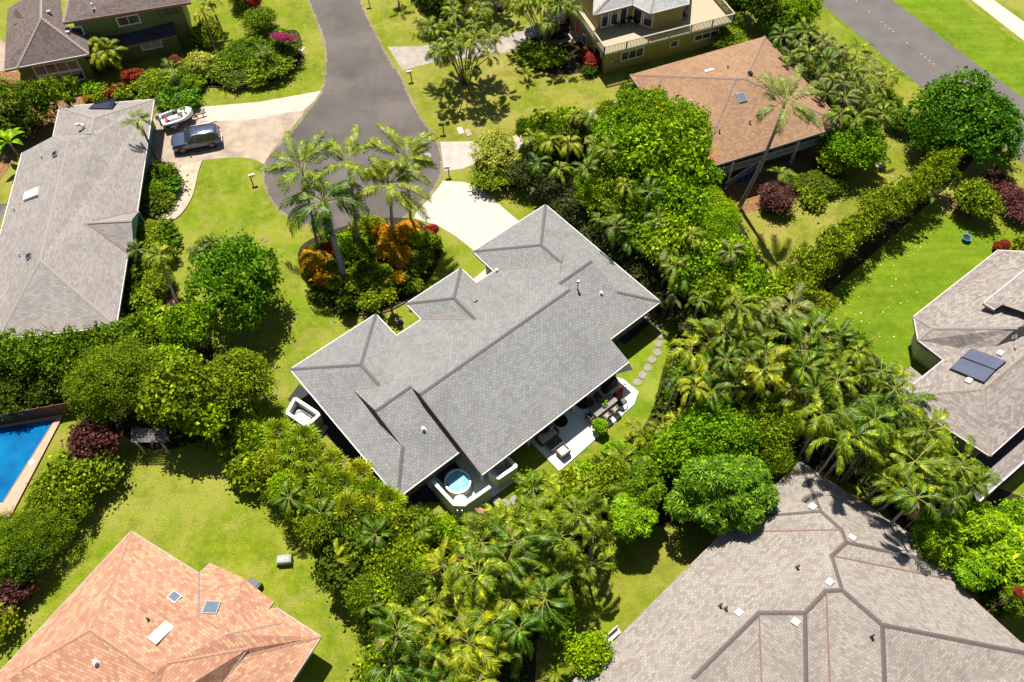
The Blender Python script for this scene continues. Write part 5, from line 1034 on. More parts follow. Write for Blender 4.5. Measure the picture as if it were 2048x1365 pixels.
cover('undergrowth', [(610, 540), (604, 505), (640, 475), (740, 448), (830, 446), (872, 480), (868, 530), (825, 585), (765, 612), (700, 616), (650, 592)], F_dark, '', .7, 40, 5)
# --- top middle
clump(930, 165, 4.0, (4.6, 7.0), 1.75, P_mid, 'large fan of many slender palm stems on the lawn by the street', seed=3, nst=24, tr=.055)
clump(1085, 92, 3.6, (4.8, 6.8), 1.8, P_mid, 'many stemmed palm clump over the parked dark car', seed=8, nst=18, tr=.055)
clump(985, 30, 2.2, (3.0, 4.6), 2.0, P_dark, 'shady palm clump behind the big fan palm stems at the top', seed=12, nst=8)
bush(1065, 108, 34, 1.2, F_mid, 'leaf', 'low shrub at the foot of the palm clump by the dark car'); bush(1100, 115, 32, 1.0, F_mid, 'leaf', 'low shrub right of the palm clump stems')
palm(1052, 150, .8, 1.1, P_yel, 'young', label='spiky cycad on the lawn below the palm clump by the dark car', cat='cycad', name='cycad')
palm(797, 2, 1.1, 1.5, P_dark, 'young', label='dark cycad on the lawn at the top beside the street', cat='cycad', name='cycad')
bush(868, 12, 40, 3.4, F_dark, 'leaf', 'dark tree crown at the top edge left of the palm clumps', 'tree', 'leafy_tree'); bush(905, -5, 40, 3.6, F_mid, 'leaf', 'green tree crown at the top edge behind the palms', 'tree', 'leafy_tree')
bush(1172, 110, 14, 1.4, F_red, 'tuft', 'red ti plant at the left wall of the olive house', 'ti plant', 'ti_plant'); bush(1186, 122, 16, 1.5, F_red, 'tuft', 'larger pinkish red ti plant nearest the olive house corner', 'ti plant', 'ti_plant'); bush(1180, 140, 14, .9, F_dark, 'leaf', 'dark shrub below the red ti plants')
# --- right of the main driveway
bush(995, 305, 50, 3.2, F_cream, 'leaf', 'cream variegated shrub crown beside the driveway apron'); bush(990, 345, 40, 2.2, F_mid, 'leaf', 'green shrub skirt below the cream variegated shrub')
bush(960, 330, 9, 1.6, F_red, 'tuft', 'red ti plant left of the cream variegated shrub', 'ti plant', 'ti_plant'); bush(970, 350, 8, 1.5, F_red, 'tuft', 'small red ti plant under the cream variegated shrub', 'ti plant', 'ti_plant')
hedge([(1040, 345), (1110, 375), (1170, 430), (1240, 500), (1300, 560), (1360, 620), (1410, 680)], [55, 60, 66, 70, 70, 66, 50], 3.0, F_gray, 'long grey green hedge along the main house right eave', ls=.16)
for i, (x, y, h, L, mt) in enumerate([(1090, 225, 3.6, 1.3, P_yel), (1150, 232, 3.8, 1.4, P_yel), (1180, 238, 4.0, 1.6, P_mid), (1100, 285, 4.0, 1.7, P_yel), (1060, 275, 3.6, 1.5, P_yel), (1140, 290, 4.0, 1.8, P_yel), (1190, 290, 4.2, 1.7, P_gray), (1075, 330, 3.6, 1.6, P_dark), (1120, 340, 4.0, 1.9, P_mid), (1170, 350, 4.2, 1.8, P_dark), (1215, 330, 4.2, 1.8, P_mid)]):
    palm(x, y, h, L, mt, 'areca', label='small palm in the mixed grove, ' + ['topmost', 'behind the topmost one', 'nearest the orange roof', 'right beside the cream shrub', 'touching the cream shrub top', 'in the centre', 'with silvery fronds', 'lowest on the left', 'below the centre', 'dark, at the lower right', 'under the bright feathery crown'][i], group='small palms in the mixed grove by the driveway apron')
for i, (x, y, r_, h, mt, st, lb) in enumerate([(1265, 190, 20, 2.6, F_dark, 'fine', 'narrow dark conifer shrub at the left roof corner of the orange roofed house'), (1290, 235, 64, 7.0, F_flower, 'leaf', 'flowering tree crown with yellow blossom nearest the orange roof edge'), (1352, 262, 60, 7.2, F_flower, 'leaf', 'yellow blossomed crown overlapping the orange roof corner'),
   (1245, 280, 64, 6.6, F_bright, 'leaf', 'bright feathery crown left of the yellow blossomed crowns'), (1320, 320, 84, 7.4, F_bright, 'big', 'largest bright green crown below the yellow blossom'), (1235, 340, 66, 6.0, F_mid, 'leaf', 'green crown in the middle of the grove right of the driveway'), (1395, 355, 36, 4.6, F_bright, 'leaf', 'bright crown touching the orange roof left corner'),
   (1190, 380, 50, 4.8, F_bright, 'leaf', 'green crown above the garage roof side hedge'), (1270, 415, 56, 5.2, F_mid, 'leaf', 'mid green crown in the grove behind the grey hedge'), (1355, 412, 62, 6.0, F_bright, 'big', 'bright crown left of the leaning coconut palm foot'), (1420, 430, 52, 4.6, F_bright, 'fine', 'bright feathery crown beside the leaning coconut palm foot'),
   (1335, 490, 52, 5.2, F_bright, 'leaf', 'mid green crown in the middle of the grove below the bright crowns'), (1425, 480, 58, 5.0, F_bright, 'fine', 'bright green crown bordering the right lawn'), (1385, 540, 50, 4.6, F_bright, 'leaf', 'bright crown behind the grey hedge lower half'), (1455, 525, 50, 4.8, F_bright, 'leaf', 'bright crown by the palm shadow on the lawn'), (1290, 470, 46, 4.4, F_mid, 'leaf', 'green crown close to the main house roof corner'),
   (1485, 572, 50, 4.4, F_bright, 'leaf', 'bright crown at the lower end of the grove by the lawn'), (1430, 600, 50, 4.4, F_mid, 'leaf', 'green crown between grey hedge and frosted palms'), (1530, 585, 36, 3.6, F_bright, 'leaf', 'bright shrub at the lower end of the diagonal hedge'), (1400, 640, 34, 2.6, F_dark, 'leaf', 'dark shrub near the stepping stone lawn corner')]):
    bush(x, y, r_, h, mt, st, lb, 'tree' if h > 3.5 else 'shrub', 'leafy_tree' if h > 3.5 else 'shrub')
for i, (x, y, h, L, mt) in enumerate([(1230, 430, 4.6, 1.7, P_mid), (1200, 440, 4.2, 1.6, P_dark), (1290, 440, 4.8, 1.8, P_dark), (1330, 500, 5.6, 1.9, P_gray), (1365, 560, 4.6, 1.8, P_dark), (1410, 555, 4.6, 1.8, P_mid), (1400, 500, 5.0, 1.7, P_yel), (1260, 480, 4.2, 1.6, P_dark), (1460, 505, 6.6, 1.5, P_gray), (1350, 590, 3.8, 1.6, P_gray), (1440, 640, 4.0, 1.7, P_dark)]):
    palm(x, y, h, L, mt, 'areca', label=['green', 'dark', 'tall dark', 'silvery', 'dark', 'green', 'yellow green', 'dark', 'pale', 'low silvery', 'dark'][i] + ' palm behind the grey green hedge, ' + ['at its upper end', 'leftmost', 'above the garage eave', 'near the middle lawn side', 'behind the main roof corner', 'beside the bright crown', 'lit one in the middle', 'close to the main roof', 'waving over the right lawn', 'touching the hedge', 'at its lower end'][i], group='palms behind the grey green hedge')
for i, (x, y, h, L, mt) in enumerate([(1215, 300, 7.5, 1.7, P_mid), (1175, 340, 6.5, 1.7, P_dark), (1300, 385, 7.5, 1.6, P_dark), (1385, 470, 7.2, 1.7, P_mid), (1315, 440, 6.5, 1.7, P_dark), (1250, 370, 7.6, 1.5, P_yel), (1400, 600, 6.0, 1.7, P_dark), (1350, 535, 6.4, 1.7, P_mid), (1465, 600, 6.0, 1.6, P_yel), (1230, 455, 5.4, 1.7, P_dark)]):
    palm(x, y, h, L, mt, 'areca', label=['green', 'dark', 'dark', 'green', 'dark', 'yellow green', 'dark', 'green', 'yellow green', 'dark'][i] + ' palm poking through the bright canopy, ' + ['near its top left', 'at its left edge', 'below the largest crown', 'in its lower half', 'in its centre', 'left of the largest crown', 'towards its lower tip', 'near the grey hedge', 'at its lower tip', 'nearest the garage roof'][i], group='palms in the bright canopy', wind=(.2, .1, 0), rot=i * .7, var=i, tilt=.3)
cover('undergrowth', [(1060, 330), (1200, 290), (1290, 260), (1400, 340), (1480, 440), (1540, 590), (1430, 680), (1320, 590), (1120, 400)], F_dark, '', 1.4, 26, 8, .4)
for i, (x, y, r_, h, mt) in enumerate([(1050, 262, 24, 2.6, F_mid), (1082, 255, 22, 2.4, F_yel), (1112, 262, 26, 3.0, F_mid), (1140, 245, 22, 2.4, F_bright), (1168, 252, 26, 3.2, F_mid), (1195, 262, 28, 3.2, F_bright), (1215, 232, 24, 3.0, F_mid), (1130, 285, 28, 3.0, F_dark), (1085, 290, 26, 2.6, F_mid)]):
    bush(x, y, r_, h, mt, ['leaf', 'big'][i % 2], ['green shrub just right of the cream variegated shrub', 'yellow green shrub on the edge of the narrow concrete path', 'green shrub in front of the narrow path middle', 'bright shrub hiding the narrow path middle', 'green shrub near the right part of the narrow path', 'bright shrub at the foot of the feathery crown', 'green shrub below the visible path end', 'dark shrub under the small grove palms', 'green shrub between small grove palms and cream shrub'][i])
# --- around the orange roof
palm(1568, 213, 13.2, 3.7, P_gray, 'coco', base=(1478, 416), label='very tall coconut palm leaning over the orange brown roof', tr=.13, bend=.75, wind=(.5, .22, .12), var=2, tmat=palmbark, name='coconut_palm')
tr_poly = [(1560, 70), (1620, 55), (1720, 100), (1775, 150), (1785, 215), (1740, 250), (1670, 230), (1640, 170), (1570, 110)]
road_grove = scatter(tr_poly, 25, 21)
for x, y, r_, h, mt, st, lb in [(1600, 22, 44, 3.6, F_bright, 'leaf', 'bright leafy crown at the top left of the main road palm grove'), (1560, 40, 34, 3.0, F_mid, 'leaf', 'green crown at the left end of the main road palm grove'), (1525, 12, 36, 3.4, F_dark, 'leaf', 'dark tree at the top edge left of the main road'), (1475, 5, 30, 2.8, F_dark, 'leaf', 'dark shrub at the top edge right of the olive deck'),
   (1462, 45, 22, 2.0, F_mid, 'leaf', 'green shrub at the right corner of the olive deck'), (1452, 75, 34, 1.8, F_yel, 'fine', 'yellow leaved shrub above the orange roof'), (1555, 352, 0, 0, None, '', ''), (1550, 398, 38, 2.0, F_purple, 'leaf', 'burgundy shrub right of the leaning coconut palm foot'),
   (1705, 292, 58, 3.8, F_bright, 'leaf', 'rounded bright green tree at the right corner of the orange roof'), (1668, 318, 34, 2.6, F_mid, 'leaf', 'lower green crown left of the rounded bright tree'), (1625, 392, 22, 1.2, F_yel, 'big', 'small bright plant on the lawn below the lanai'), (1650, 365, 36, 1.2, F_dark, 'leaf', 'low dark shrub under the rounded bright tree'),
   (1600, 365, 28, 1.0, F_dark, 'leaf', 'dark low shrub in front of the lanai'), (1800, 245, 28, 2.0, F_mid, 'leaf', 'small round shrub left of the big glossy tree'), (1775, 205, 26, 2.4, F_mid, 'leaf', 'green shrub at the lower end of the main road palm grove'), (1915, 225, 88, 5.4, F_blue, 'leaf', 'big dark glossy tree beside the main road, upper crown'), (1962, 262, 76, 4.8, F_round, 'leaf', 'big dark glossy tree beside the main road, lower right crown'), (1870, 270, 56, 4.0, F_round, 'leaf', 'glossy crown on the left of the big dark tree'),
   (1952, 402, 46, 2.8, F_mid, 'leaf', 'round green shrub right of the diagonal hedge'), (2020, 398, 30, 1.8, F_purple, 'leaf', 'burgundy shrub at the right edge by the road lawn'), (2046, 425, 34, 1.8, F_purple, 'leaf', 'second burgundy shrub cut by the right edge'), (1990, 372, 24, 1.5, F_purple, 'leaf', 'small burgundy shrub nearest the diagonal hedge'),
   (1995, 492, 9, .9, F_red, 'tuft', 'tiny red ti plant at the top of the right house roof'), (2010, 492, 11, 1.0, F_red, 'tuft', 'red ti plant just right of the tiny one above the right house'), (2043, 492, 14, 1.2, F_yel, 'big', 'yellow plant at the right edge above the right house roof'), (1640, 612, 28, 2.8, F_yel, 'leaf', 'rounded shrub below the lower end of the diagonal hedge'), (1590, 640, 26, 3.0, F_mid, 'leaf', 'green crown where diagonal hedge meets the palm thicket')]:
    if r_: bush(x, y, r_, h, mt, st, lb, 'ti plant' if st == 'tuft' else ('tree' if h > 3.5 else 'shrub'), 'ti_plant' if st == 'tuft' else ('leafy_tree' if h > 3.5 else 'shrub'))
palm(1558, 352, 1.6, 1.6, P_mid, 'young', label='arching fern palm in front of the white lanai railing')
hedge([(1572, 590), (1610, 548), (1660, 505), (1720, 452), (1780, 405), (1840, 362), (1905, 325)], [76, 74, 70, 70, 70, 66, 52], 5.0, F_mid, 'long diagonal light green hedge between the two right lawns', ls=.18)
# --- the great palm thicket on the right and its neighbours
big = [(1365, 720), (1420, 670), (1470, 610), (1560, 600), (1640, 640), (1700, 690), (1760, 740), (1800, 790), (1850, 850), (1900, 900), (1955, 955), (1930, 1000), (1860, 1020), (1790, 990), (1740, 950), (1690, 900), (1650, 840), (1590, 820), (1540, 790), (1470, 770), (1400, 790), (1360, 760)]
anch = [(1500, 630, 'at the diagonal hedge end'), (1420, 740, 'beside the stepping stone lawn'), (1540, 760, 'above the bright lime tree'), (1680, 700, 'bordering the mown right lawn'), (1660, 820, 'above the pink beige roof tip'), (1780, 850, 'left of the weathered shingle house'), (1870, 980, 'below the weathered shingle house')]
ORD = ['leftmost', 'second', 'third', 'fourth', 'fifth', 'sixth', 'seventh', 'eighth', 'ninth', 'tenth', 'eleventh', 'twelfth', 'thirteenth', 'fourteenth', 'fifteenth', 'sixteenth', 'seventeenth', 'eighteenth', 'nineteenth', 'twentieth']
def grove(spots, anch, hr, lr, mats, what, wind=(.20, .10, 0)):
    "palms of one grove; each is told apart by its tone and its place among the palms nearest to the same landmark"
    own = {}
    for p in spots: own.setdefault(min(anch, key=lambda q: (q[0] - p[0]) ** 2 + (q[1] - p[1]) ** 2), []).append(p)
    for a, ps in own.items():
        for i, (x, y) in enumerate(sorted(ps)):
            frost = (1480 < x < 1600 and 500 < y < 660); mt = P_gray if frost else random.choice(mats); tone = {P_gray.name: 'silvery', P_mid.name: 'green', P_yel.name: 'yellow green', P_dark.name: 'dark green'}[mt.name]
            nth = (ORD[i] + (' from the left' if i else '')) if i < len(ORD) else 'rightmost'
            palm(x, y, random.uniform(*hr), random.uniform(*lr), mt, 'areca', label='%s palm, %s %s' % (tone, nth, a[2]), group=what + ' ' + a[2], wind=wind, rot=random.uniform(-1.2, 1.2), var=random.randrange(14), tr=.08, tilt=.38)
grove(scatter(big, 32, 5), anch, (4.6, 8.6), (1.5, 2.9), [P_mid, P_yel, P_mid, P_dark, P_mid, P_dark], 'thicket palms')
def understorey(spots, where, hr=(2.6, 4.2)):
    for i, (x, y) in enumerate(sorted(spots)):
        mt = [F_bright, F_mid, F_yel, F_mid, F_dark][i % 5]; tone = ['bright', 'green', 'yellow green', 'green', 'dark'][i % 5]
        bush(x, y, random.uniform(22, 36), random.uniform(*hr), mt, ['leaf', 'big', 'fine', 'tuft'][i % 4], '%s leafy shrub, %s %s' % (tone, ORD[i] + (' from the left' if i else ''), where), group='shrubs ' + where)
understorey(scatter(big, 88, 9), 'among the thicket palms')
for x, y, h, L, mt, lb in [(1316, 862, 2.8, 1.6, P_mid, 'palm at the edge of the patio below the dining table'), (1360, 850, 4.0, 2.1, P_yel, 'palm right of the patio corner at the foot of the lawn'), (1212, 915, 1.6, 1.0, P_yel, 'young palm rising at the patio edge by the white armchair'), (1245, 925, 3.0, 1.7, P_mid, 'palm with a dry frond below the patio'), (1330, 900, 3.8, 1.9, P_mid, 'palm between plumeria and the bright lime tree'), (1112, 962, 1.4, 1.0, P_yel, 'small palm at the lower left corner of the patio'), (1790, 770, 5, 2.2, P_mid, 'palm reaching toward the right house low roof'), (1268, 852, 1.6, 1.0, P_yel, 'small yellowish palm by the patio edge')]:
    palm(x, y, h, L, mt, 'areca', label=lb)
for x, y, r_, h, mt, st, lb, nm in [(1425, 880, 84, 5.8, F_bright, 'leaf', 'bright lime green tree above the dark mango tree', 'leafy_tree'), (1360, 905, 50, 4.6, F_bright, 'leaf', 'lime green crown on the left of the bright lime tree', 'leafy_tree'), (1438, 976, 98, 5.6, F_blue, 'mango', 'large dark mango tree with tufted leaves touching the pink beige roof', 'mango_tree'), (1535, 858, 54, 4.6, F_mid, 'fine', 'mid green tree between lime tree and palm thicket', 'leafy_tree'), (1545, 915, 38, 3.6, F_mid, 'fine', 'small tree above the top of the pink beige roof', 'leafy_tree'),
   (1199, 852, 15, 1.5, F_bright, 'tuft', 'bright plumeria leaning onto the patio by the dining table', 'plumeria'), (1238, 910, 26, 2.0, F_bright, 'tuft', 'plumeria below the patio middle', 'plumeria'), (1150, 962, 24, 1.6, F_bright, 'tuft', 'plumeria beside the white armchair', 'plumeria'), (1290, 975, 50, 4.2, F_mid, 'tuft', 'large plumeria left of the mango tree', 'plumeria'), (1262, 1035, 46, 3.6, F_bright, 'tuft', 'large plumeria over the shaded lawn', 'plumeria'), (1310, 930, 40, 3.6, F_mid, 'leaf', 'green crown between plumeria and lime tree', 'leafy_tree'), (1220, 960, 34, 3.2, F_mid, 'leaf', 'green crown right of the hot tub palms', 'leafy_tree'),
   (1875, 1070, 50, 4.2, F_bright, 'tuft', 'plumeria tree at the right side of the pink beige roof', 'plumeria'), (1960, 1060, 54, 4.6, F_bright, 'tuft', 'plumeria tree below the carport of the right house', 'plumeria'), (2020, 1110, 60, 4.8, F_bright, 'tuft', 'plumeria tree at the right edge', 'plumeria'), (1950, 1140, 46, 3.8, F_bright, 'tuft', 'plumeria crown nearest the roof notch of the pink beige house', 'plumeria'), (2040, 1190, 44, 3.6, F_mid, 'tuft', 'darker plumeria cut by the right edge', 'plumeria'), (2030, 1040, 36, 4.0, F_bright, 'leaf', 'bright crown by the charcoal carport floor', 'leafy_tree'), (1990, 1195, 36, 2.6, F_dark, 'leaf', 'dark shrub under the right edge plumerias', 'shrub'),
   (1875, 1095, 44, 3.6, F_mid, 'leaf', 'mid green crown overhanging the pink beige roof right slope', 'leafy_tree'), (2045, 1340, 26, 2.2, F_yel, 'big', 'shrub at the bottom right corner by the roof edge', 'shrub'), (2036, 1185, 10, 4.6, F_red, 'tuft', 'red flower cluster on the right edge plumeria', 'flower_cluster')]:
    bush(x, y, r_, h, mt, st, lb, {'plumeria': 'tree', 'leafy_tree': 'tree', 'mango_tree': 'tree', 'shrub': 'shrub', 'flower_cluster': 'shrub'}[nm], nm)
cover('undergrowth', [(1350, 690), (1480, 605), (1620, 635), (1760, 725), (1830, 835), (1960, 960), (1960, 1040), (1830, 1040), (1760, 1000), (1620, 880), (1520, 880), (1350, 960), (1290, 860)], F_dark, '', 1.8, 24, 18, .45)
# --- the lower belt: fan palms, dark shrubs and feathery palms
fan_spots = [(560, 868), (590, 905), (625, 925), (650, 960), (690, 975), (720, 955), (745, 985), (780, 1005), (700, 1020), (640, 1000), (600, 960), (665, 930), (610, 880), (560, 930), (735, 1030)]
for i, (x, y) in enumerate(fan_spots): palm(x, y, random.uniform(2.4, 3.8), 1.45, [P_fan, P_yel][i % 3 == 2], 'fan', label='fan palm ' + ['nearest the shower enclosure', 'second below the shower enclosure', 'close to the roof edge upper one', 'in the upper middle of the strip', 'in the middle of the strip', 'nearest the middle of the roof edge', 'close to the roof edge lower one', 'nearest the lower roof corner', 'on the lawn side near the lower end', 'on the lawn side in the middle', 'on the lawn side near the upper end', 'at the centre of the strip', 'touching the roof eave at the upper end', 'leftmost by the lawn', 'lowest of the strip'][i] + ' in the fan palm strip', group='fan palms below the main roof', tr=.05)
for i, (x, y, r_, h, mt, lb) in enumerate([(590, 990, 34, 2.6, F_mid, 'green shrub at the lawn edge under the fan palms left end'), (550, 980, 26, 2.4, F_dark, 'dark shrub with a shadow on the yellowish lawn'), (665, 1075, 48, 3.0, F_mid, 'green shrub at the lawn edge below the fan palms'), (720, 1060, 50, 3.4, F_dark, 'dark green crown just below the fan palms'), (780, 1070, 50, 3.6, F_mid, 'green crown left of the lime shrub'), (830, 1050, 38, 2.8, F_dark, 'dark crown near the hot tub screen'), (700, 1130, 54, 3.4, F_dark, 'dark fine leaved crown bulging onto the lawn'), (770, 1135, 54, 3.8, F_mid, 'green crown in the middle of the lower belt'), (820, 1110, 44, 3.6, F_mid, 'green crown left of the feathery palms'), (730, 1195, 48, 3.4, F_mid, 'green crown on the lower lawn edge'), (790, 1200, 44, 3.4, F_mid, 'green crown at the left of the lower feathery palms'), (770, 1255, 40, 3.0, F_dark, 'dark crown lowest on the lawn edge'), (640, 1045, 30, 2.0, F_mid, 'small green shrub on the lawn edge'), (835, 1180, 36, 3.2, F_dark, 'dark crown among the feathery palms')]):
    bush(x, y, r_ * .92, h, mt, ['leaf', 'fine', 'big', 'leaf'][i % 4], lb, 'tree' if h > 3.5 else 'shrub', 'leafy_tree' if h > 3.5 else 'shrub')
bush(888, 1068, 34, 2.0, F_bright, 'leaf', 'bright lime shrub just below the hot tub screen'); bush(750, 1350, 34, 1.6, F_yel, 'leaf', 'yellow shrub at the bottom edge beside the lawn')
bush(1098, 1212, 52, 3.0, F_bright, 'leaf', 'bright green crown on the shaded lawn side of the lower belt', 'tree', 'leafy_tree'); bush(1175, 1308, 44, 3.6, F_bright, 'leaf', 'small bright tree at the left eave of the pink beige roof', 'tree', 'leafy_tree')
mixed = [(1062, 975), (1095, 962), (1145, 965), (1190, 942), (1235, 912), (1290, 872), (1350, 862), (1350, 900), (1310, 960), (1230, 1000), (1150, 1000), (1090, 1000)]
grove(scatter(mixed, 40, 51), [(1110, 970, 'right of the sage enclosure'), (1200, 940, 'below the patio middle'), (1310, 880, 'between patio and lime tree')], (1.8, 2.8), (1.1, 1.8), [P_mid, P_yel, P_mid], 'palms by the patio')
for i, (x, y) in enumerate(sorted(scatter(mixed, 38, 52))): bush(x, y, random.uniform(20, 32), random.uniform(1.2, 2.6), [F_bright, F_mid, F_yel][i % 3], ['leaf', 'tuft', 'big', 'leaf'][i % 4], '%s shrub below the patio, %s' % (['bright', 'green', 'yellow green'][i % 3], ORD[i] + (' from the left' if i else '')), group='shrubs below the patio')
bush(815, 1345, 34, 2.2, F_mid, 'leaf', 'green shrub at the bottom edge under the palms')
low = [(945, 1085), (1030, 1030), (1085, 990), (1160, 1000), (1205, 1040), (1205, 1105), (1160, 1150), (1110, 1180), (1070, 1240), (1030, 1290), (960, 1370), (820, 1370), (770, 1310), (800, 1260), (840, 1210), (850, 1140), (890, 1120)]
anch = [(1000, 1010, 'just below the hot tub'), (1130, 1060, 'beside the shaded lawn'), (930, 1130, 'right of the lime shrub'), (1050, 1150, 'in the lower belt middle'), (900, 1250, 'in the lower belt left part'), (1000, 1320, 'at the bottom edge')]
grove(scatter(low, 36, 15), anch, (4.0, 7.8), (1.5, 2.8), [P_mid, P_yel, P_mid, P_dark, P_mid], 'lower belt palms')
belt = [(560, 970), (640, 1020), (700, 1030), (800, 1040), (850, 1060), (860, 1150), (800, 1240), (740, 1220), (660, 1110), (590, 1010)]
understorey(scatter(belt, 44, 41), 'in the left part of the lower belt', (2.2, 3.8))
grove(scatter(belt, 70, 42), [(700, 1100, 'among the leafy crowns left of the hot tub')], (3.5, 5.0), (1.3, 1.9), [P_mid, P_yel, P_dark], 'palms')
understorey(scatter(low, 74, 31), 'among the lower belt palms', (2.2, 3.8))
palm(930, 1340, 3.2, 2.0, P_mid, 'coco', label='broad feather palm at the bottom edge centre', var=0)
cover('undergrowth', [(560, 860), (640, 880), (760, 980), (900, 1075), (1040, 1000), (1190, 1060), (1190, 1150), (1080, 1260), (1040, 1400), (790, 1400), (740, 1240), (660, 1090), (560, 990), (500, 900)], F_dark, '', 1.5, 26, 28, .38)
cover('undergrowth', [(0, 800), (120, 800), (250, 860), (330, 890), (420, 900), (500, 860), (480, 760), (400, 690), (300, 680), (0, 690)], F_mid, '', .7, 22, 38, .35)
cover('undergrowth', [(250, 450), (340, 450), (345, 500), (335, 600), (320, 650), (245, 650)], F_mid, '', .5, 40, 48, .25)
cover('undergrowth', [(190, 180), (280, 150), (400, 130), (560, 60), (600, 100), (560, 150), (490, 166), (400, 166), (300, 190)], F_mid, '', .5, 30, 58, .25)
cover('undergrowth', [(1565, 95), (1630, 75), (1700, 130), (1745, 200), (1720, 255), (1620, 190)], F_dark, '', 1.4, 24, 68, .4)
grove(road_grove, [(1590, 85, 'by the orange roof top corner'), (1680, 110, 'in the road grove middle'), (1750, 160, 'nearest the main road'), (1700, 230, 'by the orange roof right corner')], (4.0, 5.4), (1.6, 2.1), [P_mid, P_mid, P_dark, P_gray], 'road grove palms')
# fallen leaves on the mown lawn
r = np.random.default_rng(2); pts = []
for x, y in scatter([(1560, 600), (1700, 560), (1850, 480), (1850, 560), (1790, 700), (1750, 720), (1640, 660)], 6, 77, 3000)[:55]: pts.append(P(x, y, .03))
for x, y in scatter([(1760, 330), (1830, 300), (1840, 350), (1780, 400), (1700, 400)], 7, 78, 500)[:25]: pts.append(P(x, y, .03))
pts = np.array(pts); tag(obj('fallen_leaves', qmesh('fallen_leaves', leaves(pts, np.tile([0, 0, 1.], (len(pts), 1)), .2, r, .6, .15), [plain('dry leaf', (.62, .46, .18), .8, var=.4)])), kind='stuff')
# ================================================================ vehicles and yard things
def az_of(a, b): d = np.array(b) - np.array(a); return math.atan2(d[1], d[0])
def loft(m, secs, mi=0, closed_ends=True):
    "secs: list of rings (lists of 3D points)"
    for i in range(len(secs) - 1):
        n = len(secs[i])
        for k in range(n): m.poly([secs[i][k], secs[i][(k + 1) % n], secs[i + 1][(k + 1) % n], secs[i + 1][k]], mi)
    if closed_ends: m.poly(secs[0][::-1], mi); m.poly(secs[-1], mi)
def wheel(parent, x, y, r=.38, w=.25, rim=True):
    s = 1 if y > 0 else -1; m = MB(); prof = [(r * .62, -w / 2), (r * .95, -w / 2), (r, -w * .3), (r, w * .3), (r * .95, w / 2), (r * .62, w / 2)]; n = 22
    rings = [[(x + q * math.cos(2 * math.pi * k / n), y + z, r + q * math.sin(2 * math.pi * k / n)) for k in range(n)] for q, z in prof]
    for i in range(len(rings) - 1):
        for k in range(n): m.poly([rings[i][k], rings[i][(k + 1) % n], rings[i + 1][(k + 1) % n], rings[i + 1][k]])
    wh = m.build('wheel', rubber, parent, smooth='auto'); m = MB(); yo = y + s * w * .38
    m.tube([(x, yo - s * .03, r), (x, yo, r)], r * .2, 12); m.tube([(x, y - s * .05, r), (x, y - s * .02, r)], r * .62, 20, 1)
    for k in range(5):
        a = 2 * math.pi * k / 5 + .3; m.bar((x, yo, r), (x + math.cos(a) * r * .6, yo, r + math.sin(a) * r * .6), .075, .03)
    ring = [(x + math.cos(2 * math.pi * k / 20) * r * .61, yo, r + math.sin(2 * math.pi * k / 20) * r * .61) for k in range(21)]
    for k in range(20): m.bar(ring[k], ring[k + 1], .05, .03)
    m.build('rim', [chrome, black], wh)
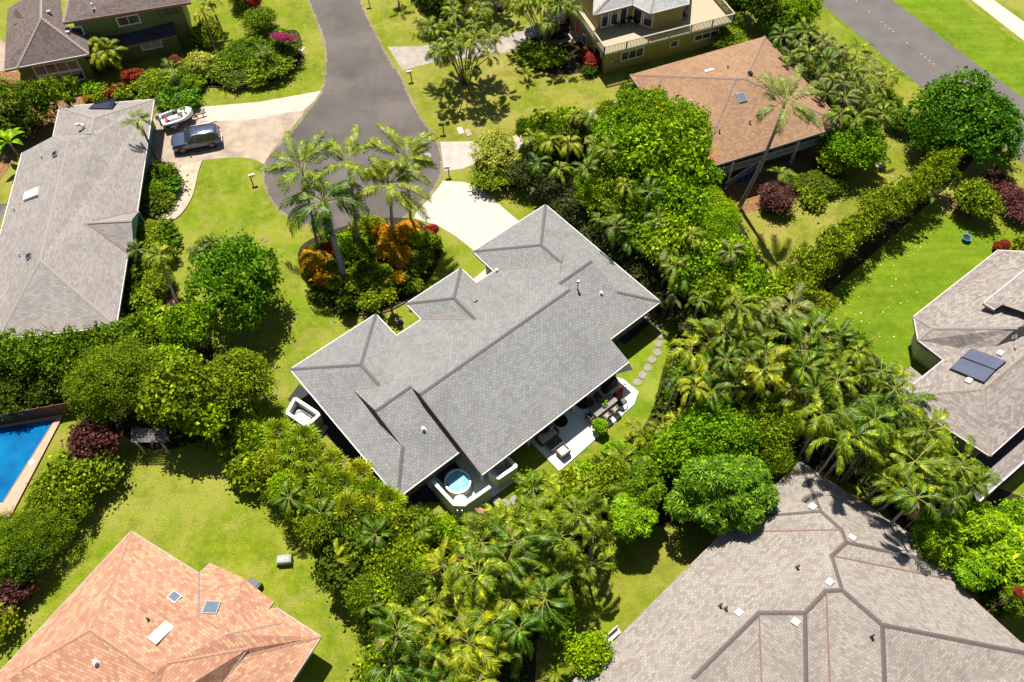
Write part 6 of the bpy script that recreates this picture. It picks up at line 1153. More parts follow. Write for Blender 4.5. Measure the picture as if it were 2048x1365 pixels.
def suv(loc, rz, label, paint, name='suv', cat='suv'):
    "+x is the nose"
    t = thing(name, label, cat, loc, rz); m = MB()
    # x, z sill, z belt, half width at belt, half width at sill
    st = [(2.36, .50, .80, .74, .70), (2.28, .42, .98, .84, .80), (2.05, .38, 1.06, .92, .90), (1.50, .38, 1.12, .96, .95), (1.0, .38, 1.16, .965, .96), (0, .38, 1.18, .965, .96), (-1.2, .38, 1.20, .965, .96), (-2.0, .42, 1.20, .94, .93), (-2.30, .48, 1.14, .88, .86), (-2.40, .52, 1.0, .82, .80)]
    secs = []
    for x, z0, z1, wb, ws in st:
        secs.append([(x, -ws, z0), (x, ws, z0), (x, wb + .02, z0 + (z1 - z0) * .45), (x, wb, z1 - .10), (x, wb - .07, z1), (x, -(wb - .07), z1), (x, -wb, z1 - .10), (x, -wb - .02, z0 + (z1 - z0) * .45)])
    loft(m, secs); body = m.build('body', paint, t, smooth='auto')
    m = MB(); g = [(1.02, 1.14, .86, 1.15), (.30, 1.70, .72, 0), (0, 1.78, .72, 0), (-1.9, 1.76, .70, 0), (-2.12, 1.66, .68, 0), (-2.34, 1.16, .84, 0)]
    lo = [(1.02, .88), (.3, .89), (0, .89), (-1.9, .87), (-2.12, .86), (-2.34, .84)]; secs = []
    for (x, zt, wt, _), (x2, wb) in zip(g, lo):
        zt = max(zt, 1.17); secs.append([(x2, -wb, 1.12), (x2, wb, 1.12), (x, wt + .03, zt - .05), (x, wt - .05, zt), (x, -(wt - .05), zt), (x, -(wt + .03), zt - .05)])
    loft(m, secs); m.build('cabin', paint, t, smooth='auto')
    def side(x0, x1, zb, zt_, s):
        f = lambda x, z: (x, s * (.895 - (z - 1.14) / .52 * .145 + .012), z); return [f(x0[0], zb), f(x1[0], zb), f(x1[1], zt_), f(x0[1], zt_)]
    for s in (-1, 1):
        for a, b in (((.80, .36), (.06, .06)), ((-.04, -.04), (-.90, -.90)), ((-1.02, -1.02), (-2.08, -1.92))):
            q = side(a, b, 1.20, 1.60, s); MB().poly(q if s < 0 else q[::-1]).build('window', glass, t)
        wheel(t, 1.45, s * .86); wheel(t, -1.35, s * .86)
        for x in (1.45, -1.35):
            MB().tube([(x, s * .60, .40), (x, s * .975, .40)], .47, 22).build('wheel_arch', black, t)
        MB().box((.82, s * 1.04, 1.22), (.16, .20, .16)).build('mirror', paint, t, bevel=.03)
        MB().box((2.26, s * .70, .90), (.20, .30, .16), s * -.25).build('headlight', plain('lamp', (.55, .55, .5), .2), t, bevel=.03)
        MB().box((-2.36, s * .76, 1.02), (.16, .16, .26)).build('tail_light', red, t, bevel=.02)
        MB().bar((.15, s * .66, 1.84), (-1.85, s * .64, 1.83), .05, .05).build('roof_rail', chrome, t)
        MB().bar((1.0, s * 1.0, .40), (-.9, s * 1.0, .40), .16, .06).build('running_board', black, t)
        for x in (.12, -.82): MB().box((x, s * .975, 1.02), (.20, .03, .04)).build('door_handle', chrome, t)
        MB().bar((0.0, s * .972, .5), (0.0, s * .972, 1.12), .015, .01).bar((-.97, s * .972, .7), (-.97, s * .972, 1.12), .015, .01).build('door_seam', black, t)
    MB().poly([(.99, -.74, 1.20), (.99, .74, 1.20), (.34, .66, 1.70), (.34, -.66, 1.70)][::-1]).build('windshield', glass, t).location.x = .03
    MB().poly([(-2.34, -.70, 1.22), (-2.34, .70, 1.22), (-2.17, .62, 1.62), (-2.17, -.62, 1.62)]).build('rear_window', glass, t).location.x = -.02
    MB().box((2.38, 0, .72), (.06, 1.0, .24)).build('grille', black, t); MB().box((2.30, 0, .48), (.14, 1.5, .16)).build('front_bumper', darkmet, t, bevel=.04); MB().box((-2.38, 0, .56), (.16, 1.7, .20)).build('rear_bumper', silver, t, bevel=.04)
    for x in (-.3, -1.3): MB().bar((x, -.64, 1.86), (x, .64, 1.86), .05, .03).build('cross_bar', darkmet, t)
    return t
a, b = P(350, 297, .5), P(446, 279, .5); c = (P(349, 296, .0) + P(444, 284, .0)) / 2
suv((float(c[0]), float(c[1]), .018), az_of(b, a), 'grey blue sport utility vehicle with roof rails parked on the driveway beside the boat', paint_suv)
c = P(1093, 75, 0); suv((float(c[0]), float(c[1]), .022), R(200), 'black car mostly hidden under the palm clump by the olive house', plain('black paint', (.012, .012, .014), .25, coat=1), 'car', 'car')
c = P(1135, 40, 0); suv((float(c[0]), float(c[1]), .022), R(195), 'dark second car behind the black car under the palms', plain('dark paint', (.03, .032, .036), .25, coat=1), 'car', 'car')
# ---- boat on its trailer
pb, ps = P(386, 224, .9), P(323, 243, .9); cb = (pb + ps) / 2; rz = az_of(ps, pb); Lb = float(np.linalg.norm((pb - ps)[:2])) * .5
bt = thing('boat', 'small white open motorboat with grey floor on a trailer beside the pale grey house', 'boat', (float(cb[0]), float(cb[1]), .45), rz)
def hullpts(k, inset_=0.0):
    out = []
    for t, w, zt in ((-1, .80, .62), (-.6, .90, .62), (-.1, .95, .66), (.35, .90, .74), (.7, .62, .84), (.9, .32, .90), (1.0, .05, .94)): out.append((t * Lb, w, zt))
    return out
st = hullpts(0); m = MB(); secs = [[(x, -w, z), (x, -w * .82, z * .45), (x - (0 if x < Lb * .6 else .15), 0, .02 + max(0, (x / Lb - .5)) * .8), (x, w * .82, z * .45), (x, w, z)] for x, w, z in st]
for i in range(len(secs) - 1):
    for k_ in range(4): m.poly([secs[i][k_], secs[i + 1][k_], secs[i + 1][k_ + 1], secs[i][k_ + 1]])
m.poly(secs[0]); m.build('hull', white, bt, smooth='auto')
m = MB()
for i in range(len(st) - 1):
    for s in (-1, 1):
        (x0, w0, z0), (x1, w1, z1) = st[i], st[i + 1]; q = [(x0, s * w0 * 1.04, z0), (x1, s * w1 * 1.04, z1), (x1, s * w1 * .82, z1 + .02), (x0, s * w0 * .82, z0 + .02)]; m.poly(q); m.poly([(x0, s * w0 * .82, z0 + .02), (x1, s * w1 * .82, z1 + .02), (x1, s * w1 * .78, .25), (x0, s * w0 * .78, .25)])
m.poly([(st[4][0], -.52, .8), (st[6][0], 0, .94), (st[4][0], .52, .8), (st[4][0] - .25, 0, .8)]); m.box((-Lb * .97, 0, .5), (.12, 1.5, .34)); m.build('gunwale', white, bt)
m = MB(); m.poly([(-Lb * .98, -.66, .26), (Lb * .3, -.72, .26), (Lb * .7, -.42, .3), (Lb * .7, .42, .3), (Lb * .3, .72, .26), (-Lb * .98, .66, .26)]); m.build('floor', boatgray, bt)
MB().box((-.25, 0, .42), (Lb * .75, .5, .3)).build('bench', white, bt, bevel=.03); MB().box((Lb * .42, 0, .55), (.3, 1.35, .25)).build('bow_seat', white, bt, bevel=.03)
MB().box((Lb * .2, .18, .68), (.35, .4, .5)).build('console', white, bt, bevel=.03); MB().tube([(Lb * .1, .18, .98), (Lb * .07, .18, 1.0)], .16, 14).build('steering_wheel', black, bt)
mo = MB().box((-Lb - .22, 0, .95), (.42, .36, .46), 0, taper=.98).build('outboard_motor', silver, bt, bevel=.08); MB().box((-Lb - .15, 0, .35), (.16, .14, .9)).build('shaft', darkmet, mo)
attach_later = bt
def loose(name, label, cat, mat, mb, loc, rz=0, bevel=0):
    o = mb.build(name, mat, bevel=bevel); o.location = loc; o.rotation_euler = (0, 0, rz); return tag(o, label, cat)
cr, sr = math.cos(rz), math.sin(rz)
def onboat(x, y, z): return (float(cb[0]) + x * cr - y * sr, float(cb[1]) + x * sr + y * cr, .45 + z)
loose('life_vest', 'red and white life vest in the stern of the boat', 'life vest', red, MB().box((0, 0, .1), (.32, .6, .2)).box((.05, -.35, .1), (.2, .3, .16)), onboat(-Lb + .5, .12, .28), rz, .04)
loose('bucket', 'blue round bucket in the stern of the boat', 'bucket', blue, MB().lathe((0, 0, 0), [(.13, 0), (.18, .3), (.15, .3), (.11, .04)], 16), onboat(-Lb + .62, -.42, .27))
loose('towel', 'folded white towel beside the red life vest in the boat', 'towel', white, MB().box((0, 0, .05), (.24, .5, .1)), onboat(-Lb + .78, .2, .28), rz, .03)
tl = thing('boat_trailer', 'boat trailer with wooden tongue reaching from under the white boat', 'trailer', (float(cb[0]), float(cb[1]), 0), rz)
m = MB(); m.bar((-Lb * .9, -.5, .4), (Lb * .8, -.35, .42), .08, .1); m.bar((-Lb * .9, .5, .4), (Lb * .8, .35, .42), .08, .1); m.bar((Lb * .8, -.35, .42), (Lb * .8, .35, .42), .08, .08); m.bar((-.6, -.85, .32), (-.6, .85, .32), .08, .08); m.build('frame', darkmet, tl)
MB().bar((Lb * .7, 0, .42), (Lb * 1.75, 0, .42), .12, .12).build('tongue', plain('rust wood', (.38, .22, .14), .8), tl); MB().tube([(Lb * 1.5, -.28, .42), (Lb * 1.5, .28, .42)], .03, 8).tube([(Lb * 1.55, .1, 0), (Lb * 1.55, .1, .6)], .035, 8).build('jack', darkmet, tl)
MB().bar((Lb * 1.05, 0, .42), (Lb * 1.05, 0, 1.05), .08, .08).build('winch_post', darkmet, tl)
for s in (-1, 1): wheel(tl, -.6, s * .88, .28, .18); MB().box((-.6, s * .88, .60), (.75, .24, .03)).build('fender', white, tl)
loose('plank', 'long pale plank lying on the driveway beside the vehicle', 'plank', plain('plank', (.52, .42, .33), .8), MB().box((0, 0, .06), (2.2, .22, .05)), tuple(P(412, 248, .02)), rz, 0)
# ---- mailboxes
def mailbox(px, py, rz, label, mat, box_mat):
    t = thing('mailbox', label, 'mailbox', tuple(P(px, py, 0)), rz, 'mailboxes along the street'); MB().bar((0, 0, 0), (0, 0, 1.05), .1, .1).bar((0, 0, .95), (.3, 0, .95), .08, .08).build('post', mat, t)
    m = MB(); n = 9; ring = lambda x: [(x, -.12, 0), (x, .12, 0)] + [(x, .12 * math.cos(a), .14 + .12 * math.sin(a)) for a in [math.pi * k / n for k in range(n + 1)]]
    loft(m, [[(x, y, z + 1.02) for x, y, z in ring(xx)] for xx in (-.12, .42)]); b = m.build('box', box_mat, t); MB().box((.43, 0, 1.15), (.02, .2, .2)).build('door', box_mat, b); MB().box((.1, .135, 1.22), (.12, .015, .08)).build('flag', red, b)
mailbox(506, 369, R(20), 'white mailbox on a post at the lawn edge of the round street end', brownwood, white); mailbox(823, 161, R(200), 'white mailbox on a post right of the street by the many stemmed palm', brownwood, white)
mailbox(887, 266, R(190), 'black mailbox on a post right of the street by the palm shadow', black, black); mailbox(898, 352, R(190), 'grey mailbox beside the pale driveway', wood_w, silver); mailbox(739, 12, R(200), 'grey mailbox on its post at the top of the street', plain('post grey', (.25, .24, .23), .8), silver)
# ---- lids and small slabs in the grass
def slab(px, py, sx, sy, rz, mat, label, name='utility_cover', h=.05):
    loose(name, label, 'utility cover', mat, MB().box((0, 0, h / 2), (sx, sy, h)), (float(P(px, py)[0]), float(P(px, py)[1]), .004), rz, .01)
slab(921, 262, .55, 1.0, R(20), conc_walk, 'pale concrete utility cover in the lawn by the black mailbox'); slab(937, 266, .55, 1.0, R(20), conc_gray, 'darker rectangular utility cover next to the pale one'); slab(603, 99, .6, .75, R(-20), conc_new, 'square beige utility cover beside the bougainvillea')
slab(524, 479, .3, .3, R(30), plain('clay paver', (.22, .12, .11), .8), 'small reddish paver in the front lawn, upper one'); slab(531, 482, .35, .3, R(30), plain('clay paver b', (.24, .14, .12), .8), 'small reddish paver in the front lawn, lower right one')
def disc(name, px, py, r_, mat, label, cat, z=.02, h=.03): return loose(name, label, cat, mat, MB().lathe((0, 0, 0), [(r_, 0), (r_, h), (r_ * .97, h + .003)], 24), tuple(P(px, py, z)))
disc('manhole_cover', 854, 312, .42, plain('manhole', (.30, .28, .27), .8, var=.2, scale=9), 'round manhole cover in the street by the right driveway', 'manhole cover', .013, .012); disc('septic_lid', 1757, 331, .45, conc_gray, 'round concrete lid in the lawn right of the rounded bright tree', 'lid', .0, .10)
for k, (x, y) in enumerate([(3, 5), (141, 68), (215, 130), (238, 150), (260, 168), (283, 187), (364, 252), (445, 317), (470, 337), (494, 356), (519, 377), (606, 442)]):
    x, y = (1348 + (1000 + x) * .3418, y * .3418); 
    if k == 0: x, y = 1713, 3
    o = MB().lathe((0, 0, 0), [(.09, 0), (.075, .02), (.03, .025)], 12).build('road_marker', yellow); o.location = P(x, y, .012); o.scale = (.9, .9, 1); tag(o, 'yellow raised marker on the main road, ' + ['first from the top edge', 'second from the top', 'third from the top', 'fourth from the top', 'fifth from the top', 'sixth from the top', 'seventh, alone in the middle', 'eighth from the top', 'ninth from the top', 'tenth from the top', 'eleventh from the top', 'last before the big glossy tree'][k], 'road marker', 'yellow markers on the main road')
# centre line dots need no paint; faint tyre paths on the main road stay in the asphalt
# ---- stepping stones
for k, (x, y, w) in enumerate([(1302, 634, 'dark'), (1315, 654, ''), (1322, 671, ''), (1317, 688, ''), (1314, 705, ''), (1304, 720, ''), (1295, 736, ''), (1285, 751, ''), (1274, 765, ''), (1028, 1001, ''), (1011, 1008, ''), (994, 1003, '')]):
    rs = np.random.default_rng(k); pts = [(.36 * rs.uniform(.85, 1.12) * math.cos(a), .36 * rs.uniform(.85, 1.12) * math.sin(a)) for a in np.arange(11) * 2 * math.pi / 11]
    lab = ['rectangular paving stone at the eave corner where the stepping stones begin', 'stepping stone half in the eave shadow, second from the corner', 'stepping stone at the edge of the roof shadow', 'stepping stone fourth from the eave corner', 'stepping stone fifth from the eave corner', 'stepping stone in the middle of the lawn row', 'stepping stone fourth from the patio', 'stepping stone third from the patio', 'stepping stone nearest the white patio', 'round stepping stone below the white enclosure', 'stepping stone middle one below the hot tub screen', 'square stepping stone nearest the hot tub screen'][k]
    m = MB(); m.prism(pts if k not in (0, 11) else [(-.6, -.35), (.6, -.35), (.6, .35), (-.6, .35)] if k == 0 else [(-.3, -.3), (.3, -.3), (.3, .3), (-.3, .3)], 0, .05)
    loose('stepping_stone', lab, 'stepping stone', stone_m, m, tuple(P(x, y, .006)), A if k in (0, 11) else 0)['group'] = 'stepping stones'
# ---- bed edging
def edging(pix, label, mat=curb_m, closed=True, w=.14, h=.14):
    q = curve(pix, 6, closed); m = MB(); n = len(q)
    for i in range(n if closed else n - 1): a, b = P(*q[i], .05), P(*q[(i + 1) % n], .05); m.bar(a, b, w, h)
    return tag(m.build('bed_edging', mat), label, 'edging')
edging([(606, 545), (645, 602), (700, 627), (770, 624), (832, 592)], 'dark curved edging around the lower side of the island bed', closed=False)
edging([(360, 172), (420, 174), (500, 174), (577, 152), (606, 112)], 'curved edging below the bougainvillea bed', closed=False)
edging([(404, 321), (396, 345), (388, 380), (378, 405), (360, 430), (335, 448)], 'thin pale kerb along the curved pink path', mat=plain('path kerb', (.50, .34, .24), .8), closed=False, w=.1)
# ---- pool, deck, fence
pool = thing('swimming_pool', 'blue swimming pool with terracotta boards around it at the left edge', 'swimming pool', tuple(P(0, 900, 0)))
wp = [P(x, y, .05) for x, y in ((-90, 868), (112, 838), (6, 1006), (-90, 1000))]
m = MB(); m.poly(wp); wat, N, L, bs = newmat('pool water'); bs.inputs['Roughness'].default_value = .04; bs.inputs['Specular IOR Level'].default_value = .5
g_ = N.new("ShaderNodeNewGeometry"); f_ = noise(N, L, g_.outputs['Position'], .35, 2, .35, .65); L.new(mixn(N, L, f_, (.001, .075, .22), (.002, .16, .36)), bs.inputs['Base Color'])
nn2 = N.new("ShaderNodeTexNoise"); nn2.inputs['Scale'].default_value = 3; L.new(g_.outputs['Position'], nn2.inputs['Vector']); bp = N.new("ShaderNodeBump"); bp.inputs['Strength'].default_value = .12; bp.inputs['Distance'].default_value = .05; L.new(nn2.outputs[0], bp.inputs['Height']); L.new(bp.outputs[0], bs.inputs['Normal'])
m.build('water', wat, pool)
dk_px = [(-90, 838), (150, 802), (128, 835), (18, 1036), (-90, 1030)]; inn = [(-90, 868), (112, 838), (112, 838), (6, 1006), (-90, 1000)]
m = MB(); T_ = lambda x, y, z=.18: P(x, y, z)
def dquad(a, b, c, d):
    q = [T_(*v) for v in (a, b, c, d)]; o = q[0]; dx = (q[1] - q[0])[:2]; dx = dx / np.linalg.norm(dx); dy = np.array([-dx[1], dx[0]])
    m.poly(q, 0, [((v - o)[:2] @ dy, (v - o)[:2] @ dx) for v in q])
dquad((-90, 846), (136, 812), (112, 838), (-90, 868)); dquad((136, 812), (20, 1034), (6, 1006), (112, 838)); dquad((20, 1034), (-90, 1034), (-90, 1000), (6, 1006))
for a_, b_ in (((136, 812), (20, 1034)), ((-90, 868), (112, 838)), ((112, 838), (6, 1006)), ((20, 1034), (-90, 1034))): m.bar(T_(*a_, .09), T_(*b_, .09), .04, .17)
m.build('deck', deck_red, pool); disc_ = MB().lathe((0, 0, 0), [(.22, 0), (.22, .03), (.05, .035)], 16).build('skimmer_lid', white, pool); disc_.location = P(63, 925, .185)
attach(pool)
fe = thing('fence', 'brown board fence behind the pool at the left', 'fence', tuple(P(60, 850, 0)))
fa, fb = P(-80, 868, 0)[:2], P(152, 826, 0)[:2]; m = MB(); nb = 8
for i in range(nb):
    a_, b_ = fa + (fb - fa) * i / nb, fa + (fb - fa) * (i + .96) / nb; m.bar((*a_, .85), (*b_, .85), .05, 1.5)
m.build('board_panel', wood_br, fe)
for i in range(nb + 1):
    a_ = fa + (fb - fa) * i / nb; MB().box((a_[0], a_[1], .85), (.12, .12, 1.7)).build('post', plain('fence post', (.12, .06, .04), .8), fe)
attach(fe)
# ---- pergola
pg = thing('pergola', 'small weathered wooden pergola with slatted top beside the burgundy shrub', 'pergola', tuple(P(305, 885, 0)))
q = [P(x, y, 2.1) for x, y in ((266, 858), (330, 858), (333, 884), (265, 884))]; cpx = sum(q) / 4; wx = q[1] - q[0]; wy = q[3] - q[0]
m = MB()
for i in range(9): a_ = q[0] + wy * i / 8 - wx * .05; m.bar(a_, a_ + wx * 1.1, .08, .05)
m.build('slats', wood_w, pg); m = MB()
for u in (.12, .88): MB().bar(q[0] + wx * u - wy * .1 - [0, 0, .08], q[0] + wx * u + wy * 1.15 - [0, 0, .08], .1, .12).build('beam', wood_w, pg)
for u in (.12, .88):
    for v in (.05, 1.0): p_ = q[0] + wx * u + wy * v; MB().bar((p_[0], p_[1], 0), (p_[0], p_[1], 2.0), .12, .12).build('post', plain('pale post', (.42, .40, .36), .7), pg)
attach(pg)
# ---- outdoor shower / tub enclosure (600,830)
z1 = 1.75; q = [P(x, y, z1) for x, y in ((590, 797), (639, 829), (614, 853), (574, 826))]
en = thing('shower_enclosure', 'white walled outdoor shower enclosure left of the main house', 'enclosure', tuple(P(606, 838, 0)))
m = MB()
for i in range(4):
    a_, b_ = q[i].copy(), q[(i + 1) % 4].copy(); a_[2] = b_[2] = z1 / 2; m.bar(a_, b_, .16, z1)
m.build('wall', plain('plaster sage', (.50, .52, .44), .7), en); m = MB()
for i in range(4): m.bar(q[i] + [0, 0, .02], q[(i + 1) % 4] + [0, 0, .02], .24, .045 + .004 * i)
m.build('coping', white, en)
cq = sum(q) / 4; ax = (q[1] - q[0]); ra = math.atan2(ax[1], ax[0]); tubm = MB(); La, Wa = np.linalg.norm(ax[:2]) * .72, .95
ringp = lambda s, z: [(cq[0] + math.cos(ra) * (x * s) - math.sin(ra) * (y * s), cq[1] + math.sin(ra) * (x * s) + math.cos(ra) * (y * s), z) for x, y in [((La / 2 - Wa / 2) * (1 if math.cos(t) > 0 else -1) + Wa / 2 * math.cos(t), Wa / 2 * math.sin(t)) for t in np.arange(24) * 2 * math.pi / 24]]
loft(tubm, [ringp(1, .5), ringp(1.02, 1.0), ringp(.94, 1.04), ringp(.86, 1.0), ringp(.80, .85)]); bt_ = tubm.build('cover', white, en, smooth='auto')
m = MB(); m.bar(cq + [0.1, -.1, -.66], cq + [.55, .25, -.3], .05, .05); m.build('faucet', chrome, en)
m = MB(); bq = [P(x, y, .35) for x, y in ((639, 846), (656, 852), (638, 876), (620, 862))]
m.prism([tuple(v[:2]) for v in bq], .0, .35); m.build('step', plain('step wood', (.46, .40, .34), .8), en); attach(en)
# ---- hot tub, screens, white enclosure
rt = 1.0; ht = thing('hot_tub', 'round hot tub with blue shell on the patio inside the sage screen', 'hot tub', tuple(P(916, 980, .084))); ctop = P(915.3, 962.5, .98); ht.location = (ctop[0], ctop[1], .084)
MB().lathe((0, 0, 0), [(rt * .97, 0), (rt * .99, .45), (rt, .84), (rt * 1.02, .88)], 40, 0, False).build('cabinet', plain('tub cabinet', (.40, .37, .34), .6, var=.08), ht, smooth='auto')
shellm, N, L, bs = newmat('tub shell'); bs.inputs['Base Color'].default_value = (.62, .70, .76, 1); bs.inputs['Roughness'].default_value = .2
m = MB(); prof = [(rt * 1.02, .88), (rt, .93), (rt * .90, .93), (rt * .86, .80), (rt * .84, .50), (rt * .55, .46), (rt * .50, .12), (.02, .10)]
for i in range(len(prof) - 1):
    for k_ in range(40):
        a0, a1 = 2 * math.pi * k_ / 40, 2 * math.pi * (k_ + 1) / 40; m.poly([(prof[i][0] * math.cos(a0), prof[i][0] * math.sin(a0), prof[i][1]), (prof[i][0] * math.cos(a1), prof[i][0] * math.sin(a1), prof[i][1]), (prof[i + 1][0] * math.cos(a1), prof[i + 1][0] * math.sin(a1), prof[i + 1][1]), (prof[i + 1][0] * math.cos(a0), prof[i + 1][0] * math.sin(a0), prof[i + 1][1])])
m.build('shell', shellm, ht, smooth='auto')
tubw, N, L, bs = newmat('tub water'); bs.inputs['Roughness'].default_value = .05; g9 = N.new('ShaderNodeNewGeometry'); f9 = noise(N, L, g9.outputs['Position'], 2.2, 3, .35, .65); L.new(mixn(N, L, f9, (.10, .38, .66), (.26, .56, .78)), bs.inputs['Base Color'])
MB().lathe((0, 0, 0), [(rt * .857, .78), (rt * .857, .80)], 40).build('water', tubw, ht)
for i, (a_, r_) in enumerate([(1.5, .82), (1.75, .82), (1.62, .76), (3.3, .80), (3.5, .82), (.1, .78), (5.6, .45), (3.9, .3), (.3, .35)]):
    MB().tube([(math.cos(a_) * r_ * rt, math.sin(a_) * r_ * rt, .80), (math.cos(a_) * r_ * rt, math.sin(a_) * r_ * rt, .835)], .045, 10).build('jet', plain('jet', (.03, .06, .09), .4) if i == 0 else MAT['jet'], ht)
def screen(pts, label, z1=1.85, name='privacy_screen', w=.16):
    t = thing(name, label, 'screen', (float(pts[0][0]), float(pts[0][1]), 0)); m = MB(); mt = MB()
    for a_, b_ in zip(pts[:-1], pts[1:]):
        a_, b_ = np.array(a_[:2]), np.array(b_[:2]); d = (b_ - a_) / np.linalg.norm(b_ - a_); n_ = np.array([d[1], -d[0]]) * w / 2
        m.prism([tuple(a_ - n_), tuple(b_ - n_), tuple(b_ + n_), tuple(a_ + n_)], .05, z1); mt.bar((*(a_ - d * .04), z1 + .03), (*(b_ + d * .04), z1 + .03 + .003 * (len(mt.v) % 7)), w + .1, .06)
        for p_ in (a_, b_): m.box((p_[0], p_[1], (z1 + .05) / 2), (w + .03, w + .03, z1 - .05 + .002), math.atan2(d[1], d[0]))
    m.build('board_panel', W_screen, t); mt.build('cap_rail', white, t); attach(t); return t
z1 = 1.75
screen([P(866, 963, z1), P(908, 1009, z1), P(929, 1010, z1), P(979, 975, z1)], 'sage board screen with white cap rail wrapping the hot tub corner', z1)
screen([P(980, 943, z1), P(997, 957, z1), P(1032, 933, z1), P(1013, 914, z1)], 'sage board enclosure with white cap rail under the main roof corner', z1, 'utility_enclosure')
for px, tx in ((917, 916), (926, 924)):
    a_, b_ = P(px - 1, 1012, 1.7), P(px + 3, 1034, .1); 
sp_ = thing('shutter', 'white folded shutter pair leaning at the hot tub screen corner', 'shutter', tuple(P(919, 1036, 0)))
for px in (916, 925): a_ = P(px, 1014, 1.62); b_ = P(px + 1, 1037, .06); MB().bar((b_[0], b_[1], .06), (b_[0], b_[1] + .0, 1.55), .08, .08).build('board', white, sp_)
attach(sp_)
m = MB(); m.lathe((0, 0, 0), [(.5, .0), (.5, .05), (.02, .06)], 24); loose('corner_ledge', 'white corner shelf with blue marks inside the hot tub screen', 'ledge', white, m, tuple(P(921, 1003, 1.2)))
ts = MB().box((0, 0, .02), (.62, .28, .04)); to = loose('towel', 'striped towel draped over the hot tub screen cap rail', 'towel', white, ts, tuple(P(938, 1001, 1.83)), A, .01); 
m = MB()
for i in range(4): m.box((-.22 + i * .13, .0, .045), (.03, .2, .008))
st_ = m.build('stripe', navy, to)
def cord(pts, label, r_=.018): tag(MB().tube([P(x, y, z) for x, y, z in pts], r_, 6).build('hose', black), label, 'hose')
cord([(953, 942, .1), (945, 941, .1), (940, 947, .1), (941, 960, .1), (946, 970, .1), (945, 983, .1), (938, 990, .1), (928, 991, .1)], 'black hose on the patio curling around the hot tub'); cord([(986, 937, .1), (992, 939, .1), (1001, 936, .1), (1007, 933, .1)], 'short black hose inside the sage enclosure')
# ---- patio furniture
zp = .104
def at(px, py, z=zp): p = P(px, py, z); return (float(p[0]), float(p[1]), z)
t = thing('dining_table', 'long grey wooden dining table on the white patio', 'table', at(1205, 819), A)
for i in range(3): MB().box((0, -.32 + .32 * i, .74), (2.3, .31, .05)).build('board', wood_t, t)
for x in (-1.0, 1.0):
    for y in (-.38, .38): MB().box((x, y, .36), (.09, .09, .71)).build('leg', wood_t, t)
def chair(loc, rz, label, wide=.55, back=None, seatm=None):
    t = thing('chair', label, 'chair', loc, rz, 'wicker chairs around the patio dining table'); MB().box((0, 0, .43), (wide, .52, .08)).build('seat', seatm or wick, t, bevel=.02); MB().box((0, .27, .72), (wide, .06, .52)).build('backrest', back or wick, t, bevel=.02)
    for x in (-wide / 2 + .04, wide / 2 - .04):
        for y in (-.22, .24): MB().box((x, y, .2), (.05, .05, .4)).build('leg', wick, t)
        MB().bar((x, -.24, .64), (x, .28, .64), .06, .04).build('armrest', wick, t)
ca, sa = math.cos(A), math.sin(A); o0 = np.array(at(1205, 819))
def off(x, y): return (float(o0[0] + x * ca - y * sa), float(o0[1] + x * sa + y * ca), zp)
chair(off(-.55, .85), A, 'dark chair on the roof side of the dining table, left one'); chair(off(.25, .85), A, 'dark chair on the roof side of the dining table, right one'); chair(off(-1.45, 0), A + R(90), 'dark chair at the lower left head of the dining table'); chair(off(1.4, 0), A - R(90), 'chair with pale back at the umbrella end of the dining table', back=plain('pale back', (.45, .36, .32), .7))
chair(off(-.35, -.85), A + R(180), 'chair with pale frame on the garden side of the table, left one', seatm=plain('tan sling', (.34, .27, .22), .7)); chair(off(.55, -.85), A + R(180), 'chair with pale frame on the garden side of the table, right one', seatm=MAT['tan sling'])
def potplant(loc, label, s=.35, mat=None):
    t = thing('potted_plant', label, 'potted plant', loc); MB().lathe((0, 0, 0), [(s * .3, 0), (s * .4, s * .5), (s * .34, s * .5), (s * .3, s * .4)], 14).build('pot', black, t); o = obj('leaves', palm_crown('young', 1, mat or F_bright), t); o.location = (0, 0, s * .4); o.scale = (s * 1.5,) * 3
potplant(off(.05, .12)[:2] + (zp + .767,), 'leafy green potted plant on the dining table', .32)
bw = loose('bowl', 'small dark bowl on the dining table', 'bowl', black, MB().lathe((0, 0, 0), [(.08, 0), (.16, .1), (.12, .09)], 14), off(-.05, -.2)[:2] + (zp + .766,))
# umbrella
um = thing('patio_umbrella', 'closed dark red cantilever umbrella with black base at the patio corner', 'umbrella', at(1237, 803)); o1 = um.location.copy()
MB().box((0, 0, .06), (1.0, 1.0, .12), A).build('base', bind, um, bevel=.02); MB().tube([(.45, .3, .12), (.5, .34, 1.4), (.36, .24, 2.25), (0, 0, 2.4)], .035, 8).build('pole', darkmet, um, smooth=True)
rr_ = [.04, .13, .17, .16, .2, .12]; m = MB(); rings = []
for i, z in enumerate((2.35, 2.1, 1.6, 1.2, .8, .62)): rings.append([((rr_[i] * (1 + .35 * math.cos(a * 8))) * math.cos(a), (rr_[i] * (1 + .35 * math.cos(a * 8))) * math.sin(a), z) for a in np.arange(32) * 2 * math.pi / 32])
loft(m, rings[::-1]); m.build('canopy', redu, um, smooth=True); MB().tube([(.9 * math.cos(a), .9 * math.sin(a), .03) for a in np.arange(-2.4, -.5, .2)], .02, 6).build('foot_rail', darkmet, um)
# grill
gl = thing('grill', 'black covered barbecue grill under the eave at the patio end', 'grill', at(1218, 776), A); MB().box((0, 0, .5), (1.5, .65, .9), 0, taper=.92).build('cover', black, gl, bevel=.08); MB().box((0, 0, 1.02), (.95, .55, .3), 0, taper=.8).build('lid', black, gl, bevel=.06)
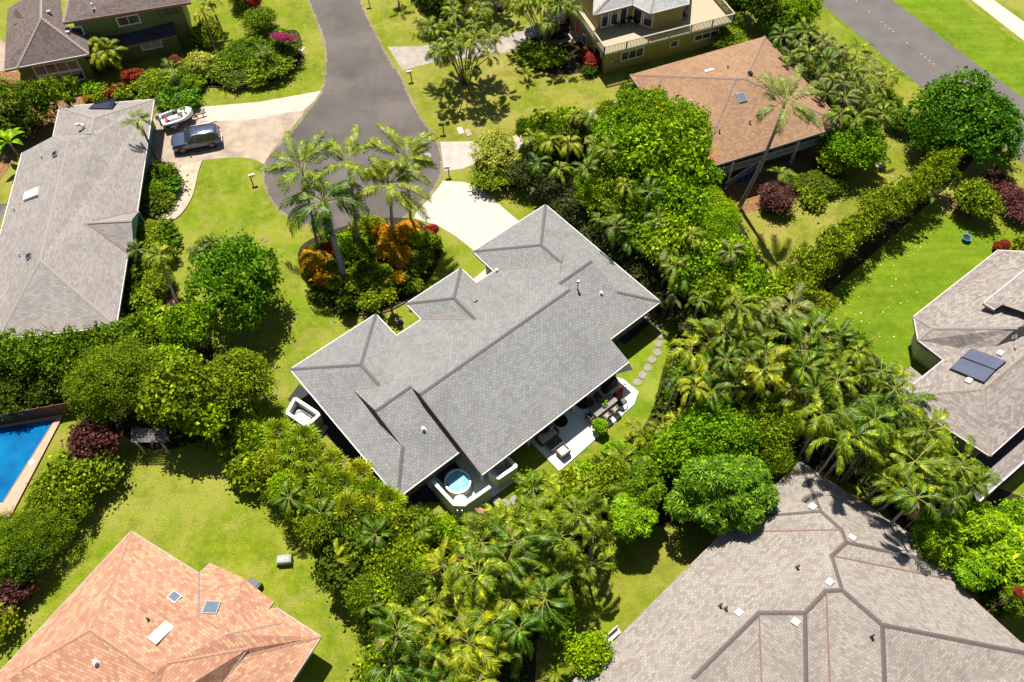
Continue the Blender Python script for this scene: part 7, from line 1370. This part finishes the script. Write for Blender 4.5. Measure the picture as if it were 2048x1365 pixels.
# round mats
for x, y, lb in ((1121, 842, 'round dark rug by the sofa, half under the eave'), (1166, 806, 'round dark rug nearer the dining table, half under the eave')): disc('rug', x, y, .58, plain('rug', (.025, .015, .015), .95, var=.8, scale=14) if 'rug' not in MAT else MAT['rug'], lb, 'rug', zp + .004, .012)
# sofa, coffee table, armchair
t = thing('sofa', 'wicker sofa with beige cushions half under the eave', 'sofa', at(1094, 876), A); MB().box((0, 0, .2), (1.75, .8, .28)).build('frame', wick, t, bevel=.02)
MB().box((0, -.02, .42), (1.6, .7, .14)).build('seat', cush, t, bevel=.04); MB().box((0, .36, .62), (1.7, .14, .5)).build('backrest', wick, t, bevel=.03)
for x in (-.88, .88): MB().box((x, 0, .45), (.08, .8, .4)).build('armrest', wick, t, bevel=.02)
sx = np.array(at(1094, 876)); 
def offs(x, y, z): return (float(sx[0] + x * ca - y * sa), float(sx[1] + x * sa + y * ca), z)
loose('pillow', 'dark blue pillow on the wicker sofa', 'pillow', navy, MB().box((0, 0, .2), (.42, .16, .4)), offs(.1, .18, zp + .49), A + .1, .06); loose('pillow', 'pale pillow right of the blue one on the sofa', 'pillow', cush, MB().box((0, 0, .2), (.42, .16, .4)), offs(.58, .18, zp + .49), A, .06); loose('pillow', 'pale pillow with green print at the left end of the sofa', 'pillow', plain('green print', (.35, .42, .25), .8, var=.5, scale=9), MB().box((0, 0, .2), (.42, .16, .4)), offs(-.58, .18, zp + .49), A - .1, .06)
t = thing('coffee_table', 'dark grey low coffee table before the sofa', 'table', at(1109, 892), A); MB().box((0, 0, .42), (1.25, .72, .05)).build('tabletop', plain('table charcoal', (.07, .072, .075), .6), t, bevel=.01)
for x in (-.55, .55):
    for y in (-.3, .3): MB().box((x, y, .2), (.05, .05, .4)).build('leg', darkmet, t)
p_ = at(1109, 891); potplant((p_[0], p_[1], zp + .446), 'tiny green potted plant on the coffee table', .16)
t = thing('armchair', 'white cushioned wicker armchair at the sunny patio edge', 'armchair', at(1126, 908), A + R(180)); MB().box((0, 0, .2), (.85, .8, .26)).build('frame', brownwood, t, bevel=.02); MB().box((0, -.03, .42), (.7, .68, .15)).build('seat', white, t, bevel=.04); MB().box((0, .34, .62), (.78, .13, .45)).build('backrest', cush, t, bevel=.03)
for x in (-.42, .42): MB().box((x, 0, .45), (.07, .78, .36)).build('armrest', brownwood, t, bevel=.02)
# ---- bins, pot, box, bench
bn = thing('trash_bin', 'grey green wheeled bin lying on the lower lawn', 'bin', tuple(P(570, 1124, 0)), R(5)); MB().box((0, 0, .34), (.95, .62, .6), 0, taper=.96).build('body', binm, bn, bevel=.05); MB().box((.52, 0, .34), (.09, .66, .64)).build('lid', plain('lid green', (.15, .19, .17), .5), bn, bevel=.02)
for y in (-.3, .3): MB().tube([(-.48, y - .03, .08), (-.48, y + .03, .08)], .1, 12).build('wheel', rubber, bn)
MB().box((-.05, -.02, .66), (.5, .08, .03)).build('handle', white, bn)
bn = thing('trash_bin', 'black wheeled bin lying against the terracotta roof edge', 'bin', tuple(P(510, 1172, 0)), R(-30)); MB().box((0, 0, .34), (.9, .6, .6), 0, taper=.96).build('body', bind, bn, bevel=.05); MB().box((.5, 0, .34), (.09, .64, .62)).build('lid', bind, bn, bevel=.02)
pt = thing('planter_bowl', 'blue round planter bowl on the right lawn', 'planter', tuple(P(1930, 481, 0))); MB().lathe((0, 0, 0), [(.22, 0), (.38, .35), (.42, .42), (.34, .42), (.3, .3), (.02, .28)], 24).build('bowl', bluepot, pt, smooth='auto'); MB().lathe((0, 0, 0), [(.02, .30), (.31, .31)], 20).build('soil', soil, pt)
bx = thing('bench', 'white bench against the left eave of the pink beige house', 'bench', tuple(P(1222, 1277, 0)), A); MB().box((0, 0, .45), (1.4, .4, .07)).build('seat', white, bx); MB().box((0, .2, .7), (1.4, .06, .4)).build('backrest', white, bx)
for x in (-.6, .6): MB().box((x, 0, .21), (.07, .36, .41)).build('leg', white, bx)
bns = [('blue storage bin below the lanai railing', 1478, 362), ('second blue storage bin nearer the lanai column', 1494, 355)]
for lb, x, y in bns: loose('storage_bin', lb, 'bin', plain('bin blue', (.02, .06, .28), .5) if 'bin blue' not in MAT else MAT['bin blue'], MB().box((0, 0, .3), (.7, .5, .6), 0, taper=1), tuple(P(x, y, 0)), R(22), .03)
# ---- the crouching person by the porch
pp0 = P(802, 655, 0); per = bpy.data.meshes.new('body'); J = dict(pel=(0, 0, .42), ch=(.16, 0, .78), nk=(.24, 0, .92), hd=(.30, 0, 1.02), hd2=(.32, 0, 1.14), ls=(.18, .19, .84), le=(.36, .24, .66), lh=(.52, .08, .86), rs=(.18, -.19, .84), re=(.36, -.24, .66), rh=(.52, -.06, .86), lk=(.36, .20, .46), la=(.08, .18, .07), lt=(.26, .19, .03), rk=(.34, -.20, .42), ra=(.02, -.18, .07), rt=(.2, -.19, .03), lp=(.02, .12, .40), rp=(.02, -.12, .40))
names = list(J); E_l = [('pel', 'ch'), ('ch', 'nk'), ('nk', 'hd'), ('hd', 'hd2'), ('ch', 'ls'), ('ls', 'le'), ('le', 'lh'), ('ch', 'rs'), ('rs', 're'), ('re', 'rh'), ('pel', 'lp'), ('lp', 'lk'), ('lk', 'la'), ('la', 'lt'), ('pel', 'rp'), ('rp', 'rk'), ('rk', 'ra'), ('ra', 'rt')]
rad = dict(pel=.15, ch=.16, nk=.06, hd=.085, hd2=.085, ls=.07, le=.05, lh=.035, rs=.07, re=.05, rh=.035, lk=.075, la=.05, lt=.04, rk=.075, ra=.05, rt=.04, lp=.10, rp=.10)
per.from_pydata([J[n_] for n_ in names], [(names.index(a_), names.index(b_)) for a_, b_ in E_l], []); po = bpy.data.objects.new('body', per); COL.objects.link(po)
md = po.modifiers.new('skin', 'SKIN'); po.modifiers.new('sub', 'SUBSURF').levels = 1
for i, n_ in enumerate(names): per.skin_vertices[0].data[i].radius = (rad[n_], rad[n_])
per.skin_vertices[0].data[0].use_root = True
dg = bpy.context.evaluated_depsgraph_get(); dg.update(); me2 = bpy.data.meshes.new_from_object(po.evaluated_get(dg)); bpy.data.objects.remove(po)
me2.name = 'body'
for mt in (skin, plain('navy shirt', (.02, .04, .16), .85), plain('dark trousers', (.035, .035, .04), .85), black): me2.materials.append(mt)
for p_ in me2.polygons:
    c_ = p_.center; p_.use_smooth = True
    p_.material_index = 0
    if c_.z < .88 and c_.x < .34 and c_.z > .40: p_.material_index = 1
    if c_.z < .50 and (c_.x > -.2): p_.material_index = 2 if c_.z < .5 and not (c_.x > .4 and c_.z > .55) else p_.material_index
    if c_.z < .08: p_.material_index = 3
pr_ = thing('person', 'person in navy shirt crouching on the grass by the porch and holding a camera', 'person', (float(pp0[0]), float(pp0[1]), 0), R(125)); bo = obj('body', me2, pr_)
m = MB(); m.lathe((.285, 0, 1.09), [(.02, -.08), (.095, -.05), (.108, .02), (.09, .09), (.02, .13)], 14); m.build('hair', hair, pr_, smooth=True)
m = MB()
for s in (-1, 1):
    for j in range(4): m.tube([(.52, s * .06 + (j - 1.5) * .018 * s, .87), (.56, s * .045 + (j - 1.5) * .018 * s, .885 - j * .012), (.565, s * .03 + (j - 1.5) * .01 * s, .90 - j * .012)], [.012, .010, .008], 6)
    m.tube([(.50, s * .04, .88), (.53, s * .02, .92)], [.013, .009], 6)
m.build('hand', skin, pr_, smooth=True)
cm = thing('camera', 'black camera held by the crouching person', 'camera', (0, 0, 0)); 
cw = (float(pp0[0] + .58 * math.cos(R(125))), float(pp0[1] + .58 * math.sin(R(125))), .90); cm.location = cw; cm.rotation_euler = (0, 0, R(125)); MB().box((0, 0, 0), (.07, .14, .10)).build('camera_body', black, cm, bevel=.01); MB().tube([(.03, 0, 0), (.14, 0, 0)], .035, 12).build('lens', black, cm)
